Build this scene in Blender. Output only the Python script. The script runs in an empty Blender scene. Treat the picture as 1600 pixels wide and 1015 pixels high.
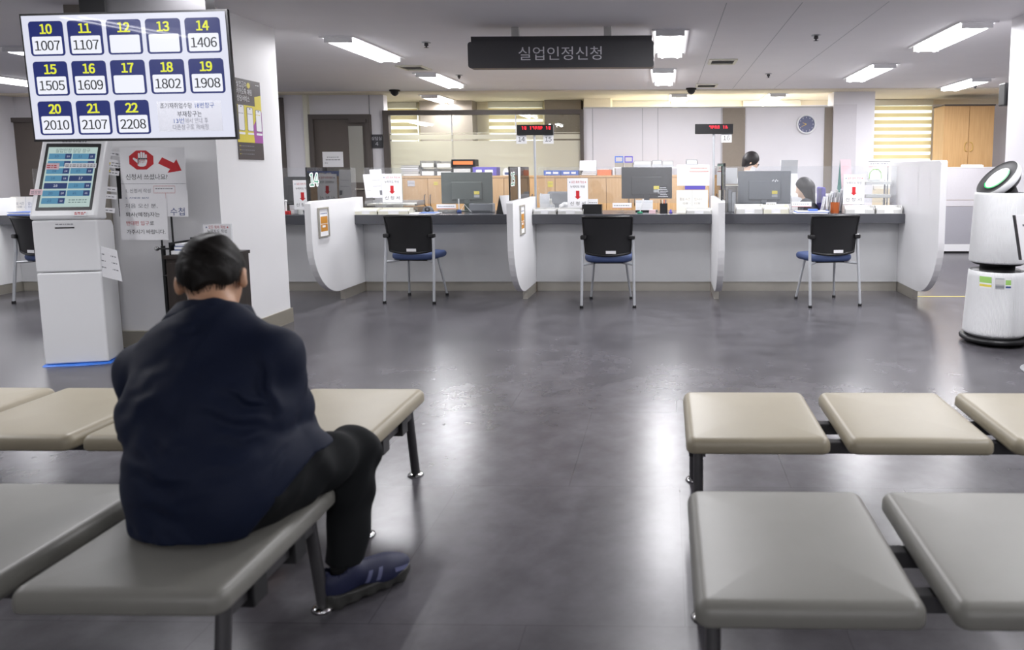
import bpy, bmesh, math, random
import numpy as np
from mathutils import Vector, Matrix

SC = bpy.context.scene
COL = SC.collection
rnd = random.Random(7)

# ------------------------------------------------------------------ camera
F_PX, CX, CY, EYE = 1123.0, 1018.0, 386.0, 1.28       # focal length and optical centre in 1600x1015 pixels, eye height


def _n(v):
    return v / np.linalg.norm(v)


_fy = _n(np.array([(1042 - CX) / F_PX, (265 - CY) / F_PX, 1.0]))
_dn = np.array([35 / F_PX, (F_PX * F_PX + (1042 - CX) * 35) / (CY - 265) / F_PX, 1.0])
_dn = _n(_dn - _fy * (_dn @ _fy))
_rt = _n(np.cross(-_dn, _fy))
if _rt[0] < 0:
    _rt = -_rt
RW = np.stack([_rt, _fy, -_dn])                        # camera axes -> world


def at(x, y, Y):
    """Point of the room at depth Y that the photograph shows at pixel x, y."""
    d = RW @ np.array([(x - CX) / F_PX, (y - CY) / F_PX, 1.0])
    return np.array([0, 0, EYE]) + d * (Y / d[1])


cam_d = bpy.data.cameras.new('camera')
cam = bpy.data.objects.new('camera', cam_d)
COL.objects.link(cam)
SC.camera = cam
cam_d.sensor_fit = 'HORIZONTAL'
cam_d.sensor_width = 36.0
cam_d.lens = 36.0 * F_PX / 1600.0
cam_d.shift_x = -(CX - 800.0) / 1600.0
cam_d.shift_y = -(507.5 - CY) / 1600.0
cam_d.clip_start = 0.05
cam_d.clip_end = 100
_m = Matrix.Identity(4)
for i in range(3):
    _m[i][0] = RW[i][0]
    _m[i][1] = -RW[i][1]
    _m[i][2] = -RW[i][2]
    _m[i][3] = (0, 0, EYE)[i]
cam.matrix_world = _m
cam_d.dof.use_dof = True
cam_d.dof.focus_distance = 7.2
cam_d.dof.aperture_fstop = 3.2

# ------------------------------------------------------------------ world, exposure
SKY_STRENGTH = 3.4
LAMP_POWER = 16.0      # one fluorescent tube
w = bpy.data.worlds.new('daylight')
SC.world = w
w.use_nodes = True
_bg = w.node_tree.nodes['Background']
_bg.inputs[0].default_value = (0.93, 0.97, 1.0, 1)
_bg.inputs[1].default_value = SKY_STRENGTH
w.cycles.sampling_method = 'NONE'
SC.view_settings.view_transform = 'Standard'
SC.view_settings.look = 'None'
SC.view_settings.gamma = 1.0
SC.view_settings.exposure = 0.45
SC.view_settings.use_curve_mapping = False
SC.cycles.max_bounces = 10
SC.cycles.diffuse_bounces = 5
SC.cycles.glossy_bounces = 4
SC.cycles.transparent_max_bounces = 16
SC.cycles.transmission_bounces = 8
SC.cycles.sample_clamp_indirect = 3.0
SC.cycles.caustics_reflective = False
SC.cycles.caustics_refractive = False


# ------------------------------------------------------------------ materials
def lin(h):
    h = h.lstrip('#')
    o = []
    for i in (0, 2, 4):
        c = int(h[i:i + 2], 16) / 255
        o.append(c / 12.92 if c <= 0.04045 else ((c + 0.055) / 1.055) ** 2.4)
    return (*o, 1.0)


def mat(name, col, rough=0.5, metal=0.0, spec=0.5, emit=None, es=0.0, var=0.04, scale=40.0, bump=0.0, bscale=200.0, coat=0.0, trans=0.0):
    """Principled material whose colour varies a little with a noise texture."""
    m = bpy.data.materials.new(name)
    m.use_nodes = True
    nt = m.node_tree
    p = nt.nodes['Principled BSDF']
    c = lin(col) if isinstance(col, str) else col
    p.inputs['Roughness'].default_value = rough
    p.inputs['Metallic'].default_value = metal
    p.inputs['Specular IOR Level'].default_value = spec
    p.inputs['Coat Weight'].default_value = coat
    p.inputs['Transmission Weight'].default_value = trans
    p.inputs['Base Color'].default_value = c
    tc = nt.nodes.new('ShaderNodeTexCoord')
    if var > 0:
        nz = nt.nodes.new('ShaderNodeTexNoise')
        nz.inputs['Scale'].default_value = scale
        nz.inputs['Detail'].default_value = 3
        nt.links.new(tc.outputs['Object'], nz.inputs['Vector'])
        mx = nt.nodes.new('ShaderNodeMix')
        mx.data_type = 'RGBA'
        mx.inputs[6].default_value = tuple(max(0, x * (1 - var)) for x in c[:3]) + (1,)
        mx.inputs[7].default_value = tuple(min(1, x * (1 + var)) for x in c[:3]) + (1,)
        nt.links.new(nz.outputs['Fac'], mx.inputs[0])
        nt.links.new(mx.outputs[2], p.inputs['Base Color'])
    if bump > 0:
        n2 = nt.nodes.new('ShaderNodeTexNoise')
        n2.inputs['Scale'].default_value = bscale
        nt.links.new(tc.outputs['Object'], n2.inputs['Vector'])
        b = nt.nodes.new('ShaderNodeBump')
        b.inputs['Strength'].default_value = bump
        b.inputs['Distance'].default_value = 0.002
        nt.links.new(n2.outputs['Fac'], b.inputs['Height'])
        nt.links.new(b.outputs[0], p.inputs['Normal'])
    if emit:
        p.inputs['Emission Color'].default_value = lin(emit)
        p.inputs['Emission Strength'].default_value = es
    return m


def glass(name, tint, refl=0.08, alpha=0.1, rough=0.0, film=(0.8, 0.8, 0.8, 1)):
    """Thin pane: mostly see-through, with a film of colour (alpha) and mirror reflection by angle."""
    m = bpy.data.materials.new(name)
    m.use_nodes = True
    nt = m.node_tree
    nt.nodes.remove(nt.nodes['Principled BSDF'])
    out = nt.nodes['Material Output']
    tr = nt.nodes.new('ShaderNodeBsdfTransparent')
    tr.inputs[0].default_value = tint
    df = nt.nodes.new('ShaderNodeBsdfDiffuse')
    df.inputs[0].default_value = film
    m1 = nt.nodes.new('ShaderNodeMixShader')
    m1.inputs[0].default_value = alpha
    tl = nt.nodes.new('ShaderNodeBsdfTranslucent')
    tl.inputs[0].default_value = film
    m0 = nt.nodes.new('ShaderNodeMixShader')
    m0.inputs[0].default_value = 0.45
    nt.links.new(df.outputs[0], m0.inputs[1])
    nt.links.new(tl.outputs[0], m0.inputs[2])
    nt.links.new(tr.outputs[0], m1.inputs[1])
    nt.links.new(m0.outputs[0], m1.inputs[2])
    gl = nt.nodes.new('ShaderNodeBsdfGlossy')
    gl.inputs['Roughness'].default_value = rough
    fr = nt.nodes.new('ShaderNodeLayerWeight')
    fr.inputs[0].default_value = 0.5
    pw_ = nt.nodes.new('ShaderNodeMath')
    pw_.operation = 'POWER'
    pw_.inputs[1].default_value = 4.0
    nt.links.new(fr.outputs['Facing'], pw_.inputs[0])
    mu = nt.nodes.new('ShaderNodeMath')
    mu.operation = 'MULTIPLY_ADD'
    mu.inputs[1].default_value = 0.6
    mu.inputs[2].default_value = refl
    mu.use_clamp = True
    nt.links.new(pw_.outputs[0], mu.inputs[0])
    m2 = nt.nodes.new('ShaderNodeMixShader')
    nt.links.new(mu.outputs[0], m2.inputs[0])
    nt.links.new(m1.outputs[0], m2.inputs[1])
    nt.links.new(gl.outputs[0], m2.inputs[2])
    nt.links.new(m2.outputs[0], out.inputs[0])
    return m


def floor_material():
    m = bpy.data.materials.new('grey_vinyl_floor')
    m.use_nodes = True
    nt = m.node_tree
    L = nt.links.new
    p = nt.nodes['Principled BSDF']
    tc = nt.nodes.new('ShaderNodeTexCoord')
    n1 = nt.nodes.new('ShaderNodeTexNoise')
    n1.inputs['Scale'].default_value = 1.5
    n1.inputs['Detail'].default_value = 9
    n1.inputs['Roughness'].default_value = 0.6
    n1.inputs['Distortion'].default_value = 0.6
    L(tc.outputs['Object'], n1.inputs['Vector'])
    n2 = nt.nodes.new('ShaderNodeTexNoise')
    n2.inputs['Scale'].default_value = 6
    n2.inputs['Detail'].default_value = 8
    n2.inputs['Roughness'].default_value = 0.6
    L(tc.outputs['Object'], n2.inputs['Vector'])
    ad = nt.nodes.new('ShaderNodeMath')
    ad.operation = 'MULTIPLY_ADD'
    ad.inputs[1].default_value = 0.6
    L(n2.outputs['Fac'], ad.inputs[0])
    hf = nt.nodes.new('ShaderNodeMath')
    hf.operation = 'MULTIPLY'
    hf.inputs[1].default_value = 0.5
    L(n1.outputs['Fac'], hf.inputs[0])
    L(hf.outputs[0], ad.inputs[2])
    cr = nt.nodes.new('ShaderNodeValToRGB')
    cr.color_ramp.elements[0].position = 0.30
    cr.color_ramp.elements[0].color = lin('#353337')
    cr.color_ramp.elements[1].position = 0.78
    cr.color_ramp.elements[1].color = lin('#605e63')
    L(ad.outputs[0], cr.inputs[0])
    # plank seams
    br = nt.nodes.new('ShaderNodeTexBrick')
    br.offset = 0.5
    br.inputs['Scale'].default_value = 1.0
    br.inputs['Mortar Size'].default_value = 0.0012
    br.inputs['Brick Width'].default_value = 0.9
    br.inputs['Row Height'].default_value = 0.9
    br.inputs['Color1'].default_value = (1, 1, 1, 1)
    br.inputs['Color2'].default_value = (0.93, 0.93, 0.93, 1)
    br.inputs['Mortar'].default_value = (0.55, 0.55, 0.55, 1)
    L(tc.outputs['Object'], br.inputs['Vector'])
    mx = nt.nodes.new('ShaderNodeMix')
    mx.data_type = 'RGBA'
    mx.blend_type = 'MULTIPLY'
    mx.inputs[0].default_value = 1.0
    L(cr.outputs[0], mx.inputs[6])
    L(br.outputs['Color'], mx.inputs[7])
    L(mx.outputs[2], p.inputs['Base Color'])
    p.inputs['Roughness'].default_value = 0.27
    p.inputs['Specular IOR Level'].default_value = 0.42
    n3 = nt.nodes.new('ShaderNodeTexNoise')
    n3.inputs['Scale'].default_value = 7
    n3.inputs['Detail'].default_value = 3
    L(tc.outputs['Object'], n3.inputs['Vector'])
    b = nt.nodes.new('ShaderNodeBump')
    b.inputs['Strength'].default_value = 0.10
    b.inputs['Distance'].default_value = 0.004
    L(n3.outputs['Fac'], b.inputs['Height'])
    L(b.outputs[0], p.inputs['Normal'])
    return m


def wood_material(name, c1, c2, axis=2):
    m = mat(name, c1, 0.45, var=0)
    nt = m.node_tree
    p = nt.nodes['Principled BSDF']
    tc = nt.nodes['Texture Coordinate']
    mp = nt.nodes.new('ShaderNodeMapping')
    s = [14, 14, 14]
    s[axis] = 0.8
    mp.inputs['Scale'].default_value = s
    nz = nt.nodes.new('ShaderNodeTexNoise')
    nz.inputs['Scale'].default_value = 3
    nz.inputs['Detail'].default_value = 6
    cr = nt.nodes.new('ShaderNodeValToRGB')
    cr.color_ramp.elements[0].position = 0.3
    cr.color_ramp.elements[0].color = lin(c2)
    cr.color_ramp.elements[1].position = 0.7
    cr.color_ramp.elements[1].color = lin(c1)
    nt.links.new(tc.outputs['Object'], mp.inputs[0])
    nt.links.new(mp.outputs[0], nz.inputs['Vector'])
    nt.links.new(nz.outputs['Fac'], cr.inputs[0])
    nt.links.new(cr.outputs[0], p.inputs['Base Color'])
    return m


def blind_material(name, col, see):
    m = bpy.data.materials.new(name)
    m.use_nodes = True
    nt = m.node_tree
    nt.nodes.remove(nt.nodes['Principled BSDF'])
    out = nt.nodes['Material Output']
    df = nt.nodes.new('ShaderNodeBsdfDiffuse')
    tl = nt.nodes.new('ShaderNodeBsdfTranslucent')
    nz = nt.nodes.new('ShaderNodeTexNoise')
    nz.inputs['Scale'].default_value = 300
    mx = nt.nodes.new('ShaderNodeMix')
    mx.data_type = 'RGBA'
    c = lin(col)
    mx.inputs[6].default_value = tuple(x * 0.94 for x in c[:3]) + (1,)
    mx.inputs[7].default_value = c
    nt.links.new(nz.outputs['Fac'], mx.inputs[0])
    nt.links.new(mx.outputs[2], df.inputs[0])
    nt.links.new(mx.outputs[2], tl.inputs[0])
    ms = nt.nodes.new('ShaderNodeMixShader')
    ms.inputs[0].default_value = see
    nt.links.new(df.outputs[0], ms.inputs[1])
    nt.links.new(tl.outputs[0], ms.inputs[2])
    nt.links.new(ms.outputs[0], out.inputs[0])
    return m


M = {}
M['floor'] = floor_material()
M['ceiling'] = mat('ceiling_board_paint', '#e9e7e9', 0.8, var=0.03, scale=3)
M['ceiling_cream'] = mat('cream_rear_surface', '#efe6cf', 0.8, var=0.03, scale=3)  # one cream tone for the rear ceiling, window wall and pier
M['wall'] = mat('pale_lilac_grey_wall_panel', '#e1dfe3', 0.6, var=0.02, scale=4)
M['column'] = mat('white_column_paint', '#e9e9ea', 0.55, var=0.02, scale=4)
M['taupe'] = mat('taupe_wall_covering', '#8f8579', 0.7, var=0.06, scale=30)
M['tan'] = mat('tan_wall_covering', '#9a948a', 0.7, var=0.05, scale=30)
M['base'] = mat('grey_baseboard', '#8d887c', 0.4, var=0.04, scale=20)
M['wall_dark'] = mat('rear_wall_paint', '#b9b6b4', 0.8, var=0.02, scale=3)
M['white'] = mat('white_laminate', '#eeeeef', 0.35, var=0.015, scale=6)
M['white_gloss'] = mat('white_plastic', '#e9eaeb', 0.28, var=0.01, scale=8)
M['paper'] = mat('white_paper', '#f2f2f4', 0.8, var=0.02, scale=60)
M['paper_warm'] = mat('cream_paper', '#ece9df', 0.8, var=0.03, scale=60)
M['ink'] = mat('black_ink', '#1a1a1c', 0.7, var=0.05)
M['ink_grey'] = mat('grey_ink', '#7c7c82', 0.7, var=0.05)
M['ink_blue'] = mat('blue_ink', '#3a4f86', 0.7, var=0.05)
M['ink_red'] = mat('red_ink', '#b8262a', 0.7, var=0.05)
M['red'] = mat('signal_red_print', '#c3222a', 0.6, var=0.04)
M['grey_lam'] = mat('grey_laminate', '#c9cacb', 0.5, var=0.03, scale=8)
M['granite'] = mat('dark_granite', '#4b4c51', 0.25, var=0.45, scale=420)
M['steel'] = mat('brushed_steel', '#b9b5ab', 0.34, metal=0.55, var=0.1, scale=5)
M['silver'] = mat('silver_paint_tube', '#c4c7cb', 0.35, metal=0.35, var=0.03)
M['dark_steel'] = mat('dark_grey_powder_coat', '#4a494b', 0.45, metal=0.3, var=0.05)
M['chrome'] = mat('chrome', '#c8c8c8', 0.12, metal=1.0, var=0.02)
M['black'] = mat('black_plastic', '#151517', 0.4, var=0.08)
M['black_matte'] = mat('black_matte', '#101012', 0.7, var=0.1)
M['mesh'] = mat('black_mesh_fabric', '#1d1d20', 0.75, var=0.35, scale=350, bump=0.4, bscale=700)
M['blue_seat'] = mat('blue_seat_fabric', '#3d4d76', 0.7, var=0.12, scale=200, bump=0.2)
M['beige'] = mat('beige_vinyl', '#958d7a', 0.42, var=0.04, scale=14, bump=0.12, bscale=260)
M['greyvinyl'] = mat('grey_vinyl', '#797872', 0.42, var=0.04, scale=14, bump=0.12, bscale=260)
M['note_thin'] = glass('thin_backlit_paper', (0.93, 0.93, 0.93, 1), 0.02, 0.35, 0.5, film=(0.85, 0.85, 0.87, 1))
M['door'] = mat('dark_taupe_door', '#5d554f', 0.55, var=0.04, scale=20)
M['frame_dark'] = mat('dark_taupe_frame', '#554e4a', 0.5, var=0.04)
M['sign'] = mat('charcoal_sign', '#39393d', 0.45, var=0.04)
M['sign_text'] = mat('silver_lettering', '#c9c9cf', 0.5, var=0.02)
M['wood'] = wood_material('light_oak_veneer', '#d8b183', '#caa06d')
M['wood2'] = wood_material('beech_veneer', '#d3ab78', '#c59c69')
M['dark_wood'] = wood_material('dark_brown_wood', '#37302c', '#2a2421')
M['glass'] = glass('clear_glass', (0.97, 0.98, 0.97, 1), 0.06, 0.03)
M['acrylic'] = glass('clear_acrylic', (0.97, 0.98, 0.99, 1), 0.05, 0.06)
M['tint'] = glass('smoked_glass', (0.22, 0.21, 0.21, 1), 0.10, 0.12, film=(0.06, 0.06, 0.065, 1))
M['frost'] = glass('frosted_film', (0.75, 0.74, 0.66, 1), 0.03, 0.72, 0.2, film=(0.92, 0.9, 0.8, 1))
M['blind_cream'] = blind_material('cream_blind_band', '#e3d3a2', 0.22)
M['blind_sheer'] = blind_material('sheer_blind_band', '#fdfbf2', 0.92)
M['tube'] = mat('fluorescent_tube', '#ffffff', 0.4, emit='#fbfaff', es=5.0, var=0.01)
M['tube'].cycles.emission_sampling = 'NONE'
M['reflector'] = mat('white_enamel_reflector', '#f4f4f4', 0.3, var=0.01)
M['red_led'] = mat('red_led', '#ff2030', 0.5, emit='#ff1c2c', es=2.2, var=0.01)
M['red_led'].cycles.emission_sampling = 'NONE'
M['yellow'] = mat('yellow_paper', '#e0cf52', 0.7)
M['purple'] = mat('purple_card', '#5f55b4', 0.6)
M['blue_box'] = mat('blue_card', '#4f72c4', 0.6)
M['orange'] = mat('orange_plastic', '#e07a45', 0.5)
M['brown_cup'] = mat('amber_brown_plastic', '#a8531f', 0.4)
M['green'] = mat('green_card', '#2e7d74', 0.6)
M['lime'] = mat('lime_green_strap', '#9ccb6b', 0.6)
M['pink'] = mat('pink_paper', '#e6c6cd', 0.7)
M['grey_plastic'] = mat('grey_plastic', '#85888c', 0.5)
M['mid_grey'] = mat('mid_grey_plastic', '#a9abae', 0.5)
M['light_grey'] = mat('light_grey_plastic', '#cdcdca', 0.5)
M['cream_plastic'] = mat('cream_plastic', '#dedccb', 0.5)
M['mon_back'] = mat('dark_grey_green_monitor_shell', '#4d5550', 0.45)
M['mon_black'] = mat('black_monitor_shell', '#222427', 0.4)
M['mon_grey'] = mat('grey_monitor_shell', '#6d7176', 0.5)
M['trans_tray'] = glass('smoky_clear_tray', (0.8, 0.8, 0.8, 1), 0.08, 0.4, 0.1, film=(0.6, 0.61, 0.61, 1))
M['blue_mat'] = mat('blue_plastic_sheet', '#2f6fd0', 0.35)
M['fabric_grey'] = mat('grey_screen_fabric', '#a3a2a9', 0.85, var=0.05, scale=90)
M['screen_pale'] = mat('pale_grey_screen_panel', '#cfccd0', 0.6)
M['clock_face'] = mat('blue_grey_clock_dial', '#5d617e', 0.5)
M['gold'] = mat('gold_print', '#c9a85a', 0.4, metal=0.3)
M['ylw_num'] = mat('yellow_tape', '#c9b95e', 0.6)
M['placard'] = mat('orange_placard_print', '#c98a2f', 0.5)
M['green_num'] = mat('green_numeral', '#2f8f6b', 0.5)


def screen(name, col, es):
    m = mat(name, col, 0.15, var=0.0, spec=0.5)
    p = m.node_tree.nodes['Principled BSDF']
    p.inputs['Emission Color'].default_value = lin(col)
    p.inputs['Emission Strength'].default_value = es
    p.inputs['Base Color'].default_value = (0.02, 0.02, 0.02, 1)
    p.inputs['Roughness'].default_value = 0.04
    p.inputs['Specular IOR Level'].default_value = 0.06
    m.cycles.emission_sampling = 'NONE'
    return m


M['scr_white'] = screen('lit_screen_white', '#e0e2f2', 0.72)
M['scr_navy'] = screen('lit_screen_navy', '#1f2b6e', 0.7)
M['scr_yellow'] = screen('lit_screen_yellow', '#e6ea3c', 0.75)
M['scr_black'] = screen('lit_screen_black', '#15161c', 0.8)
M['scr_cell'] = screen('lit_screen_cell_white', '#eceef8', 0.76)
M['scr_cyan'] = screen('kiosk_screen_pale_cyan', '#b8cdc9', 0.66)
M['scr_btn'] = screen('kiosk_screen_blue', '#5b93b4', 0.6)
M['scr_btn2'] = screen('kiosk_screen_dark_blue', '#2c3a63', 0.8)
M['scr_txt'] = screen('kiosk_screen_grey_text', '#5c6f70', 0.7)
M['led_green'] = screen('green_light_ring', '#2fc46a', 1.6)
M['scr_glow'] = screen('green_screen_glow', '#37604f', 0.6)


# ------------------------------------------------------------------ geometry helpers
_tcache = {}


def text_geo(s, align='CENTER'):
    k = (s, align)
    if k in _tcache:
        return _tcache[k]
    c = bpy.data.curves.new('lettering', 'FONT')
    c.body = s
    c.align_x = align
    c.align_y = 'CENTER'
    c.resolution_u = 3
    o = bpy.data.objects.new('lettering', c)
    COL.objects.link(o)
    dg = bpy.context.evaluated_depsgraph_get()
    dg.update()
    e = o.evaluated_get(dg)
    me = e.to_mesh()
    vs = [(v.co.x, v.co.y) for v in me.vertices]
    fs = [tuple(p.vertices) for p in me.polygons]
    e.to_mesh_clear()
    bpy.data.objects.remove(o)
    bpy.data.curves.remove(c)
    _tcache[k] = (vs, fs)
    return vs, fs


class MB:
    """Collects shapes and links them as one mesh object."""

    def __init__(self):
        self.v, self.f, self.m, self.s, self.mats = [], [], [], [], []
        self.M = Matrix.Identity(4)

    def frame(self, o=(0, 0, 0), u=(1, 0, 0), v=(0, 0, 1)):
        """Local axes u, v and n = u x v at o: flat work is drawn in u, v and raised along n."""
        u = Vector(u).normalized()
        v = Vector(v).normalized()
        n = u.cross(v)
        m = Matrix.Identity(4)
        for i in range(3):
            m[i][0], m[i][1], m[i][2], m[i][3] = u[i], v[i], n[i], o[i]
        self.M = m
        return self

    def mi(self, m):
        if isinstance(m, str):
            m = M[m]
        if m not in self.mats:
            self.mats.append(m)
        return self.mats.index(m)

    def add(self, vs, fs, m, smooth=False):
        b = len(self.v)
        mi = self.mi(m)
        self.v += [tuple(self.M @ Vector(p)) for p in vs]
        for f in fs:
            self.f.append(tuple(i + b for i in f))
            self.m.append(mi)
            self.s.append(smooth)
        return self

    def box(self, a, b, m):
        x0, y0, z0 = [min(a[i], b[i]) for i in range(3)]
        x1, y1, z1 = [max(a[i], b[i]) for i in range(3)]
        vs = [(x0, y0, z0), (x1, y0, z0), (x1, y1, z0), (x0, y1, z0), (x0, y0, z1), (x1, y0, z1), (x1, y1, z1), (x0, y1, z1)]
        return self.add(vs, [(0, 3, 2, 1), (4, 5, 6, 7), (0, 1, 5, 4), (1, 2, 6, 5), (2, 3, 7, 6), (3, 0, 4, 7)], m)

    def rect(self, u0, v0, u1, v1, n, m):
        return self.add([(u0, v0, n), (u1, v0, n), (u1, v1, n), (u0, v1, n)], [(0, 1, 2, 3)], m)

    def poly(self, pts, n, m):
        return self.add([(x, y, n) for x, y in pts], [tuple(range(len(pts)))], m)

    def rrect(self, u0, v0, u1, v1, r, n, m, seg=5):
        pts = []
        for cx, cy, a0 in ((u1 - r, v1 - r, 0), (u0 + r, v1 - r, 90), (u0 + r, v0 + r, 180), (u1 - r, v0 + r, 270)):
            for k in range(seg + 1):
                a = math.radians(a0 + 90 * k / seg)
                pts.append((cx + r * math.cos(a), cy + r * math.sin(a)))
        return self.poly(pts, n, m)

    def text(self, s, u, v, size, n, m, align='CENTER', sx=1.0, wide=None):
        vs, fs = text_geo(s, align)
        if not vs:
            return self
        if wide:
            wd = max(x for x, y in vs) - min(x for x, y in vs)
            sx = wide / (wd * size)
        return self.add([(u + x * size * sx, v + y * size, n) for x, y in vs], fs, m)

    def digits(self, s, u, v, size, n, m, wide, adv=0.6):
        """A number in upright sans figures, centred at u, v and wide metres across."""
        k = len(s)
        full = (k - 1) * adv + 0.5
        f = wide / (full * size)
        for i, c in enumerate(s):
            vs, fs = text_geo(chr(ord(c) + 0xFEE0))
            x0 = (min(x for x, y in vs) + max(x for x, y in vs)) / 2
            y0 = (min(y for x, y in vs) + max(y for x, y in vs)) / 2
            hx = (i - (k - 1) / 2) * adv * size * f
            self.add([(u + hx + (x - x0) * size * f, v + (y - y0) * size, n) for x, y in vs], fs, m)
        return self

    def prism(self, pts, n0, n1, m, smooth=False):
        k = len(pts)
        vs = [(x, y, n0) for x, y in pts] + [(x, y, n1) for x, y in pts]
        self.add(vs, [tuple(range(k))[::-1], tuple(range(k, 2 * k))], m)
        b = len(self.v) - 2 * k
        mi = self.mi(m)
        for i in range(k):
            j = (i + 1) % k
            self.f.append((b + i, b + j, b + k + j, b + k + i))
            self.m.append(mi)
            self.s.append(smooth)
        return self

    def tube(self, pts, r, m, seg=12, caps=True):
        pts = [Vector(p) for p in pts]
        rs = r if isinstance(r, (list, tuple)) else [r] * len(pts)
        rings = []
        up = None
        for i, p in enumerate(pts):
            d = (pts[min(i + 1, len(pts) - 1)] - pts[max(i - 1, 0)]).normalized()
            if up is None:
                up = Vector((0, 0, 1)) if abs(d.z) < 0.9 else Vector((0, 1, 0))
            a = d.cross(up).normalized()
            b = a.cross(d).normalized()
            up = b
            rings.append([p + (a * math.cos(t) + b * math.sin(t)) * rs[i] for t in [2 * math.pi * k / seg for k in range(seg)]])
        vs = [tuple(q) for g in rings for q in g]
        fs = []
        for i in range(len(rings) - 1):
            for k in range(seg):
                l = (k + 1) % seg
                fs.append((i * seg + k, i * seg + l, (i + 1) * seg + l, (i + 1) * seg + k))
        self.add(vs, fs, m, True)
        if caps:
            n = len(rings)
            self.add([tuple(q) for q in rings[0]], [tuple(range(seg))[::-1]], m)
            self.add([tuple(q) for q in rings[-1]], [tuple(range(seg))], m)
        return self

    def lathe(self, prof, m, seg=48, c=(0, 0, 0), smooth=True):
        """prof: (radius, height) pairs around the local third axis."""
        vs, fs = [], []
        for r, z in prof:
            for k in range(seg):
                a = 2 * math.pi * k / seg
                vs.append((c[0] + r * math.cos(a), c[1] + r * math.sin(a), c[2] + z))
        for i in range(len(prof) - 1):
            for k in range(seg):
                l = (k + 1) % seg
                fs.append((i * seg + k, i * seg + l, (i + 1) * seg + l, (i + 1) * seg + k))
        return self.add(vs, fs, m, smooth)

    def obj(self, name, parent=None, loc=(0, 0, 0), rotz=0.0, bevel=0.0, seg=2, smooth=False):
        me = bpy.data.meshes.new(name)
        me.from_pydata(self.v, [], self.f)
        for m in self.mats:
            me.materials.append(m)
        me.polygons.foreach_set('material_index', self.m)
        me.polygons.foreach_set('use_smooth', [bool(x or smooth) for x in self.s])
        me.update()
        o = bpy.data.objects.new(name, me)
        COL.objects.link(o)
        o.location = loc
        o.rotation_euler = (0, 0, rotz)
        if parent:
            o.parent = parent
        if bevel > 0:
            b = o.modifiers.new('edges', 'BEVEL')
            b.width = bevel
            b.segments = seg
            b.limit_method = 'ANGLE'
            b.angle_limit = math.radians(40)
        return o


def tag(o, label, cat, group=None, kind=None):
    o['label'] = label
    o['category'] = cat
    if group:
        o['group'] = group
    if kind:
        o['kind'] = kind
    return o


def struct(o):
    o['kind'] = 'structure'
    return o


def thing(name, label, cat, loc=(0, 0, 0), rotz=0.0, group=None):
    o = bpy.data.objects.new(name, None)
    o.empty_display_size = 0.1
    COL.objects.link(o)
    o.location = loc
    o.rotation_euler = (0, 0, rotz)
    return tag(o, label, cat, group)


def copy_tree(o, parent=None):
    kids = list(o.children)
    c = o.copy()
    COL.objects.link(c)
    c.parent = parent
    for k in kids:
        copy_tree(k, c)
    return c


def dup(root, label, loc, rotz=0.0, group=None):
    c = copy_tree(root)
    c.location = loc
    c.rotation_euler = (0, 0, rotz)
    c['label'] = label
    if group:
        c['group'] = group
    return c


def bx(name, a, b, m, parent=None, bevel=0.0, seg=2):
    """A box given in the parent's space, origin at its base centre."""
    c = ((a[0] + b[0]) / 2, (a[1] + b[1]) / 2, min(a[2], b[2]))
    q = MB().box([a[i] - c[i] for i in range(3)], [b[i] - c[i] for i in range(3)], m)
    return q.obj(name, parent, c, bevel=bevel, seg=seg)


# signed-distance modelling for bodies and clothes
def surface(fn, lo, hi, h):
    """Naive surface nets of fn (negative inside) over a box: vertices and quads."""
    lo = np.array(lo, float)
    hi = np.array(hi, float)
    n = np.maximum(np.ceil((hi - lo) / h).astype(int) + 1, 4)
    ax = [lo[i] + h * np.arange(n[i]) for i in range(3)]
    g = np.stack(np.meshgrid(*ax, indexing='ij'), -1).reshape(-1, 3)
    v = np.concatenate([fn(c) for c in np.array_split(g, max(1, len(g) // 200000))]).reshape(n)
    s = v < 0
    cs = [s[i:n[0] - 1 + i, j:n[1] - 1 + j, k:n[2] - 1 + k] for i in (0, 1) for j in (0, 1) for k in (0, 1)]
    cnt = sum(c.astype(int) for c in cs)
    act = (cnt > 0) & (cnt < 8)
    idx = -np.ones(act.shape, int)
    cells = np.argwhere(act)
    idx[act] = np.arange(len(cells))
    acc = np.zeros((len(cells), 3))
    num = np.zeros(len(cells))
    cor = [(i, j, k) for i in (0, 1) for j in (0, 1) for k in (0, 1)]
    for a in range(8):
        for b in range(a + 1, 8):
            d = np.abs(np.array(cor[a]) - np.array(cor[b])).sum()
            if d != 1:
                continue
            va = v[tuple((cells + cor[a]).T)]
            vb = v[tuple((cells + cor[b]).T)]
            x = (va < 0) != (vb < 0)
            t = np.where(x, va / np.where(x, va - vb, 1), 0)
            p = np.array(cor[a]) + t[:, None] * (np.array(cor[b]) - np.array(cor[a]))
            acc += np.where(x[:, None], p, 0)
            num += x
    P = lo + h * (cells + acc / num[:, None])
    F = []
    for d in range(3):
        e = [0, 0, 0]
        e[d] = 1
        u, w_ = (d + 1) % 3, (d + 2) % 3
        sl0 = [slice(0, n[i] - 1) if i == d else slice(1, n[i] - 1) for i in range(3)]
        sl1 = [slice(1, n[i]) if i == d else slice(1, n[i] - 1) for i in range(3)]
        A, B = s[tuple(sl0)], s[tuple(sl1)]
        for flag, flip in ((A & ~B, False), (~A & B, True)):
            q = np.argwhere(flag)
            if not len(q):
                continue
            off = np.array([0 if i == d else 1 for i in range(3)])
            base = q + off
            du = np.zeros(3, int)
            du[u] = 1
            dw = np.zeros(3, int)
            dw[w_] = 1
            quad = [idx[tuple((base - du - dw).T)], idx[tuple((base - dw).T)], idx[tuple(base.T)], idx[tuple((base - du).T)]]
            if flip:
                quad = quad[::-1]
            F.append(np.stack(quad, 1))
    return P, np.concatenate(F)


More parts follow.
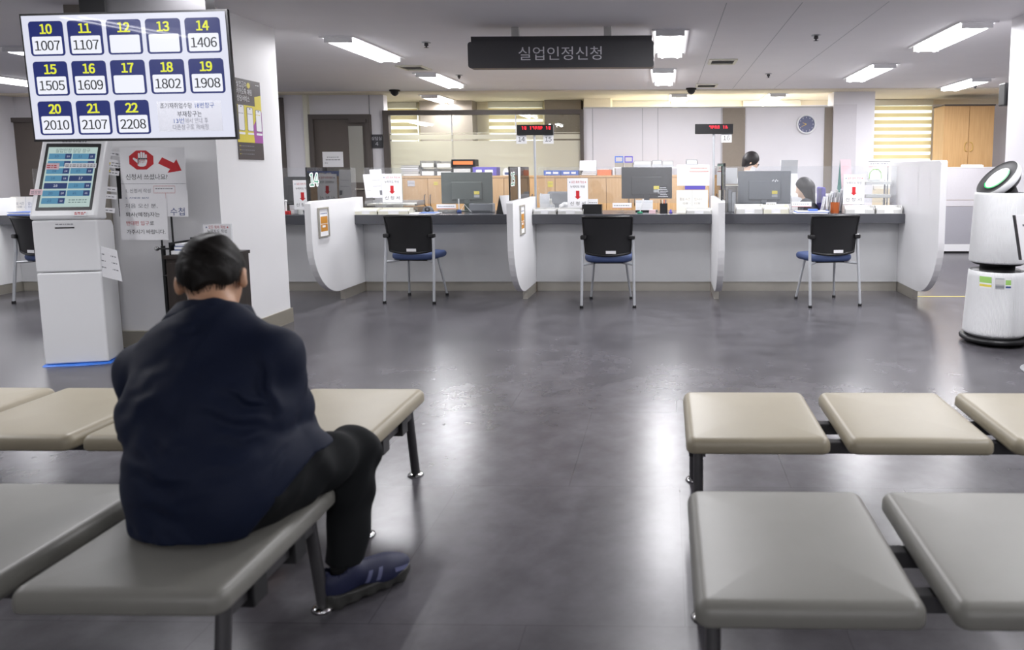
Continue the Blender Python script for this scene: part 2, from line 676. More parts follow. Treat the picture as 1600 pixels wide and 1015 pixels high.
def sdf_obj(name, fn, lo, hi, h, m, parent=None, relax=2):
    P, F = surface(fn, lo, hi, h)
    if relax:
        for _ in range(relax):
            acc = np.zeros_like(P)
            num = np.zeros(len(P))
            for a, b in ((0, 1), (1, 2), (2, 3), (3, 0)):
                for x, y in ((a, b), (b, a)):
                    np.add.at(acc, F[:, x], P[F[:, y]])
                    np.add.at(num, F[:, x], 1)
            P = 0.5 * P + 0.5 * acc / np.maximum(num, 1)[:, None]
    me = bpy.data.meshes.new(name)
    me.from_pydata(P.tolist(), [], F.tolist())
    ms = m if isinstance(m, list) else [m]
    for x in ms:
        me.materials.append(M[x] if isinstance(x, str) else x)
    me.polygons.foreach_set('use_smooth', [True] * len(F))
    me.update()
    o = bpy.data.objects.new(name, me)
    COL.objects.link(o)
    if parent:
        o.parent = parent
    return o


def smin(a, b, k):
    h = np.clip(0.5 + 0.5 * (b - a) / k, 0, 1)
    return b + (a - b) * h - k * h * (1 - h)


def V3(*a):
    return np.array(a, float)


def cap(p, a, b, r0, r1, axis=None, wide=1.0):
    """Tapered capsule; with axis and wide its section is an ellipse broader along axis."""
    a, b = np.array(a, float), np.array(b, float)
    q = p - a
    ab = b - a
    if axis is not None:
        ax = np.array(axis, float)
        ax = ax / np.linalg.norm(ax)
        q = q - np.outer(q @ ax, ax) * (1 - 1 / wide)
        ab = ab - (ab @ ax) * ax * (1 - 1 / wide)
    t = np.clip((q @ ab) / max(ab @ ab, 1e-9), 0, 1)
    d = np.linalg.norm(q - t[:, None] * ab, axis=1) - (r0 + (r1 - r0) * t)
    return d


def ell(p, c, r, R=None):
    q = p - np.array(c, float)
    if R is not None:
        q = q @ np.array(R).T
    r = np.array(r, float)
    k0 = np.linalg.norm(q / r, axis=1)
    k1 = np.linalg.norm(q / (r * r), axis=1)
    return k0 * (k0 - 1) / np.maximum(k1, 1e-6)


# ------------------------------------------------------------------ the room
CEIL = 2.44
BACK = 12.2            # window wall
PART = 10.95           # partitions and door wall


def X(x, y, Y):
    return float(at(x, y, Y)[0])


def Zp(x, y, Y):
    return float(at(x, y, Y)[2])


struct(bx('floor', (-10, -7.0, -0.1), (6.5, 12.6, 0), 'floor'))
struct(bx('ceiling', (-10, -7.0, CEIL), (6.5, 10.65, CEIL + 0.1), 'ceiling'))
struct(bx('ceiling_rear', (-10, 10.65, CEIL - 0.02), (6.5, 12.6, CEIL + 0.1), 'ceiling_cream'))
struct(bx('wall_left', (-10.2, -7.0, 0), (-10, 12.6, CEIL), 'wall'))
struct(bx('wall_right', (6.5, -7.0, 0), (6.7, 12.6, CEIL), 'wall'))
struct(bx('wall_front', (-10, -7.2, 0), (6.5, -7.0, CEIL), 'wall'))

# window wall with openings
wins = [(X(596, 200, BACK), X(655, 200, BACK)), (X(765, 200, BACK), X(850, 200, BACK)), (X(956, 160, BACK), X(1047, 160, BACK)),
        (X(1160, 160, BACK), X(1250, 160, BACK)), (X(1362, 200, BACK), X(1454, 200, BACK))]
WB, WT = 0.95, 2.34
q = MB()
q.box((-10, BACK, 0), (6.5, BACK + 0.2, WB), 'ceiling_cream').box((-10, BACK, WT), (6.5, BACK + 0.2, CEIL), 'ceiling_cream')
xs = [-10] + [v for a in wins for v in a] + [6.5]
for i in range(0, len(xs), 2):
    q.box((xs[i], BACK, WB), (xs[i + 1], BACK + 0.2, WT), 'ceiling_cream' if i < 8 else 'wall')
struct(q.obj('wall_back'))
for i, (a, b) in enumerate(wins):
    q = MB()
    for c in ((a, a + 0.04), ((a + b) / 2 - 0.02, (a + b) / 2 + 0.02), (b - 0.04, b)):
        q.box((c[0], BACK + 0.08, WB), (c[1], BACK + 0.14, WT), 'white')
    q.box((a, BACK + 0.08, WB), (b, BACK + 0.14, WB + 0.05), 'white').box((a, BACK + 0.08, WT - 0.05), (b, BACK + 0.14, WT), 'white')
    wo = struct(q.obj('window_%d' % (i + 1)))
    MB().box((a, BACK + 0.105, WB), (b, BACK + 0.112, WT), 'glass').obj('pane', wo)

# zebra roller blinds
BL = ['behind the glass partition beside the door wall', 'behind the glass partition under the number display', 'above the white partition nearest its glass end',
      'above the white partition near the wall clock', 'beside the tall wooden cabinet, fully in view']
for i, (a, b) in enumerate(wins):
    t = thing('roller_blind', 'cream and white striped roller blind ' + BL[i], 'blind', ((a + b) / 2, BACK - 0.05, WB + 0.42), group='zebra blinds on the rear windows')
    wd = (b - a) / 2 - 0.005
    MB().box((-wd, -0.05, WT - WB - 0.42 - 0.02), (wd, 0.03, WT - WB - 0.42 + 0.075), 'cream_plastic').obj('head_box', t)
    q = MB()
    z = 0.03
    k = 0
    top = WT - WB - 0.42 - 0.02
    while z < top:
        h = 0.066 if k % 2 else 0.048
        q.rect(-wd, z, wd, min(z + h, top), 0, 'blind_cream' if k % 2 else 'blind_sheer')
        z += h
        k += 1
    q.M = Matrix.Identity(4)
    q.v = [(x, 0.0, y) for x, y, _ in q.v]
    q.obj('fabric', t)
    MB().box((-wd, -0.012, 0), (wd, 0.012, 0.03), 'cream_plastic').obj('bottom_bar', t)

# grey wall pier in the glass room, cream pier
bx_ = bx('trim_1', (X(656, 180, 11.9), 11.9, 0), (X(738, 180, 11.9), BACK, 2.42), 'taupe')
struct(bx_)
struct(bx('trim_12', (X(851, 180, 11.9), 11.9, 0), (X(908, 180, 11.9), BACK, 2.42), 'taupe'))
struct(bx('trim_2', (X(912, 160, 11.7), 11.7, 0), (X(954, 160, 11.7), BACK, 2.42), 'ceiling_cream'))

# door wall, left
XL = X(600, 200, PART)
struct(bx('wall_rear_left', (-10, PART + 0.02, 0), (XL, PART + 0.17, CEIL), 'wall'))
struct(bx('trim_3', (X(447, 200, PART), PART - 0.03, 0), (X(477, 200, PART), PART + 0.02, CEIL), 'wall'))
struct(bx('trim_4', (X(477, 200, PART), PART - 0.045, 0), (X(484, 200, PART), PART + 0.02, CEIL), 'cream_plastic'))
struct(bx('trim_5', (X(575.5, 160, PART), PART + 0.012, 2.12), (X(576.5, 160, PART), PART + 0.02, CEIL), 'grey_plastic'))


def door(n, x0, x1, h, window=None):
    t = bpy.data.objects.new('door_%d' % n, None)
    COL.objects.link(t)
    t.location = ((x0 + x1) / 2, PART, 0)
    struct(t)
    wd = (x1 - x0) / 2
    q = MB()
    q.box((-wd, -0.06, 0), (-wd + 0.07, 0.02, h), 'frame_dark').box((wd - 0.07, -0.06, 0), (wd, 0.02, h), 'frame_dark').box((-wd + 0.07, -0.06, h - 0.07), (wd - 0.07, 0.02, h), 'frame_dark')
    q.obj('door_frame', t)
    q = MB().box((-wd + 0.07, -0.02, 0.01), (wd - 0.07, 0.019, h - 0.07), 'door')
    if window:
        q.box((window[0], -0.024, window[2]), (window[1], -0.02, window[3]), 'frost')
    q.obj('door_leaf', t)
    q = MB().tube([(wd - 0.14, -0.02, 1.0), (wd - 0.14, -0.07, 1.0), (wd - 0.26, -0.07, 1.0)], 0.011, 'steel')
    q.obj('door_handle', t)
    return t


d3x0, d3x1 = X(485, 200, PART), X(580, 200, PART)
dc = (d3x0 + d3x1) / 2
d3 = door(3, d3x0, d3x1, Zp(530, 179, PART), (X(546, 220, PART) - dc, X(568, 220, PART) - dc, Zp(555, 285, PART), Zp(555, 197, PART)))
MB().box((0.16, -0.09, 2.0), (0.42, -0.06, 2.055), 'frame_dark').obj('door_closer', d3)
door(2, X(372, 200, PART), X(447, 200, PART), 2.38)
door(1, X(17, 220, PART), X(112, 200, PART), Zp(50, 184, PART))

# glass partition with frosted lower film
GZ = Zp(750, 172, PART)
XR = X(912, 200, PART)
gp = bpy.data.objects.new('wall_glass_partition', None)
COL.objects.link(gp)
gp.location = (0, PART, 0)
struct(gp)
q = MB()
q.box((XL, -0.05, GZ - 0.07), (XR, 0.05, GZ), 'frame_dark').box((XL, -0.05, 0), (XL + 0.09, 0.05, GZ - 0.07), 'frame_dark').box((XL + 0.09, -0.05, 0), (XR, 0.05, 0.1), 'frame_dark')
q.box((XR - 0.05, -0.05, 0.1), (XR, 0.05, GZ - 0.07), 'frame_dark')
q.obj('partition_frame', gp)
mids = [X(706, 200, PART), X(806, 200, PART)]
q = MB().box((XL + 0.09, -0.006, 0.1), (XR - 0.05, 0.006, GZ - 0.07), 'glass')
q.obj('pane', gp)
for k, m_ in enumerate(mids):
    MB().box((m_ - 0.008, -0.009, 0.1), (m_ + 0.008, 0.009, GZ - 0.07), 'white_gloss').obj('glazing_joint', gp)
q = MB()
z2 = Zp(750, 207, PART)
z1 = Zp(750, 210, PART)
for a, b in ((0.1, Zp(750, 220, PART)), (Zp(750, 217.5, PART), z1), (Zp(750, 208.3, PART), z2)):
    q.box((XL + 0.09, -0.0105, a), (XR - 0.05, -0.0085, b), 'frost')
q.obj('frosted_film', gp)

# white partition with taupe pilasters
ZW = Zp(1100, 166.5, PART)
XE = X(1300, 200, PART)
q = MB().box((XR, PART, 0), (XE, PART + 0.1, ZW), 'wall')
for px_ in (926, 1004, 1028, 1127):
    x_ = X(px_, 200, PART)
    q.box((x_ - 0.004, PART - 0.003, 0), (x_ + 0.004, PART, ZW), 'mid_grey')
q.box((XR, PART - 0.01, ZW - 0.02), (XE, PART + 0.11, ZW), 'light_grey')
struct(q.obj('wall_white_partition'))
struct(bx('trim_6', (X(1129, 200, PART), PART - 0.02, 0), (X(1164, 200, PART), PART - 0.0, ZW - 0.02), 'taupe'))
struct(bx('trim_7', (X(1288, 200, PART), PART - 0.02, 0), (X(1301, 200, PART), PART + 0.0, ZW - 0.02), 'taupe'))
struct(bx('wall_right_pier', (X(1302, 200, 10.9), 10.9, 0), (X(1366, 200, 10.9), 11.3, CEIL), 'wall'))
struct(bx('trim_8', (X(1302, 200, 10.85), 10.85, 0), (X(1338, 200, 10.85), 10.9, Zp(1320, 163, 10.85)), 'screen_pale'))

# big columns
q = MB()
q.box((-4.22, 5.1, 0), (-3.21, 5.97, CEIL), 'column')
struct(q.obj('wall_column_left'))
struct(bx('trim_9', (-4.22, 5.088, 0.12), (-4.0, 5.1, CEIL), 'tan'))
q = MB().box((-4.235, 5.07, 0), (-3.195, 5.1, 0.12), 'base').box((-3.21, 5.1, 0), (-3.195, 5.985, 0.12), 'base').box((-4.22, 5.97, 0), (-3.21, 5.985, 0.12), 'base')
struct(q.obj('baseboard_column'))
struct(bx('wall_column_right', (2.695, 4.95, 0), (3.6, 5.83, CEIL), 'wall'))
struct(bx('baseboard_column_right', (2.687, 4.94, 0), (3.61, 5.84, 0.1), 'base'))
struct(bx('trim_10', (X(1433, 463, 7.21), 7.19, 0.0), (5.0, 7.23, 0.0015), 'ylw_num'))
# ceiling board joints seen as faint lines
q = MB()
for x_ in (0.42, 0.95, 1.55):
    q.box((x_ - 0.003, 5.2, CEIL - 0.001), (x_ + 0.003, 10.6, CEIL), 'mid_grey')
struct(q.obj('trim_11'))


# ------------------------------------------------------------------ ceiling lights
def make_light(label, x, y, ln=1.22):
    t = thing('ceiling_light', label, 'ceiling light', (x, y, CEIL if y < 10.6 else CEIL - 0.02), 0, 'recessed twin-tube ceiling lights')
    hl = ln / 2
    q = MB()
    q.box((-0.155, -hl - 0.02, -0.012), (-0.138, hl + 0.02, 0), 'white').box((0.138, -hl - 0.02, -0.012), (0.155, hl + 0.02, 0), 'white')
    q.box((-0.138, -hl - 0.02, -0.012), (0.138, -hl, 0), 'white').box((-0.138, hl, -0.012), (0.138, hl + 0.02, 0), 'white')
    q.obj('trim_frame', t)
    MB().box((-0.138, -hl, -0.004), (0.138, hl, 0), 'reflector').box((-0.02, -hl, -0.012), (0.02, hl, -0.004), 'reflector').obj('reflector', t)
    for s in (-1, 1):
        MB().tube([(s * 0.075, -hl + 0.03, -0.032), (s * 0.075, hl - 0.03, -0.032)], 0.026, 'tube', 8).obj('tube', t)
        ld = bpy.data.lights.new('tube_light', 'AREA')
        ld.shape = 'RECTANGLE'
        ld.size, ld.size_y = 0.05, ln - 0.08
        ld.energy = LAMP_POWER * ln / 1.2
        ld.color = (0.975, 0.97, 1.0)
        lo_ = bpy.data.objects.new('tube_light', ld)
        COL.objects.link(lo_)
        lo_.parent = t
        lo_.location = (s * 0.075, 0, -0.0595)
    for e in (-1, 1):
        MB().box((-0.12, e * (hl - 0.03), -0.05), (0.12, e * hl, -0.004), 'white').obj('lamp_holder', t)
    return t


LG = [('twin-tube ceiling light in front of the pale column, nearest it', -2.86, 6.93, 1.18), ('twin-tube ceiling light between the ceiling vent and the door wall', -2.88, 9.3, 1.2),
      ('twin-tube ceiling light just past the end of the hanging charcoal sign', 0.03, 6.75, 1.22), ('twin-tube ceiling light beyond and in line with the one by the hanging sign', -0.04, 9.1, 1.28),
      ('twin-tube ceiling light nearest the white column at the edge of the room', 2.47, 6.5, 1.18), ('twin-tube ceiling light between the white column and the cream rear ceiling', 2.42, 8.82, 1.28),
      ('twin-tube ceiling light at the rear above the white partition, nearer the hanging sign', 0.19, 11.62, 1.1), ('twin-tube ceiling light at the rear above the partition with the clock', 1.68, 11.62, 1.1),
      ('twin-tube ceiling light in front of the tall wooden cabinet', 4.05, 10.05, 1.1), ('twin-tube ceiling light partly hidden by the white column with the speaker', 4.55, 8.4, 1.2),
      ('twin-tube ceiling light beyond the big number display, cut by the frame edge', -6.05, 7.3, 1.2), ('small far twin-tube ceiling light seen past the display corner', -8.25, 9.3, 1.2),
      ('twin-tube ceiling light inside the room behind the glass partition', -3.6, 11.5, 1.0)]
LG += [('twin-tube ceiling light over the waiting area, out of view above the notice stand', -2.75, 3.9, 1.2), ('twin-tube ceiling light over the benches across the aisle, out of view', 2.47, 4.1, 1.2), ('twin-tube ceiling light beyond the kiosk, out of view', -5.9, 4.5, 1.2), ('twin-tube ceiling light well in front of the kiosk, out of view', -4.6, 2.3, 1.2), ('twin-tube ceiling light over the aisle, out of view', 0.03, 4.1, 1.2),
       ('unseen twin-tube fill light added behind the camera at the left', -2.8, -2.9, 1.2), ('unseen twin-tube fill light added behind the camera in the middle', 0.03, -2.9, 1.2), ('unseen twin-tube fill light added behind the camera at the right', 2.47, -2.9, 1.2),  # this row and the next: unseen fill added to brighten camera-facing fronts
       ('unseen twin-tube fill light added farthest behind the camera at the left', -2.8, -5.2, 1.2), ('unseen twin-tube fill light added farthest behind the camera in the middle', 0.03, -5.2, 1.2), ('unseen twin-tube fill light added farthest behind the camera at the right', 2.47, -5.2, 1.2),
       ('twin-tube ceiling light above the nearer grey bench, out of view', 2.47, 1.75, 1.2)]
for lb, x_, y_, l_ in LG:
    make_light(lb, x_, y_, l_)


def make_vent(label, x, y):
    t = thing('ceiling_vent', label, 'air vent', (x, y, CEIL), 0, 'square ceiling air vents')
    q = MB()
    for a, b in (((-0.15, -0.17), (0.15, -0.14)), ((-0.15, 0.14), (0.15, 0.17)), ((-0.15, -0.14), (-0.12, 0.14)), ((0.12, -0.14), (0.15, 0.14))):
        q.box((a[0], a[1], -0.015), (b[0], b[1], 0), 'cream_plastic')
    q.obj('frame', t)
    q = MB()
    for k in range(5):
        y0 = -0.13 + k * 0.053
        q.add([(-0.12, y0, -0.012), (0.12, y0, -0.012), (0.12, y0 + 0.04, -0.001), (-0.12, y0 + 0.04, -0.001)], [(0, 1, 2, 3)], 'tan')
    q.obj('louvre', t)


make_vent('square ceiling vent between the two light fittings before the door wall', -2.86, 8.24)
make_vent('square ceiling vent in open ceiling past the hanging sign', 0.6, 7.93)
make_vent('square ceiling vent farthest back beside the dome camera', 0.55, 10.15)
for lb, x_, y_ in (('small ceiling sprinkler between the column and the hanging sign', -2.19, 6.66), ('small ceiling sprinkler under the hanging sign edge, above the glass partition', -2.54, 8.91),
                   ('small ceiling sprinkler standing alone past the nearest centre light', 1.3, 6.45), ('small ceiling sprinkler above the red display over counter 16', 1.24, 8.97),
                   ('small ceiling sprinkler above the pale cabinet end at the far corner', 4.3, 10.3)):
    t = thing('sprinkler_head', lb, 'sprinkler', (x_, y_, CEIL), 0, 'ceiling sprinklers')
    MB().lathe([(0.0, 0), (0.04, 0), (0.042, -0.006), (0.0, -0.007)], 'mid_grey', 20).obj('rosette', t)
    MB().lathe([(0.018, -0.006), (0.02, -0.03), (0.008, -0.035), (0.008, -0.045), (0.024, -0.048), (0.0, -0.05)], 'dark_steel', 16).obj('nozzle', t)
for lb, x_, y_ in (('black dome camera on the ceiling in front of the glass partition', X(617, 150, 10.5), 10.5), ('black dome camera on the ceiling above the white partition', X(1080, 140, 10.5), 10.5)):
    t = thing('dome_camera', lb, 'security camera', (x_, y_, CEIL), 0)
    MB().lathe([(0.0, 0), (0.075, 0), (0.075, -0.02), (0.06, -0.025)], 'black_matte', 24).obj('housing', t)
    MB().lathe([(0.06, -0.025), (0.055, -0.05), (0.035, -0.075), (0.012, -0.088), (0.0, -0.09)], 'black', 24).obj('dome', t)


# ------------------------------------------------------------------ hanging sign, notice signs, wall things
sy = 6.0
c0, c1 = at(733, 68, sy), at(1022, 104, sy)
sx0, sx1 = c0[0], c1[0]
sz0, sz1 = Zp(880, 107, sy), Zp(880, 66, sy)
t = thing('hanging_sign', 'long charcoal sign with pale lettering hanging from the ceiling', 'sign', ((sx0 + sx1) / 2, sy, sz0))
wd, ht = (sx1 - sx0) / 2, sz1 - sz0
q = MB().frame((0, -0.05, 0))
q.rrect(-wd, 0, wd, ht, 0.025, 0, 'sign')
o_ = MB().frame((0, 0, 0))
pts = []
for cx_, cy_, a0 in ((wd - .025, ht - .025, 0), (-wd + .025, ht - .025, 90), (-wd + .025, .025, 180), (wd - .025, .025, 270)):
    for k in range(6):
        a = math.radians(a0 + 18 * k)
        pts.append((cx_ + .025 * math.cos(a), cy_ + .025 * math.sin(a)))
o_.prism(pts, -0.05, 0.05, 'sign')
o_.text('실업인정신청', 0.0, ht * 0.5, 0.118, 0.0515, 'sign_text', wide=(X(944, 85, sy) - X(815, 85, sy)))
o_.obj('sign_board', t)
MB().box((-wd * 0.98, 0.0, ht), (wd * 0.98, 0.06, ht + 0.05), 'sign').obj('top_rail', t)
for s in (-0.5, 0.5):
    MB().box((s * wd - 0.03, 0.0, ht + 0.05), (s * wd + 0.03, 0.04, CEIL - sz0), 'light_grey').obj('hanger', t)

# wall clock
cc = at(1260, 194, PART - 0.02)
t = thing('wall_clock', 'round wall clock with white rim, blue-grey dial and gold hands', 'clock', (cc[0], PART - 0.0, cc[2]))
f = MB().frame((0, 0, 0))
f.lathe([(0.0, 0.0), (0.145, 0.0), (0.147, 0.03), (0.135, 0.042), (0.122, 0.03), (0.12, 0.02)], 'white_gloss', 48)
f.obj('rim', t)
f = MB().frame((0, 0, 0)).lathe([(0.12, 0.02), (0.0, 0.02)], 'clock_face', 40)
for k in range(12):
    a = k * math.pi / 6
    f.poly([(0.1 * math.sin(a) + 0.004 * dx, 0.1 * math.cos(a) + 0.01 * dy) for dx, dy in ((-1, -1), (1, -1), (1, 1), (-1, 1))], 0.021, 'sign_text')
f.obj('dial', t)
for ang, ln, wdt in ((-68, 0.06, 0.007), (-117, 0.085, 0.005)):
    a = math.radians(ang)
    f = MB().frame((0, 0, 0))
    dx, dy = math.sin(a), math.cos(a)
    f.prism([(-dy * wdt, dx * wdt), (dx * ln - dy * 0.002, dy * ln + dx * 0.002), (dx * ln + dy * 0.002, dy * ln - dx * 0.002), (dy * wdt, -dx * wdt)], 0.023, 0.026, 'gold')
    f.obj('clock_hand', t)


def flat(name, label, cat, o, w_, h_, draw, mat_='paper', u=(1, 0, 0), v=(0, 0, 1), th=0.002, group=None):
    """A thin sheet or board: origin at its lower left corner, drawn on in metres."""
    q = MB().frame((0, 0, 0), u, v)
    q.box((0, 0, 0), (w_, h_, th), mat_)
    if draw:
        draw(q, w_, h_, th + 0.0008)
    ob = q.obj(name, None, o)
    return tag(ob, label, cat, group)


def lines(q, u0, u1, v, n, m='ink_grey', hh=0.004, seed=1, dv=0.012, k=1):
    r = random.Random(seed)
    for i in range(k):
        x = u0
        while x < u1 - hh:
            w_ = r.uniform(1.2, 3.5) * hh
            q.rect(x, v - i * dv, min(x + w_, u1), v - i * dv + hh, n, m)
            x += w_ + hh * 0.9


# plate and papers on the door wall
p = at(580, 231, PART)
flat('room_sign', 'small dark square room plate with number 4 beside the taupe door', 'sign', (p[0], PART - 0.005, p[2]), X(599, 230, PART) - p[0], Zp(590, 210, PART) - p[2],
     lambda q, a, b, n: (q.text('상담실', a / 2, b * 0.68, 0.06, n, 'sign_text'), q.digits('4', a / 2, b * 0.3, 0.075, n, 'sign_text', 0.04)), 'sign')
p = at(506, 261, PART)
flat('door_notice', 'white paper notice taped to the taupe door', 'notice', (p[0], PART - 0.024, p[2]), X(538, 260, PART) - p[0], Zp(522, 237, PART) - p[2],
     lambda q, a, b, n: (lines(q, a * .22, a * .78, b * .62, n, 'ink_grey', .012, 4), lines(q, a * .15, a * .85, b * .45, n, 'ink_grey', .012, 5), lines(q, a * .1, a * .25, b * .25, n, 'ink', .008, 6)))
q = MB().frame((0, 0, 0))
q.prism([(-0.13, -0.12), (0.1, -0.12), (0.13, -0.08), (0.13, 0.09), (0.09, 0.13), (-0.13, 0.11)], 0, 0.015, 'white')
q.digits('5', 0.02, 0.0, 0.11, 0.0165, 'ink_grey', 0.06)
q.text('상담실', -0.06, 0.06, 0.04, 0.0165, 'ink_grey')
tag(q.obj('room_sign', None, (X(6, 228, PART), PART + 0.02, Zp(6, 228, PART))), 'small white room plate with number 5 at the far edge of the wall', 'sign')


# ------------------------------------------------------------------ waiting benches
def cushion_mesh(wd, dp, th, m):
    """Padded seat with softly rounded edges and a slightly crowned top; origin at its underside centre."""
    NX, NY = 20, 20
    r = 0.03
    rc = 0.035

    def outline(inset):
        a, b = wd / 2 - inset, dp / 2 - inset
        rr = max(rc - inset, 0.006)
        pts = []
        for cx_, cy_, a0 in ((a - rr, b - rr, 0), (-a + rr, b - rr, 90), (-a + rr, -b + rr, 180), (a - rr, -b + rr, 270)):
            for k in range(7):
                t = math.radians(a0 + 15 * k)
                pts.append((cx_ + rr * math.cos(t), cy_ + rr * math.sin(t)))
        return pts
    rings = []
    for k in range(5):
        t = math.radians(-90 + 90 * k / 4)
        rings.append((0.012 * (1 - math.cos(t)), 0.012 + 0.012 * math.sin(t)))
    for k in range(8):
        t = math.radians(90 * k / 7)
        rings.append((r * (1 - math.cos(t)), th - r + r * math.sin(t)))
    rings += [(0.06, th + 0.0022), (0.12, th + 0.004), (0.2, th + 0.005)]
    vs, fs = [], []
    n = 28
    for ins, z in rings:
        vs += [(x, y, z) for x, y in outline(ins)]
    for i in range(len(rings) - 1):
        for k in range(n):
            l = (k + 1) % n
            fs.append((i * n + k, i * n + l, (i + 1) * n + l, (i + 1) * n + k))
    q = MB()
    q.add(vs, fs, m, True)
    b = (len(rings) - 1) * n
    q.add(vs[b:], [tuple(range(n))], m, True)
    q.add(vs[:n], [tuple(range(n))[::-1]], 'black_matte')
    return q


def make_bench(label, x0, y0, n, wd, pitch, dp, m, top=0.372):
    t = thing('waiting_bench', label, 'bench', (x0, y0, 0), 0, 'backless waiting benches')
    th = 0.056
    for i in range(n):
        cushion_mesh(wd, dp, th, m).obj('seat_cushion', t, (i * pitch + wd / 2, dp / 2, top - th - 0.004))
    L_ = (n - 1) * pitch + wd
    zb = top - th - 0.004
    q = MB()
    for y in (0.17, 0.36):
        q.box((0.06, y - 0.02, zb - 0.055), (L_ - 0.06, y + 0.02, zb - 0.012), 'dark_steel')
    q.obj('beam', t, bevel=0.003)
    for i in range(n):
        for s in (0.12, wd - 0.12):
            q = MB().box((i * pitch + s - 0.02, 0.06, zb - 0.012), (i * pitch + s + 0.02, dp - 0.06, zb), 'black')
            q.obj('cushion_bracket', t)
    for x in (0.043, L_ - 0.043):
        q = MB().box((x - 0.014, 0.06, zb - 0.045), (x + 0.014, dp - 0.085, zb - 0.005), 'dark_steel')
        q.box((x - 0.03, 0.14, zb - 0.065), (x + 0.03, 0.2, zb - 0.008), 'black').box((x - 0.03, 0.33, zb - 0.065), (x + 0.03, 0.39, zb - 0.008), 'black')
        q.obj('end_frame', t, bevel=0.003)
        for y1, y2 in ((0.075, 0.03), (dp - 0.1, dp - 0.045)):
            g = MB().tube([(x, y1, zb - 0.006), (x, y2, 0.012)], 0.0175, 'dark_steel', 16).obj('leg', t)
            MB().lathe([(0.0, 0.014), (0.02, 0.014), (0.03, 0.008), (0.034, 0.0), (0, 0)], 'chrome', 24, (x, y2, 0)).obj('foot_disc', g)
    return t


make_bench('beige backless bench across the aisle, behind the grey one and nearest the white column', 0.066, 2.365, 4, 0.495, 0.555, 0.545, 'beige')
make_bench('grey backless bench in the foreground across the aisle from the seated man', 0.058, 1.425, 3, 0.495, 0.55, 0.565, 'greyvinyl')
nb = 4
make_bench('beige backless bench in front of the seated man, beside the white kiosk', -1.02 - 3 * 0.528 - 0.495, 2.362, nb, 0.495, 0.528, 0.58, 'beige')
make_bench('grey backless bench that the man in the navy jacket sits on', -0.968 - 2 * 0.54 - 0.485, 1.448, 3, 0.485, 0.54, 0.565, 'greyvinyl')


# ------------------------------------------------------------------ service counters
CF = 7.54          # front face of the counters
TOP = 0.828


def divider(label, x, tall=False, number=None, glass_on=True, xs=1, sheet=None, group='white curved counter dividers'):
    """Thin white panel standing out from the counter front, its lower corner cut to a quarter round."""
    t = thing('counter_divider', label, 'divider', (x, 7.0, 0), 0, group)
    zt = 1.355 if tall else 1.005
    yb = 7.88 if tall else 7.57
    yf = 6.44
    pts = [(yb, 0.1), (yb, zt), (yf + 0.02, zt), (yf, zt - 0.02), (yf, 0.62)]
    for k in range(1, 13):
        a = math.radians(180 + 90 * k / 12)
        pts.append((yf + 0.53 + 0.53 * math.cos(a), 0.62 + 0.52 * math.sin(a)))
    q = MB().frame((0, 0, 0), (0, 1, 0), (0, 0, 1))
    q.prism([(y - 7.0, z) for y, z in pts], -0.03, 0.03, 'white')
    q.obj('panel', t, bevel=0.004)
    MB().box((-0.024, 0.06, 0.0), (0.024, yb - 7.0, 0.1), 'steel').obj('kick_plate', t)
    if glass_on:
        q = MB().box((-0.005, yf - 7.0 + 0.02, zt + 0.001), (0.005, 0.36, 1.312), 'tint')
        g = q.obj('screen_glass', t)
        MB().box((-0.006, yf - 7.0 + 0.014, zt + 0.001), (0.006, yf - 7.0 + 0.02, 1.312), 'black').obj('glass_edge', g)
        if number:
            q = MB().frame((0.0056, 0, 0), (0, 1, 0), (0, 0, 1))
            yy, zz = 6.58 - 7.0, 1.2
            for k in range(12):
                a = k * math.pi / 6
                q.digits(number, yy + .016 * math.cos(a), zz + .011 * math.sin(a), 0.15, 0.00005 * k, 'white', 0.15)
            q.digits(number, yy, zz, 0.148, 0.0012, 'green_num', 0.148)
            q.obj('counter_number', g)
    return t


DX = (-3.255, -1.415, 0.49, 2.45)
divider('white curved divider with smoked glass numbered 14 and a framed orange placard', DX[0], number='14')
d2 = divider('white curved divider with smoked glass numbered 15 below the double red display', DX[1], number='15')
MB().box((0.006, -0.2, 1.01), (0.009, -0.1, 1.31), 'paper').obj('white_strip', d2)
divider('white curved divider seen almost edge on, under the red display numbered 16', DX[2])
divider('tall white solid end divider with a rounded lower corner beside the grey office screen', DX[3], tall=True, glass_on=False)
divider('white curved divider behind the black chair beside the kiosk', -7.0)


def placard(label, x, y0, y1, z0, z1):
    t = thing('placard_frame', label, 'sign', (x + 0.031, (y0 + y1) / 2, z0), 0, 'framed placards on the dividers')
    w2, h = (y1 - y0) / 2, z1 - z0
    q = MB().frame((0, 0, 0), (0, 1, 0), (0, 0, 1))
    for a, b in (((-w2, 0), (w2, .014)), ((-w2, h - .014), (w2, h)), ((-w2, .014), (-w2 + .014, h - .014)), ((w2 - .014, .014), (w2, h - .014))):
        q.box((a[0], a[1], 0), (b[0], b[1], 0.014), 'steel')
    q.obj('frame', t)
    q = MB().frame((0, 0, 0), (0, 1, 0), (0, 0, 1)).box((-w2 + .014, .014, 0), (w2 - .014, h - .014, 0.006), 'paper')
    q.rect(-w2 * .6, h * .2, w2 * .75, h * .44, 0.0066, 'placard').rect(-w2 * .6, h * .46, w2 * .75, h * .7, 0.0066, 'placard')
    lines(q, -w2 * .3, w2 * .5, h * .33, 0.0072, 'paper', .02, 6)
    lines(q, -w2 * .55, w2 * .7, h * .78, .0068, 'ink_blue', .008, 3)
    q.obj('sheet', t)


placard('framed orange placard on the divider numbered 14', DX[0], 6.56, 6.76, 0.66, 0.94)
placard('framed orange placard on the divider numbered 15', DX[1], 6.72, 6.92, 0.67, 0.95)

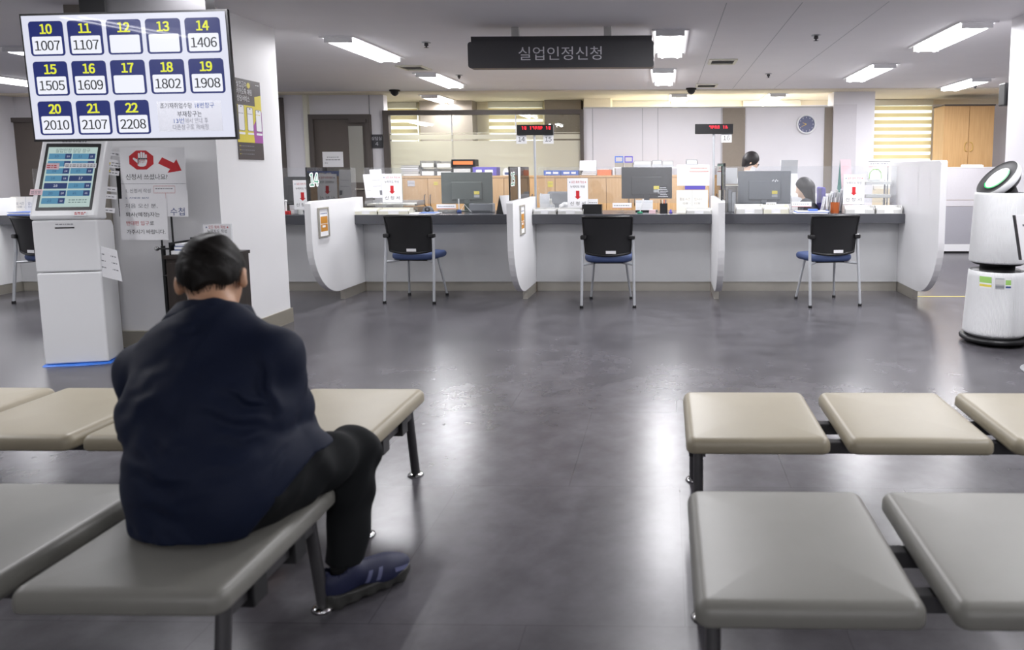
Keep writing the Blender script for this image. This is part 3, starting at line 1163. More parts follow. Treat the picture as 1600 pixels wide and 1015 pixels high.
BAYS = [(-9.6, -7.032), (-6.968, DX[0] - 0.032), (DX[0] + 0.032, DX[1] - 0.032), (DX[1] + 0.032, DX[2] - 0.032), (DX[2] + 0.032, DX[3] - 0.032)]
BL = ['grey-fronted service counter at the far end behind the kiosk', 'grey-fronted service counter between the pale column and the divider numbered 14', 'grey-fronted service counter 14 with a chair before it',
      'grey-fronted service counter 15 in the middle, with the black open monitor', 'grey-fronted service counter 16 with the seated clerk']
for (a, b), lb in zip(BAYS, BL):
    t = thing('service_counter', lb, 'counter', ((a + b) / 2, CF, 0), 0, 'service counter fronts')
    w2 = (b - a) / 2
    MB().box((-w2, 0, 0.1), (w2, 0.04, 0.72), 'grey_lam').obj('front_panel', t)
    q = MB().box((-w2, 0.012, 0), (w2, 0.04, 0.1), 'steel')
    q.obj('kick_plate', t)
q = MB()
for a, b in BAYS:
    q.box((a, 7.34, TOP - 0.1), (b, 7.64, TOP), 'granite')
q.box((-9.6, 7.64, TOP - 0.1), (DX[3] - 0.032, 8.1, TOP), 'granite')
tag(q.obj('counter_worktop', bevel=0.004), 'long dark granite worktop running along all the service counters', 'countertop')


def shield(label, x0, x1, z0=0.93, z1=1.312):
    q = MB().box((x0, 0, z0), (x1, 0.005, z1), 'acrylic')
    for x in (x0 + 0.12, x1 - 0.14):
        q.box((x, -0.012, TOP), (x + 0.025, 0.017, z0 + 0.03), 'acrylic')
    tag(q.obj('acrylic_shield', None, (0, 7.60, 0)), label, 'screen', 'clear acrylic counter shields')


shield('clear acrylic shield standing on counter 14', DX[0] + 0.04, DX[1] - 0.05)
shield('clear acrylic shield standing on counter 15', DX[1] + 0.05, DX[2] - 0.05)
shield('clear acrylic shield standing on counter 16', DX[2] + 0.05, DX[3] - 0.05)
shield('clear acrylic shield on the counter just past the pale column', -6.8, DX[0] - 0.05)


# ------------------------------------------------------------------ visitor chairs
def make_chair():
    t = thing('visitor_chair', 'x', 'chair', (0, 0, 0), 0, 'black and blue visitor chairs')
    # local: back posts at y=0, seat towards +y
    for s in (-1, 1):
        g = MB().tube([(s * 0.247, -0.012, 0.012), (s * 0.243, 0.02, 0.3), (s * 0.238, 0.045, 0.52), (s * 0.236, 0.05, 0.645)], 0.0135, 'silver', 14).obj('rear_leg', t)
        MB().lathe([(0, 0), (0.018, 0), (0.017, 0.022), (0, 0.022)], 'black', 16, (s * 0.247, -0.012, 0)).obj('glide', g)
        g = MB().tube([(s * 0.2, 0.47, 0.012), (s * 0.175, 0.42, 0.22), (s * 0.155, 0.37, 0.4)], 0.0115, 'silver', 14).obj('front_leg', t)
        MB().lathe([(0, 0), (0.017, 0), (0.016, 0.02), (0, 0.02)], 'black', 16, (s * 0.2, 0.47, 0)).obj('glide', g)
        q = MB().box((s * 0.255, 0.02, 0.635), (s * 0.195, 0.075, 0.675), 'black')
        q.obj('back_joint', t, bevel=0.01, seg=3)
        MB().tube([(s * 0.24, 0.035, 0.40), (s * 0.17, 0.1, 0.402), (s * 0.1, 0.2, 0.405)], 0.012, 'silver', 12).obj('seat_rail', t)
    MB().tube([(-0.155, 0.37, 0.402), (0.155, 0.37, 0.402)], 0.011, 'silver', 12).obj('cross_rail', t)
    # seat
    q = MB()
    vs, fs = [], []
    N = 40
    prof = [(0.80, 0.0), (0.93, 0.004), (0.985, 0.018), (1.0, 0.036), (0.985, 0.054), (0.93, 0.066), (0.75, 0.072), (0.4, 0.074)]
    for sc, z in prof:
        for k in range(N):
            a = 2 * math.pi * k / N
            ca, sa = math.cos(a), math.sin(a)
            x = 0.235 * sc * math.copysign(abs(ca) ** 0.55, ca)
            y = 0.225 * sc * math.copysign(abs(sa) ** 0.55, sa)
            vs.append((x * (1 + 0.06 * (y / 0.225)), y, z - 0.012 * max(0, y / 0.225) ** 3))
    for i in range(len(prof) - 1):
        for k in range(N):
            l = (k + 1) % N
            fs.append((i * N + k, i * N + l, (i + 1) * N + l, (i + 1) * N + k))
    fs.append(tuple(range((len(prof) - 1) * N, len(prof) * N)))
    fs.append(tuple(range(N))[::-1])
    q.add(vs, fs, 'blue_seat', True).obj('seat', t, (0, 0.27, 0.412))
    MB().box((-0.14, 0.12, 0.398), (0.14, 0.42, 0.414), 'black').obj('seat_pan', t)
    # curved back: frame ring and mesh
    z0, z1 = 0.505, 0.845
    NU, NV = 16, 14

    def bp(u, v):
        wv = 0.205 + 0.025 * v
        x = u * wv
        z = z0 + (z1 - z0) * v - 0.014 * (1 - v) * (1 - u * u) * 1.6 + 0.004 * v * (1 - u * u)
        y = 0.045 - 0.055 * (1 - u * u) * (0.7 + 0.3 * v) - 0.05 * v ** 2 + 0.02
        return (x, y, z)
    q = MB()
    vs, fs = [], []
    for th in (0.0, 0.012):
        for j in range(NV + 1):
            for i in range(NU + 1):
                p = bp(-0.97 + 1.94 * i / NU, 0.02 + 0.96 * j / NV)
                vs.append((p[0], p[1] + th, p[2]))
    W = NU + 1
    o2 = W * (NV + 1)
    for j in range(NV):
        for i in range(NU):
            a = j * W + i
            fs.append((a, a + 1, a + W + 1, a + W))
            fs.append((o2 + a, o2 + a + W, o2 + a + W + 1, o2 + a + 1))
    q.add(vs, fs, 'mesh', True).obj('back_mesh', t)
    ring = [bp(-1 + 2 * i / 12, 0) for i in range(13)] + [bp(1, j / 10) for j in range(1, 11)] + [bp(1 - 2 * i / 12, 1) for i in range(1, 13)] + [bp(-1, 1 - j / 10) for j in range(1, 11)]
    MB().tube([(p[0], p[1] + 0.006, p[2]) for p in ring], 0.013, 'black', 10, False).obj('back_frame', t)
    p = bp(0.05, 0.03)
    MB().box((-0.047, -0.012, 0.497), (0.047, -0.01 + 0.0, 0.525), 'paper').obj('label_sticker', t, (0.03, p[1] - 0.004, 0.006))
    return t


ch = make_chair()
ch.location = (-2.497, 6.83, 0)
ch['label'] = 'black mesh visitor chair with blue seat in front of counter 14'
ch.rotation_euler = (0, 0, math.radians(-3))
dup(ch, 'black mesh visitor chair with blue seat in front of counter 15, facing straight in', (-0.552, 6.62, 0), math.radians(1))
dup(ch, 'black mesh visitor chair with blue seat turned slightly, in front of counter 16', (1.572, 6.68, 0), math.radians(11))
dup(ch, 'black mesh visitor chair with blue seat partly hidden by the white kiosk', (-6.17, 6.76, 0), math.radians(-17))



# ------------------------------------------------------------------ red queue displays on poles
def glyphs(q, s, u0, v1, h, pitch, n):
    """Top half of blocky lit characters, as the scanning display shows them."""
    seg = {'1': [(.35, 0, .6, 1), (.1, .75, .35, 1)], '4': [(.0, .1, .25, 1), (.6, .0, .85, 1), (.25, 0, .6, .3)], '2': [(0, .7, .9, 1), (.65, .1, .9, .7)],
           'P': [(0, .78, .8, 1), (0, 0, .22, .78), (.6, .35, .82, .78)], 'n': [(0, .78, .9, 1), (0, 0, .2, .78), (.7, 0, .9, .78)], '6': [(0, 0, .25, 1), (.3, .55, .6, .95), (.6, .1, .95, .5)], ' ': []}
    for k, c in enumerate(s):
        for a, b, c2, d in seg[c]:
            q.rect(u0 + (k + a * .72) * pitch, v1 - h + b * h, u0 + (k + c2 * .72) * pitch, v1 - h + d * h, n, 'red_led')


def led(label, px0, px1, py0, py1, pole, plates, s, u0):
    Y = 7.69
    a, b = at(px0, py0, Y), at(px1, py1, Y)
    xp = X(pole, 260, Y)
    t = thing('queue_display', label, 'display', (xp, Y, TOP), 0, 'red number displays on poles')
    z0, z1 = b[2] - TOP, a[2] - TOP
    MB().box((a[0] - xp, -0.03, z0), (b[0] - xp, 0.03, z1), 'black').obj('display_box', t, bevel=0.003)
    q = MB().frame((0, -0.031, 0))
    h = (z1 - z0)
    glyphs(q, s, a[0] - xp + u0, z1 - h * 0.17, h * 0.3, 0.0285, 0)
    q.obj('lit_digits', t)
    MB().tube([(0, 0, 0.006), (0, 0, z0)], 0.013, 'silver', 14).obj('pole', t)
    MB().lathe([(0, 0), (0.04, 0), (0.04, 0.006), (0, 0.008)], 'silver', 24).obj('base_plate', t)
    for s_, c in plates:
        q = MB().frame((X(c, 217, Y) - xp, -0.012, z0 - 0.09))
        q.box((-0.055, 0, -0.004), (0.055, 0.09, 0), 'paper').digits(s_, 0, 0.047, 0.062, 0.001, 'ink', 0.066)
        q.obj('number_plate', t)


led('red queue display on a pole with number plates 14 and 15', 808, 865, 195, 211, 836, [('14', 815), ('15', 857)], '14 12PnP 14', 0.055)
led('red queue display on a pole with a single number plate 16', 1086, 1145, 194, 209, 1115, [('16', 1135)], '2Pnn 16', 0.15)


# ------------------------------------------------------------------ big number display on the ceiling
u, v = Vector((0.9992, -0.0389, 0.0064)), Vector((-0.0072, -0.022, 0.9997))
v = (v - u * v.dot(u)).normalized()
nn = u.cross(v)
wd, ht = 1.21, 0.696
org = Vector((-3.6809, 4.1571, 1.4677))
t = thing('number_display', 'large tilted ceiling-mounted screen listing counter numbers 10 to 22', 'screen', tuple(org))
o0 = (0, 0, 0)
q = MB().frame(o0, u, v)
q.box((-0.012, -0.014, -0.022), (wd + 0.012, ht + 0.012, -0.003), 'black')
q.box((0.1, 0.08, -0.07), (wd - 0.2, ht - 0.12, -0.022), 'black_matte')
q.obj('housing', t)
q = MB().frame(o0, u, v)
q.rect(0, 0, wd, ht, 0, 'scr_white')
n = 0.0006
cells = [('10', '1007'), ('11', '1107'), ('12', ''), ('13', ''), ('14', '1406'), ('15', '1505'), ('16', '1609'), ('17', ''), ('18', '1802'), ('19', '1908'), ('20', '2010'), ('21', '2107'), ('22', '2208')]
cw, chh = wd * 0.172, ht * 0.278
for i, (a, b) in enumerate(cells):
    r_, c_ = divmod(i, 5)
    x0 = wd * (0.031 + 0.1925 * c_)
    y0 = ht * (1 - 0.045 - 0.322 * r_) - chh
    q.rrect(x0, y0, x0 + cw, y0 + chh, 0.02, n, 'scr_navy')
    q.rrect(x0 + cw * .07, y0 + chh * .05, x0 + cw * .93, y0 + chh * .56, 0.008, 2 * n, 'scr_cell')
    for dx, dy in ((-.0025, .0015), (.0025, -.0015), (.0025, .0015), (-.0025, -.0015)):
        q.digits(a, x0 + cw * .5 + dx, y0 + chh * .775 + dy, chh * .36, 3 * n + dx * .02, 'scr_yellow', cw * .33)
    if b:
        for dx in (-.0012, .0012):
            q.digits(b, x0 + cw * .5 + dx, y0 + chh * .3, chh * .375, 3 * n + dx * .02, 'scr_black', cw * .72)
q.obj('lit_screen', t)
ou = org + u * wd * 0.5 + v * ht * 0.8
q = MB()
zt_ = CEIL - org.z
q.box((0.27, 0.07, ht * .75), (0.42, 0.2, zt_), 'black_matte').box((0.42, 0.09, ht * .8), (1.0, 0.18, zt_), 'dark_steel').box((0.1, 0.02, zt_ - .02), (1.1, 0.3, zt_), 'dark_steel')
q.obj('ceiling_mount', t)
# paper taped on the display
q = MB().frame(o0, u, v)
pw, ph = wd * 0.315, ht * 0.245
q.box((0, 0, 0), (pw, ph, 0.0008), 'note_thin')
q.text('조기재취업수당', pw * .3, ph * .84, .034, .0016, 'ink', wide=pw * .5)
q.text('18번창구', pw * .74, ph * .84, .034, .0016, 'ink_blue', wide=pw * .3)
q.text('부재창구는', pw * .5, ph * .56, .036, .0016, 'ink', wide=pw * .38)
q.text('13번', pw * .32, ph * .34, .034, .0016, 'ink_blue', wide=pw * .16)
q.text('에서 안내 후', pw * .6, ph * .34, .034, .0016, 'ink_grey', wide=pw * .36)
q.text('다른창구로 재배정', pw * .5, ph * .13, .034, .0016, 'ink_grey', wide=pw * .56)
tag(q.obj('paper_note', None, tuple(org + u * wd * 0.63 + v * ht * 0.05 + nn * 0.003)), 'white paper note taped to the lower corner of the big number display', 'notice')

# ------------------------------------------------------------------ kiosk
KA = math.radians(14)
t = thing('ticket_kiosk', 'white freestanding touchscreen ticket kiosk on a blue plastic sheet', 'kiosk', (-3.93, 4.595, 0.012), KA)
KW = 0.185


def kprism(pts, w2, m, name, par, bev=0.012):
    q = MB().frame((0, 0, 0), (0, 1, 0), (0, 0, 1))
    q.prism(pts, -w2, w2, m)
    return q.obj(name, par, bevel=bev, seg=4)


kprism([(0, 0), (0, 0.61), (0.22, 0.61), (0.22, 0)], KW, 'white_gloss', 'lower_cabinet', t)
kprism([(0, 0.614), (0, 0.955), (0.2, 0.94), (0.22, 0.9), (0.22, 0.614)], KW, 'white_gloss', 'upper_cabinet', t)
kh = kprism([(-0.006, 0.957), (-0.008, 0.985), (0.214, 1.482), (0.244, 1.514), (0.284, 1.514), (0.299, 1.487), (0.12, 1.02), (0.13, 0.95)], KW + 0.006, 'white_gloss', 'screen_head', t, 0.02)
sv = Vector((0, 0.222, 0.497)).normalized()
so = Vector((0, -0.008, 0.985))
q = MB().frame(so, (1, 0, 0), sv)
q.rrect(-0.16, 0.035, 0.16, 0.515, 0.006, 0.0008, 'black')
q.rect(-0.143, 0.058, 0.143, 0.488, 0.0014, 'scr_cyan')
q.text('실업인정 담당 창구', 0, 0.46, 0.034, 0.0022, 'scr_txt', wide=0.2)
k = 10
for r_ in range(7):
    for c_ in range(2):
        if r_ == 6 and c_ == 1:
            lines(q, 0.02, 0.13, 0.105, 0.002, 'scr_txt', .006, 8)
            lines(q, 0.02, 0.13, 0.088, 0.002, 'scr_txt', .006, 9)
            continue
        x0, y0 = -0.134 + c_ * 0.137, 0.400 - r_ * 0.053
        dark = k in (17, 18)
        q.rrect(x0, y0, x0 + 0.132, y0 + 0.041, 0.004, 0.002, 'scr_btn2' if dark else 'scr_btn')
        if not dark:
            q.rect(x0 + 0.094, y0 + 0.002, x0 + 0.13, y0 + 0.039, 0.0026, 'scr_btn2')
            q.digits(str(k), x0 + 0.112, y0 + 0.02, 0.016, 0.0032, 'scr_white', 0.016)
        q.digits(str(k), x0 + (0.066 if dark else 0.045), y0 + 0.021, 0.022, 0.0032, 'scr_white' if dark else 'scr_btn2', 0.022)
        k += 1
q.obj('touch_screen', kh)
q = MB().frame((0, 0, 0)).box((-0.055, 0.9, 0.0), (0.055, 0.908, 0.0012), 'black')
lines(q, -0.05, 0.05, 0.925, 0.0012, 'ink_grey', .005, 2)
q.obj('ticket_slot', t)
t.children[1].name = 'upper_cabinet'


def kpoint(x, y, z):
    c, s = math.cos(KA), math.sin(KA)
    return (-3.93 + c * x - s * y, 4.595 + s * x + c * y, z + 0.012)


# blue sheet under it
pts = []
r2 = random.Random(3)
for k in range(44):
    a = 2 * math.pi * k / 44
    sx = 0.205 * math.copysign(abs(math.cos(a)) ** .35, math.cos(a)) * (1 + r2.uniform(-.03, .05))
    sy2 = 0.135 * math.copysign(abs(math.sin(a)) ** .35, math.sin(a)) * (1 + r2.uniform(-.03, .05))
    pts.append((sx, 0.11 + sy2))
q = MB()
N = len(pts)
vs = [(x, y, 0.0005) for x, y in pts] + [(x * 0.96, 0.11 + (y - 0.11) * 0.96, 0.006 + r2.uniform(0, .006)) for x, y in pts] + [(x * 0.86, 0.11 + (y - 0.11) * 0.86, 0.0105) for x, y in pts]
fs = []
for i in range(2):
    for k in range(N):
        fs.append((i * N + k, i * N + (k + 1) % N, (i + 1) * N + (k + 1) % N, (i + 1) * N + k))
fs.append(tuple(range(2 * N, 3 * N)))
q.add(vs, fs, 'blue_mat', True)
tag(q.obj('plastic_sheet', None, (-3.93, 4.595, 0), KA), 'crumpled bright blue plastic sheet under the white kiosk', 'sheet')

# papers and tags stuck on the kiosk
kn = at(157, 431, 4.66)
q = MB().frame((0, 0, 0), (0.96, -0.2, -0.17), (-0.14, 0.05, 1))
q.box((0, 0, 0), (0.18, 0.21, 0.0012), 'paper')
for k in range(3):
    lines(q, 0.02, 0.165, 0.155 - k * 0.045, .002, 'ink_grey', .007, 20 + k)
q.box((0.07, 0.06, 0.0015), (0.12, 0.18, .0026), 'paper')
tag(q.obj('kiosk_notice', None, tuple(kn)), 'creased white paper notice hanging from the side of the kiosk', 'notice')
tag_spots = [(0.235, 1.38), (0.2, 1.30), (0.19, 1.25), (0.14, 1.14), (0.13, 1.09), (0.09, 1.0)]
tl = ['topmost white paper tag on the kiosk side, by its rounded shoulder', 'wide white paper tag with a yellow mark on the kiosk side', 'white paper tag just under the yellow-marked one on the kiosk side',
      'upper of the middle pair of white tags on the kiosk side', 'lower of the middle pair of white tags on the kiosk side', 'lowest white paper tag on the kiosk side']
for (yy, zz), lb in zip(tag_spots, tl):
    q = MB().frame((0, 0, 0), (0.8, 0.6, -0.15), (0.1, 0.2, 1))
    wide = 0.11 if 'wide' in lb else 0.075
    q.box((0, 0, 0), (wide, 0.055 if 'wide' in lb else 0.032, 0.001), 'paper')
    lines(q, 0.01, wide - 0.01, 0.012, .0018, 'ink_grey', .006, int(zz * 100))
    if 'yellow' in lb:
        q.rect(0.006, 0.02, 0.024, 0.034, .0018, 'yellow')
        lines(q, 0.03, wide - 0.01, 0.03, .0018, 'ink_grey', .006, 5)
    tag(q.obj('paper_tag', None, kpoint(KW - 0.012, yy, zz), KA), lb, 'tag', 'paper tags on the kiosk')


def on_screen(name, label, uu, vv, w_, h_, m, red=False):
    q = MB().frame((0, 0, 0), (1, 0, 0), sv)
    q.box((0, 0, 0), (w_, h_, 0.001), m)
    lines(q, .006, w_ - .006, h_ * .55, .0018, 'ink_red' if red else 'ink_grey', .006, int(uu * 1000) % 97)
    lines(q, .006, w_ - .006, h_ * .25, .0018, 'ink_red' if red else 'ink_grey', .006, int(vv * 1000) % 91)
    pp = so + Vector((uu, 0, 0)) + sv * vv + Vector((0, -0.003, 0.001))
    tag(q.obj(name, None, kpoint(*pp), KA), label, 'tag', 'paper tags on the kiosk')


on_screen('paper_tag', 'small pink-printed tag stuck over the second row of kiosk buttons', -0.14, 0.325, 0.075, 0.045, 'pink', True)
on_screen('paper_tag', 'long white paper strip stuck across the kiosk screen', -0.035, 0.335, 0.185, 0.035, 'paper')
on_screen('paper_tag', 'pale pink tag on the screen edge of the kiosk', -0.205, 0.145, 0.07, 0.04, 'pink')
on_screen('paper_tag', 'pink-printed tag below the kiosk screen', 0.06, -0.005, 0.075, 0.035, 'paper', True)
on_screen('paper_tag', 'white printed strip along the top edge of the kiosk head', -0.075, 0.518, 0.16, 0.025, 'paper')


# ------------------------------------------------------------------ notice stand in front of the column
SY = 4.9
t = thing('notice_stand', 'black pole stand carrying a white stop-hand notice', 'sign stand', (X(262, 480, SY), SY, 0))
bx0 = t.location.x
p1, p2 = at(243, 372, SY), at(262, 480, SY)
q = MB().tube([(0, 0.0, 0.02), (0, 0.0, Zp(243, 384, SY))], 0.014, 'black')
q.obj('pole', t)
MB().lathe([(0, 0), (0.1, 0), (0.1, 0.012), (0.02, 0.024), (0, 0.024)], 'black', 32).obj('base', t)
xr = X(262, 384, SY) - bx0
q = MB().tube([(-0.03, -0.02, Zp(243, 388, SY)), (0.09, -0.02, Zp(243, 388, SY))], 0.006, 'black')
q.tube([(0, -0.02, Zp(243, 430, SY)), (0.07, -0.02, Zp(243, 430, SY))], 0.006, 'black')
q.obj('cross_arm', t)
q = MB()
for x, zz in ((-0.03, 388), (0.085, 388), (0.07, 430)):
    q.lathe([(0, -0.016), (0.012, -0.012), (0.016, 0), (0.012, 0.012), (0, 0.016)], 'chrome', 14, (x, -0.02, Zp(243, zz, SY)))
q.obj('knob', t)
bz0, bz1 = Zp(240, 338, SY), Zp(240, 262, SY)
bL, bR = X(188, 330, SY) - bx0, X(293, 330, SY) - bx0
MB().box((bL, -0.012, bz0), (bR, 0.0, bz1), 'black').obj('backing_board', t)
for x in (-0.01, 0.07):
    MB().tube([(x, 0.006, Zp(243, 390, SY)), (x, 0.006, bz1 - 0.1)], 0.006, 'black').obj('riser_rod', t)

a = at(190, 338, SY - 0.02)
b = at(299, 230, SY - 0.02)
pw = X(292, 330, SY - 0.02) - X(191, 330, SY - 0.02)
ph = b[2] - a[2]
NVV = 12


def hand(q, cx_, cy_, s, n):
    palm = [(-.30, -.42), (-.12, -.5), (.14, -.5), (.32, -.4), (.40, -.15), (.40, .12), (-.26, .12), (-.30, -.1)]
    q.poly([(cx_ + x * s, cy_ + y * s) for x, y in palm], n, 'paper')
    for x, y1, wdt in ((-.18, .48, .14), (.0, .56, .14), (.18, .52, .14), (.34, .38, .12)):
        q.rrect(cx_ + (x - wdt / 2) * s, cy_ + .0 * s, cx_ + (x + wdt / 2) * s, cy_ + y1 * s, wdt / 2 * s * .95, n, 'paper')
    th_ = [(-.2, -.35), (-.62, .02), (-.64, .12), (-.56, .15), (-.42, .07), (-.24, -.02)]
    q.poly([(cx_ + x * s, cy_ + y * s) for x, y in th_], n, 'paper')


q = MB().frame((0, 0, 0), (1, 0, 0), (0.035, 0, 1))
q.box((0, 0, 0), (pw, ph, 0.0012), 'paper')
q.box((pw * .45, -0.002, 0.0), (pw + .008, ph * .38, 0.0013), 'paper')
octa = [(pw * .33 + 0.083 * math.cos(math.radians(22.5 + 45 * k)) * 1.1, ph * .82 + 0.07 * math.sin(math.radians(22.5 + 45 * k))) for k in range(8)]
q.poly([(x, y) for x, y in octa], .002, 'red')
hand(q, pw * .335, ph * .825, 0.095, .0027)
q.text('잠깐!', pw * .335, ph * .80, .026, .0034, 'ink_red')
ar = [(-.5, .17), (.05, .17), (.05, .38), (.5, 0), (.05, -.38), (.05, -.17), (-.5, -.17)]
ca, sa = math.cos(math.radians(-30)), math.sin(math.radians(-30))
q.poly([(pw * .78 + (x * ca - y * sa) * .17, ph * .74 + (x * sa + y * ca) * .14) for x, y in ar], .002, 'red')
q.text('신청서 쓰셨나요?', pw * .4, ph * .57, .043, .002, 'ink', wide=pw * .64)
q.rect(0, ph * .475, pw, ph * .48, .0018, 'ink_grey')
q.text('1. 신청서 작성', pw * .26, ph * .37, .032, .0022, 'ink_grey', wide=pw * .38)
q.text('2. 아래로 본인', pw * .24, ph * .25, .03, .0022, 'ink_blue', wide=pw * .36)
q.text('번호표 뽑기', pw * .3, ph * .16, .028, .0022, 'ink_grey', wide=pw * .28)
for e in ((pw * .5, ph * .34, pw * .83, ph * .345), (pw * .5, ph * .44, pw * .83, ph * .445), (pw * .5, ph * .34, pw * .503, ph * .44), (pw * .827, ph * .34, pw * .83, ph * .44), (pw * .68, ph * .2, pw * .683, ph * .34), (pw * .55, ph * .2, pw * .68, ph * .203)):
    q.rect(*e, .0022, 'ink_red')
lines(q, pw * .53, pw * .8, ph * .4, .0022, 'ink_grey', .005, 12)
q.rrect(pw * .48, ph * .13, pw * .58, ph * .22, .01, .0022, 'ink_blue')
q.rrect(pw * .44, ph * .155, pw * .55, ph * .195, .008, .0026, 'paper')
q.text('수첩', pw * .86, ph * .06, .06, .0022, 'ink_blue', wide=pw * .22)
tag(q.obj('stop_notice', None, (a[0] + 0.005, SY - 0.016, a[2])), 'white notice with red stop-hand octagon and red arrow on the black stand', 'notice')

a = at(187, 375, SY - 0.04)
pw2 = X(260, 372, SY) - X(187, 372, SY)
ph2 = Zp(220, 310, SY) - Zp(220, 374, SY)
q = MB().frame((0, 0, 0), (1, 0, 0), (0.02, 0, 1))
q.box((0, 0, 0), (pw2, ph2, 0.001), 'paper')
for k, (s, m_, wf) in enumerate([('처음 오신 분,', 'ink_grey', .68), ('퇴사(예정)자는', 'ink', .72), ('반대편 입구', 'ink_red', .48), ('가주시기 바랍니다.', 'ink', .82)]):
    yy = ph2 * (.82 - .21 * k)
    q.text(s, pw2 * .12, yy, .034, .002, m_, 'LEFT', wide=pw2 * wf)
    if k == 2:
        q.text('로', pw2 * .67, yy, .034, .002, 'ink')
tag(q.obj('paper_note', None, (a[0], SY - 0.022, a[2])), 'white note with black and red writing hanging below the stop-hand notice', 'notice')

# dark cabinet, tray and form sign behind the man
DY = 4.72
cx0 = X(257, 400, DY)
ctop = Zp(300, 399, DY)
t = thing('storage_cabinet', 'dark brown wooden cabinet against the pale column, behind the man', 'cabinet', (cx0 + 0.19, DY, 0))
MB().box((-0.18, 0, 0), (0.18, 0.34, ctop - 0.022), 'dark_wood').obj('body', t)
MB().box((-0.19, -0.015, ctop - 0.022), (0.19, 0.345, ctop), 'dark_wood').obj('top_board', t)
for s in (-1, 1):
    d = MB().box((s * 0.005, -0.012, 0.03), (s * 0.175, 0, ctop - 0.05), 'dark_wood').obj('cabinet_door', t)
    MB().box((s * 0.03 - 0.005, -0.03, 0.42), (s * 0.03 + 0.005, -0.012, 0.5), 'steel').obj('handle', d)
t = thing('paper_tray', 'black paper tray with printed sheets on the dark brown cabinet', 'tray', (cx0 + 0.15, DY + 0.13, ctop))
q = MB().box((-0.13, -0.11, 0), (0.13, 0.12, 0.006), 'black').box((-0.13, -0.11, 0), (-0.122, 0.12, 0.085), 'black').box((0.122, -0.11, 0), (0.13, 0.12, 0.085), 'black').box((-0.13, 0.112, 0), (0.13, 0.12, 0.1), 'black')
q.obj('tray_body', t)
q = MB().box((-0.11, -0.12, 0.006), (0.115, 0.1, 0.03), 'paper').box((-0.1, -0.1, 0.03), (0.118, 0.1, 0.038), 'ink_blue').box((-0.1, -0.1, 0.038), (0.11, 0.1, 0.055), 'paper').box((-0.1, -0.1, 0.055), (0.112, 0.1, 0.06), 'ink_blue').box((-0.1, -0.09, 0.06), (0.1, 0.1, 0.075), 'paper')
q.obj('sheets', t)


def form_sign(label, x, y, z, w_, h_, lift=0.0):
    t = thing('form_sign', label, 'sign', (x, y, z), 0, 'application form signs with red arrows')
    h_ -= lift
    q = MB().box((-w_ / 2 - .004, 0, 0.004), (w_ / 2 + .004, 0.004, h_ + lift + .004), 'acrylic').box((-w_ / 2 - .004, -0.03, 0), (w_ / 2 + .004, 0.03, 0.004), 'acrylic')
    q.obj('acrylic_holder', t)
    q = MB().frame((0, -0.0015, 0.004 + lift))
    q.box((-w_ / 2, 0, -0.001), (w_ / 2, h_, 0), 'paper')
    q.text('★', -w_ * .38, h_ * .865, w_ * .1, .0008, 'ink_blue')
    q.text('★', w_ * .38, h_ * .865, w_ * .1, .0008, 'ink_red')
    q.text('모든 회차 작성', 0, h_ * .865, w_ * .13, .0008, 'ink_red', wide=w_ * .6)
    q.text('누락지도 작성', 0, h_ * .71, w_ * .14, .0008, 'ink', wide=w_ * .7)
    s = h_ * .29
    yc = h_ * .44
    q.poly([(-.19 * s, .5 * s), (-.19 * s, -.2 * s), (-.37 * s, -.2 * s), (0, -.5 * s), (.37 * s, -.2 * s), (.19 * s, -.2 * s), (.19 * s, .5 * s)][::1], .0008, 'red') if False else q.add(
        [(-.2 * s, yc + .5 * s, .0008), (-.2 * s, yc - .2 * s, .0008), (.2 * s, yc - .2 * s, .0008), (.2 * s, yc + .5 * s, .0008), (-.37 * s, yc - .18 * s, .0008), (0, yc - .5 * s, .0008), (.37 * s, yc - .18 * s, .0008)],
        [(0, 1, 2, 3), (4, 5, 6)], 'red')
    q.text('신 청 서', 0, h_ * .15, w_ * .2, .0008, 'ink', wide=w_ * .74)
    q.obj('printed_sheet', t)
    return t


def sign_px(label, x0, x1, y0, y1, Y, zb=None):
    z = TOP if zb is None else zb
    form_sign(label, X((x0 + x1) / 2, y1, Y), Y, z, X(x1, y1, Y) - X(x0, y1, Y), Zp((x0 + x1) / 2, y0, Y) - z - 0.006, max(0, Zp((x0 + x1) / 2, y1, Y) - z - 0.004))


fz = ctop
form_sign('application form sign on the dark brown cabinet, mostly hidden by the man', X(334, 360, DY + 0.25), DY + 0.29, fz, 0.2, Zp(334, 352, DY + 0.2) - fz)

# poster on the column side
def atx(px_, py_, xx):
    d = at(px_, py_, 1.0) - np.array([0, 0, EYE])
    return np.array([0, 0, EYE]) + d * (xx / d[0])


pa, pb = atx(363, 119, -3.205), atx(413, 250, -3.205)
y0_, y1_ = pa[1], pb[1]
z0_, z1_ = pb[2], (pa[2] + atx(407, 130, -3.205)[2]) / 2
y0_ += 0.02
w_, h_ = y1_ - y0_, z1_ - z0_
q = MB().frame((0, 0, 0), (0, 1, 0), (0, 0, 1))
M['poster_brown'] = mat('dark_brown_print', '#3b3131', 0.5)
M['poster_yellow'] = mat('yellow_print', '#d9c92f', 0.5)
M['poster_purple'] = mat('magenta_purple_print', '#a14aa0', 0.5)
q.box((0, 0, 0), (w_, h_, 0.003), 'poster_brown')
e = .0036
q.poly([(0, h_ * .215), (w_, h_ * .215), (w_, h_ * .83), (w_ * .74, h_ * .8), (w_ * .74, h_ * .68), (0, h_ * .68)], e, 'poster_yellow')
q.poly([(w_ * .66, h_ * .215), (w_, h_ * .215), (w_, h_ * .62), (w_ * .82, h_ * .55), (w_ * .62, h_ * .42)], e * 1.1, 'poster_purple')
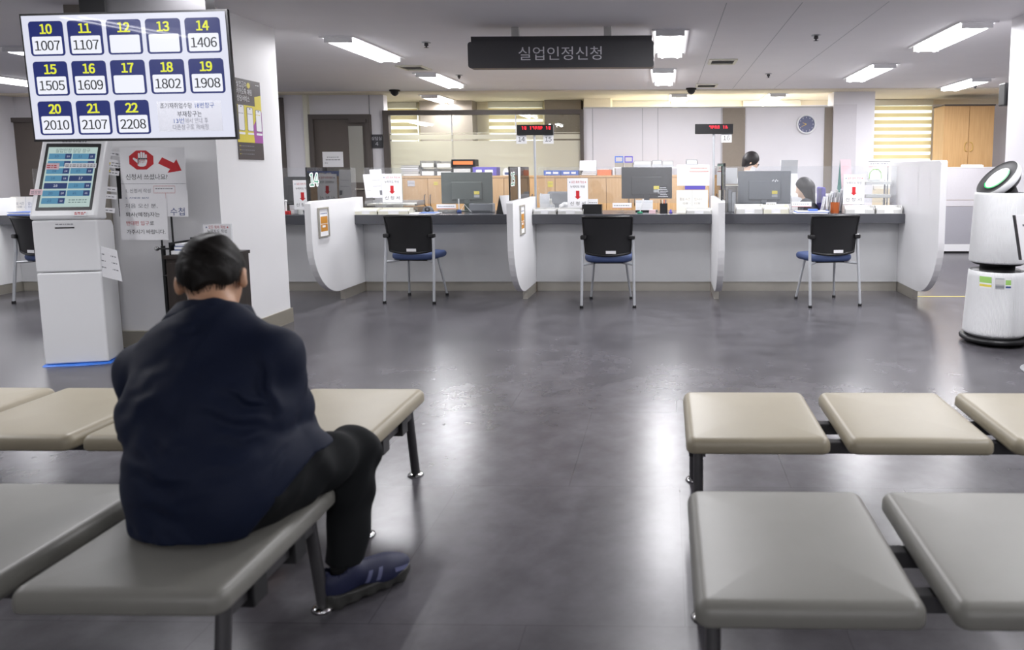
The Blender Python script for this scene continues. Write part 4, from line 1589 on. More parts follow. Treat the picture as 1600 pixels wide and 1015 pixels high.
for k, x_ in enumerate((.06, .40, .74)):
    q.rrect(w_ * x_, h_ * .36, w_ * (x_ + .24), h_ * (.68 - .02 * k), .012, e * 1.2, 'ink_grey')
    q.rrect(w_ * (x_ + .015), h_ * .367, w_ * (x_ + .225), h_ * (.673 - .02 * k), .01, e * 1.3, 'paper')
    q.rrect(w_ * (x_ + .09), h_ * (.655 - .02 * k), w_ * (x_ + .15), h_ * (.665 - .02 * k), .003, e * 1.4, 'ink')
    q.rrect(w_ * x_, h_ * .315, w_ * (x_ + .24), h_ * .342, .008, e * 1.3, 'paper')
    lines(q, w_ * (x_ + .02), w_ * (x_ + .21), h_ * .57, e * 1.4, 'ink_grey' if k < 2 else 'poster_yellow', .005, 30 + k)
for s, yy, wf in (('실업급여', .925, .38), ('카카오톡 채팅', .84, .58), ('상담서비스', .755, .48)):
    q.text(s, w_ * .05, h_ * yy, h_ * .085, e * 1.3, 'paper', 'LEFT', wide=w_ * wf)
q.lathe([(0, e * 1.3), (.022, e * 1.3)], 'poster_yellow', 20, (w_ * .52, h_ * .93, 0), False)
lines(q, w_ * .8, w_ * .96, h_ * .945, e * 1.3, 'paper', .006, 2)
for k in range(3):
    lines(q, w_ * .1, w_ * .62, h_ * (.165 - .05 * k), e * 1.3, 'ink_grey', .007, 40 + k)
    q.rect(w_ * .05, h_ * (.165 - .05 * k), w_ * .08, h_ * (.177 - .05 * k), e * 1.3, 'poster_yellow')
tag(q.obj('poster', None, (-3.2085, y0_, z0_)), 'dark brown, yellow and purple poster with three phone screens on the pale column', 'poster')

# ------------------------------------------------------------------ air purifier and the panel beside it
PX, PY = 2.432, 5.3
t = thing('air_purifier', 'tall white two-tier cylindrical air purifier with a tilted black-faced top', 'air purifier', (PX, PY, 0))
M['grille'] = mat('white_slatted_plastic', '#e6e7e8', 0.4, var=0.01)
nt = M['grille'].node_tree
tcn = nt.nodes['Texture Coordinate']
sp = nt.nodes.new('ShaderNodeSeparateXYZ')
nt.links.new(tcn.outputs['Object'], sp.inputs[0])
an = nt.nodes.new('ShaderNodeMath')
an.operation = 'ARCTAN2'
nt.links.new(sp.outputs[1], an.inputs[0])
nt.links.new(sp.outputs[0], an.inputs[1])
mu = nt.nodes.new('ShaderNodeMath')
mu.operation = 'MULTIPLY'
mu.inputs[1].default_value = 140
nt.links.new(an.outputs[0], mu.inputs[0])
si = nt.nodes.new('ShaderNodeMath')
si.operation = 'SINE'
nt.links.new(mu.outputs[0], si.inputs[0])
bp_ = nt.nodes.new('ShaderNodeBump')
bp_.inputs['Strength'].default_value = 0.5
bp_.inputs['Distance'].default_value = 0.003
nt.links.new(si.outputs[0], bp_.inputs['Height'])
nt.links.new(bp_.outputs[0], nt.nodes['Principled BSDF'].inputs['Normal'])
MB().lathe([(0, 0.0), (0.19, 0.0), (0.2, 0.014), (0.22, 0.018), (0.240, 0.03), (0.242, 0.045), (0.23, 0.056), (0.2, 0.06), (0, 0.06)], 'black', 64).obj('base_disc', t)
MB().lathe([(0.19, 0.06), (0.215, 0.075), (0.222, 0.085), (0.221, 0.1), (0.198, 0.50), (0.194, 0.535), (0.188, 0.54)], 'grille', 72).obj('lower_body', t)
MB().lathe([(0.188, 0.54), (0.17, 0.525), (0.12, 0.515), (0.12, 0.575), (0.165, 0.585), (0.185, 0.60)], 'black', 64).obj('middle_vent', t)
MB().lathe([(0.185, 0.60), (0.194, 0.604), (0.197, 0.615), (0.176, 1.09), (0.172, 1.105), (0.165, 1.108)], 'grille', 72).obj('upper_body', t)
MB().lathe([(0.165, 1.108), (0.15, 1.095), (0.0, 1.09)], 'black_matte', 64).obj('top_recess', t)
hn = Vector((-0.72, -0.12, 0.68)).normalized()
hu = Vector((0, 0, 1)).cross(hn).normalized()
hv = hn.cross(hu)
hc = Vector((2.40, PY - 0.0, 1.21)) - Vector((PX, PY, 0))
hd = bpy.data.objects.new('booster_head', None)
hd.name = 'booster_head'
q = MB().frame(hc, hu, hv)
q.lathe([(0.0, -0.1), (0.1, -0.1), (0.13, -0.085), (0.158, -0.05)], 'black', 56)
q.lathe([(0.158, -0.05), (0.168, -0.04), (0.17, -0.02), (0.17, 0.0), (0.166, 0.006)], 'white_gloss', 64)
hd2 = q.obj('booster_head', t)
bpy.data.objects.remove(hd)
hd2.name = 'booster_head'
q = MB().frame(hc, hu, hv).lathe([(0.166, 0.006), (0.16, 0.004), (0.1, -0.006), (0.1, 0.0)], 'black_matte', 64)
q.obj('black_ring', hd2)
q = MB().frame(hc, hu, hv).lathe([(0.1, 0.0), (0.094, 0.003), (0.0, 0.006)], 'light_grey', 48)
for k in range(3):
    q.text('o', -0.03 + 0.03 * k, -0.01, 0.03, 0.0075, 'mid_grey')
q.obj('control_face', hd2)
q = MB().frame(hc, hu, hv)
vs, fs = [], []
for k in range(33):
    a = math.radians(-150 + 200 * k / 32)
    for r_, z_ in ((0.094, 0.005), (0.102, 0.005)):
        vs.append((r_ * math.cos(a), r_ * math.sin(a), z_))
for k in range(32):
    fs.append((2 * k, 2 * k + 1, 2 * k + 3, 2 * k + 2))
q.add(vs, fs, 'led_green').obj('light_ring', hd2)
MB().tube([tuple(hc - hn * 0.06), (0.02, 0.0, 1.09)], [0.08, 0.1], 'black', 24).obj('head_neck', t)
q = MB()
for px0, px1, py0, py1, ms in ((1539, 1553, 432, 452, ('paper', 'lime', 'yellow')), (1557, 1570, 435, 452, ('mid_grey', 'light_grey', 'grey_plastic')), (1571, 1580, 436, 452, ('paper', 'lime', 'ink_blue'))):
    yq = PY - 0.2
    a0, a1 = at(px0, py1, yq), at(px1, py0, yq)
    n_ = 4
    for k in range(n_):
        xa, xb = a0[0] + (a1[0] - a0[0]) * k / n_, a0[0] + (a1[0] - a0[0]) * (k + 1) / n_
        for zz0, zz1, m_ in ((0, 1, ms[0]), (.12, .3, ms[2]), (.42, .9, ms[1])):
            zl, zh = a0[2] + (a1[2] - a0[2]) * zz0, a0[2] + (a1[2] - a0[2]) * zz1
            off = 0.0008 + 0.0006 * (zz0 > 0)

            def sp_(xw, z):
                r_ = 0.2215 - (z - 0.1) / 0.4 * 0.0232 + off
                xl = xw - PX
                return (xl, -math.sqrt(max(r_ * r_ - xl * xl, 0)), z)
            q.add([sp_(xa, zl), sp_(xb, zl), sp_(xb, zh), sp_(xa, zh)], [(0, 1, 2, 3)], m_)
q.obj('label_stickers', t)

t = thing('display_stand', 'white tilted panel stand with a grey base, cut off beside the air purifier', 'sign stand', (2.45, 4.5, 0))
MB().lathe([(0, 0), (0.19, 0), (0.19, 0.006), (0.02, 0.014), (0, 0.014)], 'mid_grey', 40).obj('base', t)
MB().tube([(0.02, 0.02, 0.01), (0.02, 0.02, 0.75)], 0.018, 'mid_grey').obj('pole', t)
a, b = at(1584, 336, 4.47), at(1594, 406, 4.47)
ux = Vector((0.97, 0.25, 0)).normalized()
vz = Vector((a[0] - b[0], 0, a[2] - b[2])).normalized()
q = MB().frame((b[0] - 2.45, 4.47 - 4.5, b[2]), ux, vz)
hh = float(np.linalg.norm(a - b))
q.box((0, 0, -0.012), (0.012, hh, 0.002), 'dark_steel').box((0.012, 0.0, -0.012), (0.34, hh, 0.002), 'paper')
lines(q, .05, .3, hh * .75, .0028, 'ink_grey', .012, 3)
q.obj('panel', t)

# wall speaker on the white column
a, b = at(1566, 130, 5.92), at(1578, 165, 5.92)
t = thing('wall_speaker', 'small black speaker fixed to the back of the white column', 'speaker', (a[0] + .06, 5.92, b[2]))
MB().box((-.06, -0.05, 0.0), (.06, 0.06, a[2] - b[2]), 'black').obj('cabinet', t, bevel=0.008)
MB().box((-0.01, -0.08, 0.06), (0.03, -.05, 0.13), 'dark_steel').obj('bracket', t)


# ------------------------------------------------------------------ things on the counters
def span(x0, x1, y0, Y, zb=TOP):
    """Centre x, width and height of something the photo shows between two pixel columns, standing at zb."""
    xa, xb = X(x0, y0, Y), X(x1, y0, Y)
    return (xa + xb) / 2, xb - xa, Zp((x0 + x1) / 2, y0, Y) - zb


def doc_tray(label, x0, x1, y0, Y=7.41, m='light_grey', dep=0.15, rot=0):
    xc, w_, h_ = span(x0, x1, y0, Y)
    h_ = max(h_, 0.035)
    t = thing('document_tray', label, 'tray', (xc, Y + dep / 2 - 0.05, TOP), rot, 'document trays on the counters')
    w2, d2_ = w_ / 2, dep / 2
    q = MB()
    q.box((-w2, -d2_, 0), (w2, d2_, 0.004), m)
    for s in (-1, 1):
        q.add([(s * w2, -d2_, 0.004), (s * w2, d2_, 0.004), (s * w2, d2_, h_), (s * w2, -d2_ * .5, h_), (s * w2, -d2_, h_ * .55),
               (s * (w2 - .004), -d2_, 0.004), (s * (w2 - .004), d2_, 0.004), (s * (w2 - .004), d2_, h_), (s * (w2 - .004), -d2_ * .5, h_), (s * (w2 - .004), -d2_, h_ * .55)],
              [(0, 1, 2, 3, 4), (9, 8, 7, 6, 5), (2, 3, 8, 7), (3, 4, 9, 8), (0, 4, 9, 5)], m)
    q.box((-w2, d2_ - .004, 0.004), (w2, d2_, h_), m).box((-w2, -d2_, 0.004), (-w2 * .35, -d2_ + .004, h_ * .5), m).box((w2 * .35, -d2_, 0.004), (w2, -d2_ + .004, h_ * .5), m)
    q.obj('tray_body', t)
    r = random.Random(int(x0))
    q = MB()
    for k in range(3):
        o = r.uniform(-.006, .006)
        q.box((-w2 + .012 + o, -d2_ + .006, .005 + k * h_ * .22), (w2 - .012 + o, d2_ - .012, .004 + (k + 1) * h_ * .22), 'paper')
    q.obj('forms', t)
    return t


def monitor(label, x0, x1, y0, y1, Y, m, stand=True, extra=None, rot=0):
    xc, w_, h_ = span(x0, x1, y0, Y)
    hb = Zp((x0 + x1) / 2, y1, Y) - TOP
    t = thing('computer_monitor', label, 'monitor', (xc, Y, TOP), rot, 'monitors seen from behind')
    q = MB().box((-w_ / 2, -0.012, hb), (w_ / 2, 0.012, h_), m)
    q.obj('shell', t, bevel=0.006, seg=3)
    MB().box((-w_ * .3, -0.03, hb + (h_ - hb) * .12), (w_ * .3, -0.012, hb + (h_ - hb) * .7), m).obj('rear_housing', t, bevel=0.014, seg=4)
    MB().box((-w_ / 2 + .008, 0.012, hb + .012), (w_ / 2 - .008, 0.014, h_ - .008), 'scr_glow').obj('screen', t)
    q = MB().box((-0.03, -0.028, 0.012), (0.03, -0.008, hb + 0.06), m)
    q.obj('stand_neck', t, bevel=0.004)
    MB().box((-0.12, -0.09, 0), (0.12, 0.09, 0.012), m).obj('stand_foot', t, bevel=0.004)
    if extra:
        extra(t, w_, hb, h_)
    return t


def yellow_label(u_, v_):
    def f(t, w_, hb, h_):
        q = MB().frame((0, -0.0312, 0))
        zz = hb + (h_ - hb) * v_
        q.rect(w_ * u_ - .03, zz, w_ * u_ + .03, zz + .035, 0, 'yellow')
        q.rect(w_ * u_ - .03, zz - .035, w_ * u_ + .03, zz - .005, 0, 'mid_grey')
        q.obj('rating_label', t)
    return f


def name_plate(label, x0, x1, y0, y1, Y=7.57):
    xc, w_, _ = span(x0, x1, y0, Y)
    z0, z1 = Zp((x0 + x1) / 2, y1, Y), Zp((x0 + x1) / 2, y0, Y)
    t = thing('name_plate', label, 'name plate', (xc, Y, TOP), 0, 'white name plates on the counters')
    q = MB().frame((0, 0, z0 - TOP)).box((-w_ / 2, 0, -0.008), (w_ / 2, z1 - z0, 0), 'paper')
    q.rect(-w_ / 2, 0.0, w_ / 2, 0.004, .0006, 'ink_red')
    lines(q, -w_ * .42, w_ * .42, (z1 - z0) * .45, .0006, 'ink_grey', .007, int(x0))
    q.obj('plate', t)
    MB().box((-0.02, 0.0, 0.0), (0.02, 0.012, z0 - TOP), 'acrylic').box((-0.05, -0.02, 0), (0.05, 0.022, 0.004), 'acrylic').obj('holder', t)


# counter left of 14 (beside the column)
sign_px('application form sign between the pale column and the divider numbered 14', 460, 488, 281, 327, 7.42)
monitor('dark monitor behind the form sign next to the pale column', 440, 492, 276, 320, 7.95, 'mon_black')
t = thing('stamp_stand', 'white knobbed stamp handle in a small dark red pad beside the column', 'stamp', (X(448, 334, 7.45), 7.45, TOP))
MB().box((-0.035, -0.03, 0), (0.045, 0.03, 0.035), 'ink_red').obj('ink_pad', t, bevel=0.004)
MB().tube([(-0.005, 0, 0.035), (-0.003, 0, 0.13)], 0.009, 'white_gloss').lathe([(0, -.012), (.012, -.008), (.016, 0), (.012, .01), (0, .014)], 'white_gloss', 16, (-0.003, 0, 0.14)).obj('handle', t)
q = MB().box((-0.04, -0.05, 0), (0.04, 0.05, 0.06), 'light_grey').box((-0.032, -0.051, 0.008), (0.032, -0.05, 0.05), 'paper')
tag(q.obj('tissue_box', None, (X(464, 334, 7.5), 7.5, TOP), bevel=0.005), 'small pale box between the red stamp pad and the form sign by the column', 'box')

# counter 14
doc_tray('cream document tray nearest the divider numbered 14', 556, 592, 325, m='cream_plastic')
doc_tray('cream document tray next to the form sign on counter 14', 593, 641, 325, m='cream_plastic')
xc, w_, h_ = span(570, 652, 313, 7.66)
t = thing('stacking_tray', 'smoky clear stacking tray behind the cream trays on counter 14', 'tray', (xc, 7.75, TOP))
for k in range(2):
    q = MB()
    z = k * 0.07
    q.box((-w_ / 2, -.1, z + .006), (w_ / 2, .12, z + .01), 'trans_tray').box((-w_ / 2, -.1, z + .01), (-w_ / 2 + .005, .12, z + .06), 'trans_tray').box((w_ / 2 - .005, -.1, z + .01), (w_ / 2, .12, z + .06), 'trans_tray').box((-w_ / 2, .115, z + .01), (w_ / 2, .12, z + .06), 'trans_tray')
    tr_ = q.obj('tray_tier', t)
    MB().box((-w_ / 2 + .02, -.09, z + .011), (w_ / 2 - .03, .1, z + .03), 'paper_warm').obj('papers', tr_)
sign_px('application form sign on counter 14 in front of the light oak cabinets', 598, 629, 271, 316, 7.56)
p = at(573, 309, 7.61)
flat('taped_sheet', 'white sheet taped to the shield beside the glass numbered 14, its lower half behind another', 'sheet', (p[0], 7.597, p[2]), 0.13, 0.25, lambda q, a, b, n: lines(q, .02, a - .02, b * .3, n, 'light_grey', .005, 2), u=(1, 0, .05), v=(-.1, 0, 1))
p = at(583, 309, 7.60)
flat('taped_sheet', 'white printed sheet with small dark square taped high on the shield by glass 14', 'sheet', (p[0], 7.594, p[2]), 0.125, 0.30, lambda q, a, b, n: (lines(q, .02, a - .02, b * .62, n, 'mid_grey', .005, 3), lines(q, .02, a - .02, b * .4, n, 'ink_grey', .004, 4), q.rect(a * .66, b * .1, a * .9, b * .26, n, 'ink_grey')), u=(1, 0, 0.02), v=(-.08, 0, 1))
monitor('grey-green monitor with a small yellow label on counter 14', 689, 769, 269, 318, 7.98, 'mon_back', extra=yellow_label(.2, .3))
name_plate('white name plate with a red edge on counter 14', 682, 712, 319, 326)
t = thing('tape_dispenser', 'dark grey rounded tape dispenser on counter 14', 'tape dispenser', (X(669, 333, 7.72), 7.72, TOP))
q = MB().frame((0, 0, 0), (1, 0, 0), (0, 0, 1))
q.prism([(-.055, 0), (.06, 0), (.055, .03)] + [(.05 * math.cos(math.radians(a)), .03 + .04 * math.sin(math.radians(a))) for a in range(10, 181, 17)], -.022, .022, 'grey_plastic', True)
q.obj('body', t)
MB().frame((0, -.0225, .035)).lathe([(.03, 0), (.03, .001), (.012, .001)], 'dark_steel', 24).obj('tape_roll', t)
q = MB()
for k in range(4):
    q.box((-0.16 + k * .006, -.11 + k * .004, .0006 + k * .003), (.15 + k * .004, .08 + k * .003, .003 + k * .003), 'paper')
q.box((-.02, -.1, .013), (.14, .06, .018), 'blue_box')
tag(q.obj('loose_sheets', None, (X(664, 334, 7.5), 7.47, TOP)), 'loose white and blue sheets lying above the chair at counter 14', 'papers')
t = thing('desk_pen', 'white pen standing in a blue-footed holder on counter 14', 'pen', (X(716, 334, 7.62), 7.66, TOP))
MB().lathe([(0, 0), (.026, 0), (.024, .02), (.012, .035), (0, .036)], 'ink_blue', 20).obj('pen_base', t)
MB().tube([(0, 0, .034), (-.004, 0, .15)], [.006, .008], 'white_gloss').obj('pen', t)
MB().tube([(.01, 0, .02), (.06, 0, .09), (.1, 0, .04), (.13, .02, .004)], .003, 'white_gloss').obj('cord', t)
q = MB().box((-.1, -.06, 0), (.1, .06, .03), 'trans_tray').box((-.09, -.05, .004), (.07, .05, .028), 'paper_warm')
tag(q.obj('clear_box', None, (X(700, 334, 7.8), 7.82, TOP)), 'low clear box behind the name plate on counter 14', 'box')
xc, w_, h_ = span(733, 770, 318, 7.74)
t = thing('card_reader', 'squat grey device box at the end of counter 14', 'device', (xc, 7.78, TOP))
MB().box((-w_ / 2, -.06, 0), (w_ / 2, .07, h_), 'grey_plastic').obj('case', t, bevel=.008, seg=3)
MB().box((-w_ * .4, -.061, h_ * .12), (w_ * .4, -.06, h_ * .2), 'dark_steel').box((-w_ * .3, -.04, h_), (w_ * .3, .04, h_ + .003), 'dark_steel').obj('slot', t)


def tent(label, x0, x1, y0, Y, m1, m2, rot):
    xc, w_, h_ = span(x0, x1, y0, Y)
    t = thing('tent_sign', label, 'desk sign', (xc, Y, TOP), rot)
    s = .055
    L_ = .17
    MB().add([(-L_ / 2, -s, 0), (L_ / 2, -s, 0), (L_ / 2, 0, h_), (-L_ / 2, 0, h_), (-L_ / 2, -s + .004, 0), (L_ / 2, -s + .004, 0)], [(0, 1, 2, 3), (4, 3, 2, 5)], m2).obj('printed_face', t)
    MB().add([(-L_ / 2, s, 0), (L_ / 2, s, 0), (L_ / 2, 0, h_), (-L_ / 2, 0, h_)], [(1, 0, 3, 2)], m1).add([(-L_ / 2, -s + .006, .001), (-L_ / 2, s, .001), (-L_ / 2, 0, h_ - .004)], [(0, 2, 1)], m1).obj('back_leaf', t)


tent('black and white tent card between counters 14 and 15', 781, 798, 305, 7.5, 'black_matte', 'paper', math.radians(58))

# counter 15
doc_tray('white document tray nearest the display pole on counter 15', 834, 870, 325)
doc_tray('white document tray under the form sign on counter 15', 872, 912, 325)
sign_px('application form sign on counter 15 next to the black box', 887, 919, 278, 325, 7.56)
t = thing('leaflet_holder', 'white curved leaflet holder with leaflets at the foot of the display pole', 'leaflet holder', (X(853, 330, 7.66), 7.67, TOP))
q = MB().add([(-.06, -.03, 0), (.07, -.03, 0), (.09, -.03, .06), (-.06, -.03, .19), (-.06, .03, 0), (.09, .03, 0), (.09, .03, .08), (-.06, .03, .21)], [(0, 1, 2, 3), (5, 4, 7, 6), (0, 3, 7, 4), (1, 5, 6, 2), (0, 4, 5, 1)], 'white_gloss')
q.obj('holder', t)
MB().box((-.05, -.02, .004), (.04, .0, .2), 'paper').box((-.045, .004, .004), (.06, .02, .15), 'paper_warm').obj('leaflets', t)
xc, w_, h_ = span(911, 941, 319, 7.48)
t = thing('form_box', 'open black form box on the edge of counter 15', 'box', (xc, 7.445, TOP))
q = MB().box((-w_ / 2, -.06, 0), (w_ / 2, -.056, h_), 'black').box((-w_ / 2, .056, 0), (w_ / 2, .06, h_), 'black').box((-w_ / 2, -.056, 0), (-w_ / 2 + .004, .056, h_), 'black').box((w_ / 2 - .004, -.056, 0), (w_ / 2, .056, h_), 'black').box((-w_ / 2, -.056, 0), (w_ / 2, .056, .004), 'black')
q.obj('box_body', t)
MB().box((-w_ / 2 + .01, -.04, .004), (w_ / 2 - .01, .04, h_ * .6), 'paper').obj('forms', t)
t = thing('office_chair', 'grey office chair back standing behind counter 15', 'chair', (X(877, 300, 8.6), 8.6, 0))
xc, w_, h_ = span(863, 892, 299, 8.6, 0)
MB().box((-w_ / 2 * 1.5, -.03, .62), (w_ / 2 * 1.5, .03, h_), 'grey_plastic').obj('backrest', t, bevel=.028, seg=4)
MB().box((-.24, .02, .44), (.24, .48, .52), 'grey_plastic').obj('seat', t, bevel=.025, seg=3)
MB().tube([(0, .25, .06), (0, .25, .44)], .03, 'black').box((-.03, .0, .42), (.03, .05, .7), 'black').obj('gas_column', t)
for k in range(5):
    a = 2 * math.pi * k / 5
    MB().tube([(0, .25, .09), (.28 * math.cos(a), .25 + .28 * math.sin(a), .06), (.28 * math.cos(a), .25 + .28 * math.sin(a), .0)], [.022, .016, .022], 'black').obj('leg', t)
t = thing('plastic_bag', 'crumpled white bag behind the form sign on counter 15', 'bag', (X(881, 330, 7.85), 7.88, TOP))
sd = lambda p: smin(ell(p, (0, 0, .045), (.06, .04, .05)), ell(p, (.025, 0, .075), (.035, .03, .03)), .03) + .004 * np.sin(90 * p[:, 0] + 3 * np.sin(60 * p[:, 2])) - 0
sdf_obj('bag_body', lambda p: np.maximum(sd(p), -p[:, 2]), (-.09, -.07, -.006), (.1, .07, .13), .008, 'white_gloss', t)
name_plate('white name plate with a red edge under the black monitor on counter 15', 957, 987, 317, 325)
name_plate('small white card beside the black box on counter 15', 919, 934, 311, 322, 7.57)


def vents(t, w_, hb, h_):
    yellow_label(.19, .3)(t, w_, hb, h_)
    q = MB().frame((0, -0.0315, 0))
    for k in range(6):
        z = hb + (h_ - hb) * (.06 + .055 * k)
        q.rect(w_ * .26 - (.0 if k % 2 else .02), z, w_ * .42 - .01 * (k % 3), z + .006, 0, 'paper')
    q.obj('vent_label', t)


monitor('large black monitor with white vent marks and yellow label on counter 15', 971, 1050, 261, 310, 7.92, 'mon_black', extra=vents)
q = MB().frame((0, 0, 0), (1, 0, 0), (0, .2, 1)).box((-.11, 0, 0), (.075, .11, .003), 'paper')
for k in range(4):
    lines(q, -.1, .065, .085 - .02 * k, .004, 'light_grey', .004, 50 + k)
tag(q.obj('desk_calendar', None, (X(1009, 330, 7.7), 7.72, TOP + .02)), 'white desk calendar leaf under the black monitor', 'calendar')
bx_c = MB().box((-.11, .0, 0), (.08, .04, .02), 'black')
tag(bx_c.obj('calendar_foot', None, (X(1009, 330, 7.7), 7.71, TOP)), 'low black stand under the white calendar leaf on counter 15', 'stand')
t = thing('desk_pen', 'white pen slanting out of a green holder on counter 15', 'pen', (X(1000, 334, 7.5), 7.5, TOP))
MB().lathe([(0, 0), (.03, 0), (.028, .016), (0, .02)], 'green_num', 20).obj('pen_base', t)
MB().tube([(0, 0, .015), (.035, .0, .15)], [.005, .008], 'white_gloss').obj('pen', t)
t = thing('sticky_note_block', 'small pink block of notes on counter 15', 'notes', (X(1019, 333, 7.5), 7.52, TOP))
for k in range(4):
    MB().box((-.035 + k * .001, -.03, k * .009), (.035 + k * .001, .03, k * .009 + .008), 'pink').obj('note_pad', t)
t = thing('pen_cup', 'black mesh pen cup with pens on counter 15', 'pen cup', (X(1037, 333, 7.52), 7.56, TOP))
MB().box((-.04, -.04, 0), (.04, .04, .003), 'black').box((-.04, -.04, .003), (.04, -.037, .1), 'mesh').box((-.04, .037, .003), (.04, .04, .1), 'mesh').box((-.04, -.037, .003), (-.037, .037, .1), 'mesh').box((.037, -.037, .003), (.04, .037, .1), 'mesh').obj('cup', t)
for k, m_ in enumerate(('black', 'silver', 'ink_red', 'ink_blue')):
    MB().tube([(-.02 + .012 * k, -.01 + .006 * k, .004), (-.03 + .018 * k, .0, .14)], .004, m_).obj('pen', t)
t = thing('rubber_stamp', 'small purple stamp beside the black pen cup', 'stamp', (X(1048, 333, 7.5), 7.5, TOP))
MB().lathe([(0, 0), (.018, 0), (.018, .012), (.008, .02), (.012, .035), (0, .042)], 'purple', 18).obj('stamp_body', t)


def lunch_sign(label, x0, x1, y0, Y):
    xc, w_, h_ = span(x0, x1, y0, Y)
    t = thing('desk_sign', label, 'desk sign', (xc, Y, TOP))
    q = MB().frame((0, 0, 0), (1, 0, 0), (0, .06, 1))
    q.box((-w_ / 2, 0, -.004), (w_ / 2, h_, 0), 'paper_warm').rect(-.002, h_ * .3, .0015, h_, .0006, 'mid_grey')
    q.text('점심 시간', -w_ * .23, h_ * .6, .036, .0008, 'ink_grey', wide=w_ * .34)
    q.text('입니다', w_ * .2, h_ * .6, .036, .0008, 'ink_grey', wide=w_ * .26)
    q.text('12:00  ~', -w_ * .17, h_ * .42, .03, .0008, 'ink_grey', wide=w_ * .26)
    q.text('13:00', w_ * .16, h_ * .42, .03, .0008, 'ink_grey', wide=w_ * .18)
    q.obj('board', t)
    MB().box((-w_ / 2, -.01, 0), (w_ / 2, .035, .006), 'paper_warm').obj('foot', t)


lunch_sign('cream lunch-time notice board standing on counter 15', 1057, 1106, 297, 7.55)
lunch_sign('cream lunch-time notice board behind the chair beside the kiosk', 15, 62, 307, 7.55)
doc_tray('white document tray before the cream lunch-time notice', 1072, 1112, 325)
q = MB().box((-.12, -.1, 0), (.12, .1, .012), 'blue_box').box((-.11, -.095, .012), (.118, .09, .03), 'paper').box((-.12, -.1, .03), (.12, .1, .034), 'blue_box')
tag(q.obj('blue_folder', None, (X(42, 336, 7.44), 7.44, TOP)), 'blue folder on the counter above the chair beside the kiosk', 'folder')
p = at(1058, 290, 7.6)
ww, hh = X(1108, 290, 7.6) - p[0], Zp(1080, 257, 7.6) - p[2]
flat('taped_sheet', 'large white sheet with a red-ruled title taped to the shield over counter 15', 'sheet', (p[0], 7.594, p[2]), ww, hh,
     lambda q, a, b, n: (q.rect(a * .38, b * .66, a * .98, b * .95, n, 'paper_warm'), q.rect(a * .38, b * .66, a * .98, b * .68, n * 1.4, 'ink_red'), lines(q, a * .42, a * .95, b * .82, n * 1.4, 'ink_red', .006, 3), lines(q, a * .1, a * .9, b * .35, n, 'light_grey', .006, 4)))
p = at(1070, 296, 7.61)
flat('purple_card', 'plain purple strip below the large white sheet on the shield', 'card', (p[0], 7.597, p[2]), X(1102, 295, 7.6) - p[0], Zp(1080, 288, 7.6) - p[2], None, 'purple')

# counter 16
xc, w_, h_ = span(1121, 1129, 255, 7.85)
t = thing('computer_monitor', 'thin monitor seen edge on beside the divider under display 16', 'monitor', (X(1127, 295, 7.95), 7.95, TOP), math.radians(-84), 'monitors seen from behind')
hb = Zp(1125, 296, 7.85) - TOP
MB().box((-.19, -.012, hb), (.19, .012, h_), 'black').obj('shell', t, bevel=.005)
MB().box((-.18, -.0145, hb + .01), (.18, -.012, h_ - .01), 'scr_glow').obj('screen', t)
MB().box((-.03, .0, .01), (.03, .025, hb + .1), 'black').box((-.1, -.03, 0), (.1, .04, .01), 'black').obj('stand', t)
p = at(1129, 287, 8.3)
flat('wall_calendar', 'white wall calendar sheet hanging beside the edge-on monitor', 'calendar', (p[0], 8.3, p[2]), X(1152, 287, 8.3) - p[0], Zp(1140, 262, 8.3) - p[2],
     lambda q, a, b, n: ([q.rect(a * .06, b * (.1 + .13 * k), a * .94, b * (.104 + .13 * k), n, 'mid_grey') for k in range(7)], [q.rect(a * (.06 + .125 * k), b * .1, a * (.063 + .125 * k), b * .88, n, 'mid_grey') for k in range(8)], q.rect(a * .2, b * .92, a * .24, b * .97, n, 'ink_red')))
t = thing('desk_telephone', 'grey desk telephone behind the clear rack on counter 16', 'telephone', (X(1148, 334, 7.9), 7.97, TOP))
MB().add([(-.07, -.09, 0), (.07, -.09, 0), (.07, .09, 0), (-.07, .09, 0), (-.07, -.09, .03), (.07, -.09, .03), (.07, .09, .11), (-.07, .09, .11)], [(0, 3, 2, 1), (4, 5, 6, 7), (0, 1, 5, 4), (1, 2, 6, 5), (2, 3, 7, 6), (3, 0, 4, 7)], 'dark_steel').obj('phone_body', t, bevel=.008)
MB().tube([(-.05, -.07, .06), (-.05, -.04, .075), (-.05, .04, .11), (-.05, .075, .12)], [.022, .014, .014, .022], 'black').obj('handset', t)
q = MB()
for k in range(12):
    q.box((.0 + .02 * (k % 3), -.06 + .03 * (k // 3), .05 + .013 * (k // 3)), (.014 + .02 * (k % 3), -.042 + .03 * (k // 3), .058 + .013 * (k // 3)), 'light_grey')
q.obj('keypad', t)
xc, w_, h_ = span(1134, 1153, 290, 7.72)
t = thing('clear_rack', 'clear plastic rack with grey folders next to the big grey monitor', 'rack', (xc, 7.72, TOP))
q = MB().box((-w_ / 2, -.05, 0), (w_ / 2, .08, .006), 'trans_tray').box((-w_ / 2, -.05, 0), (-w_ / 2 + .005, .08, h_), 'trans_tray').box((w_ / 2 - .005, -.05, 0), (w_ / 2, .08, h_), 'trans_tray').box((-w_ / 2, .075, 0), (w_ / 2, .08, h_), 'trans_tray').box((-w_ / 2, -.05, h_), (w_ / 2, .08, h_ + .006), 'cream_plastic')
q.obj('rack_body', t)
MB().box((-w_ * .3, -.02, .006), (-w_ * .05, .06, h_ * .85), 'grey_plastic').box((0, -.02, .006), (w_ * .3, .06, h_ * .75), 'mid_grey').obj('folders', t)


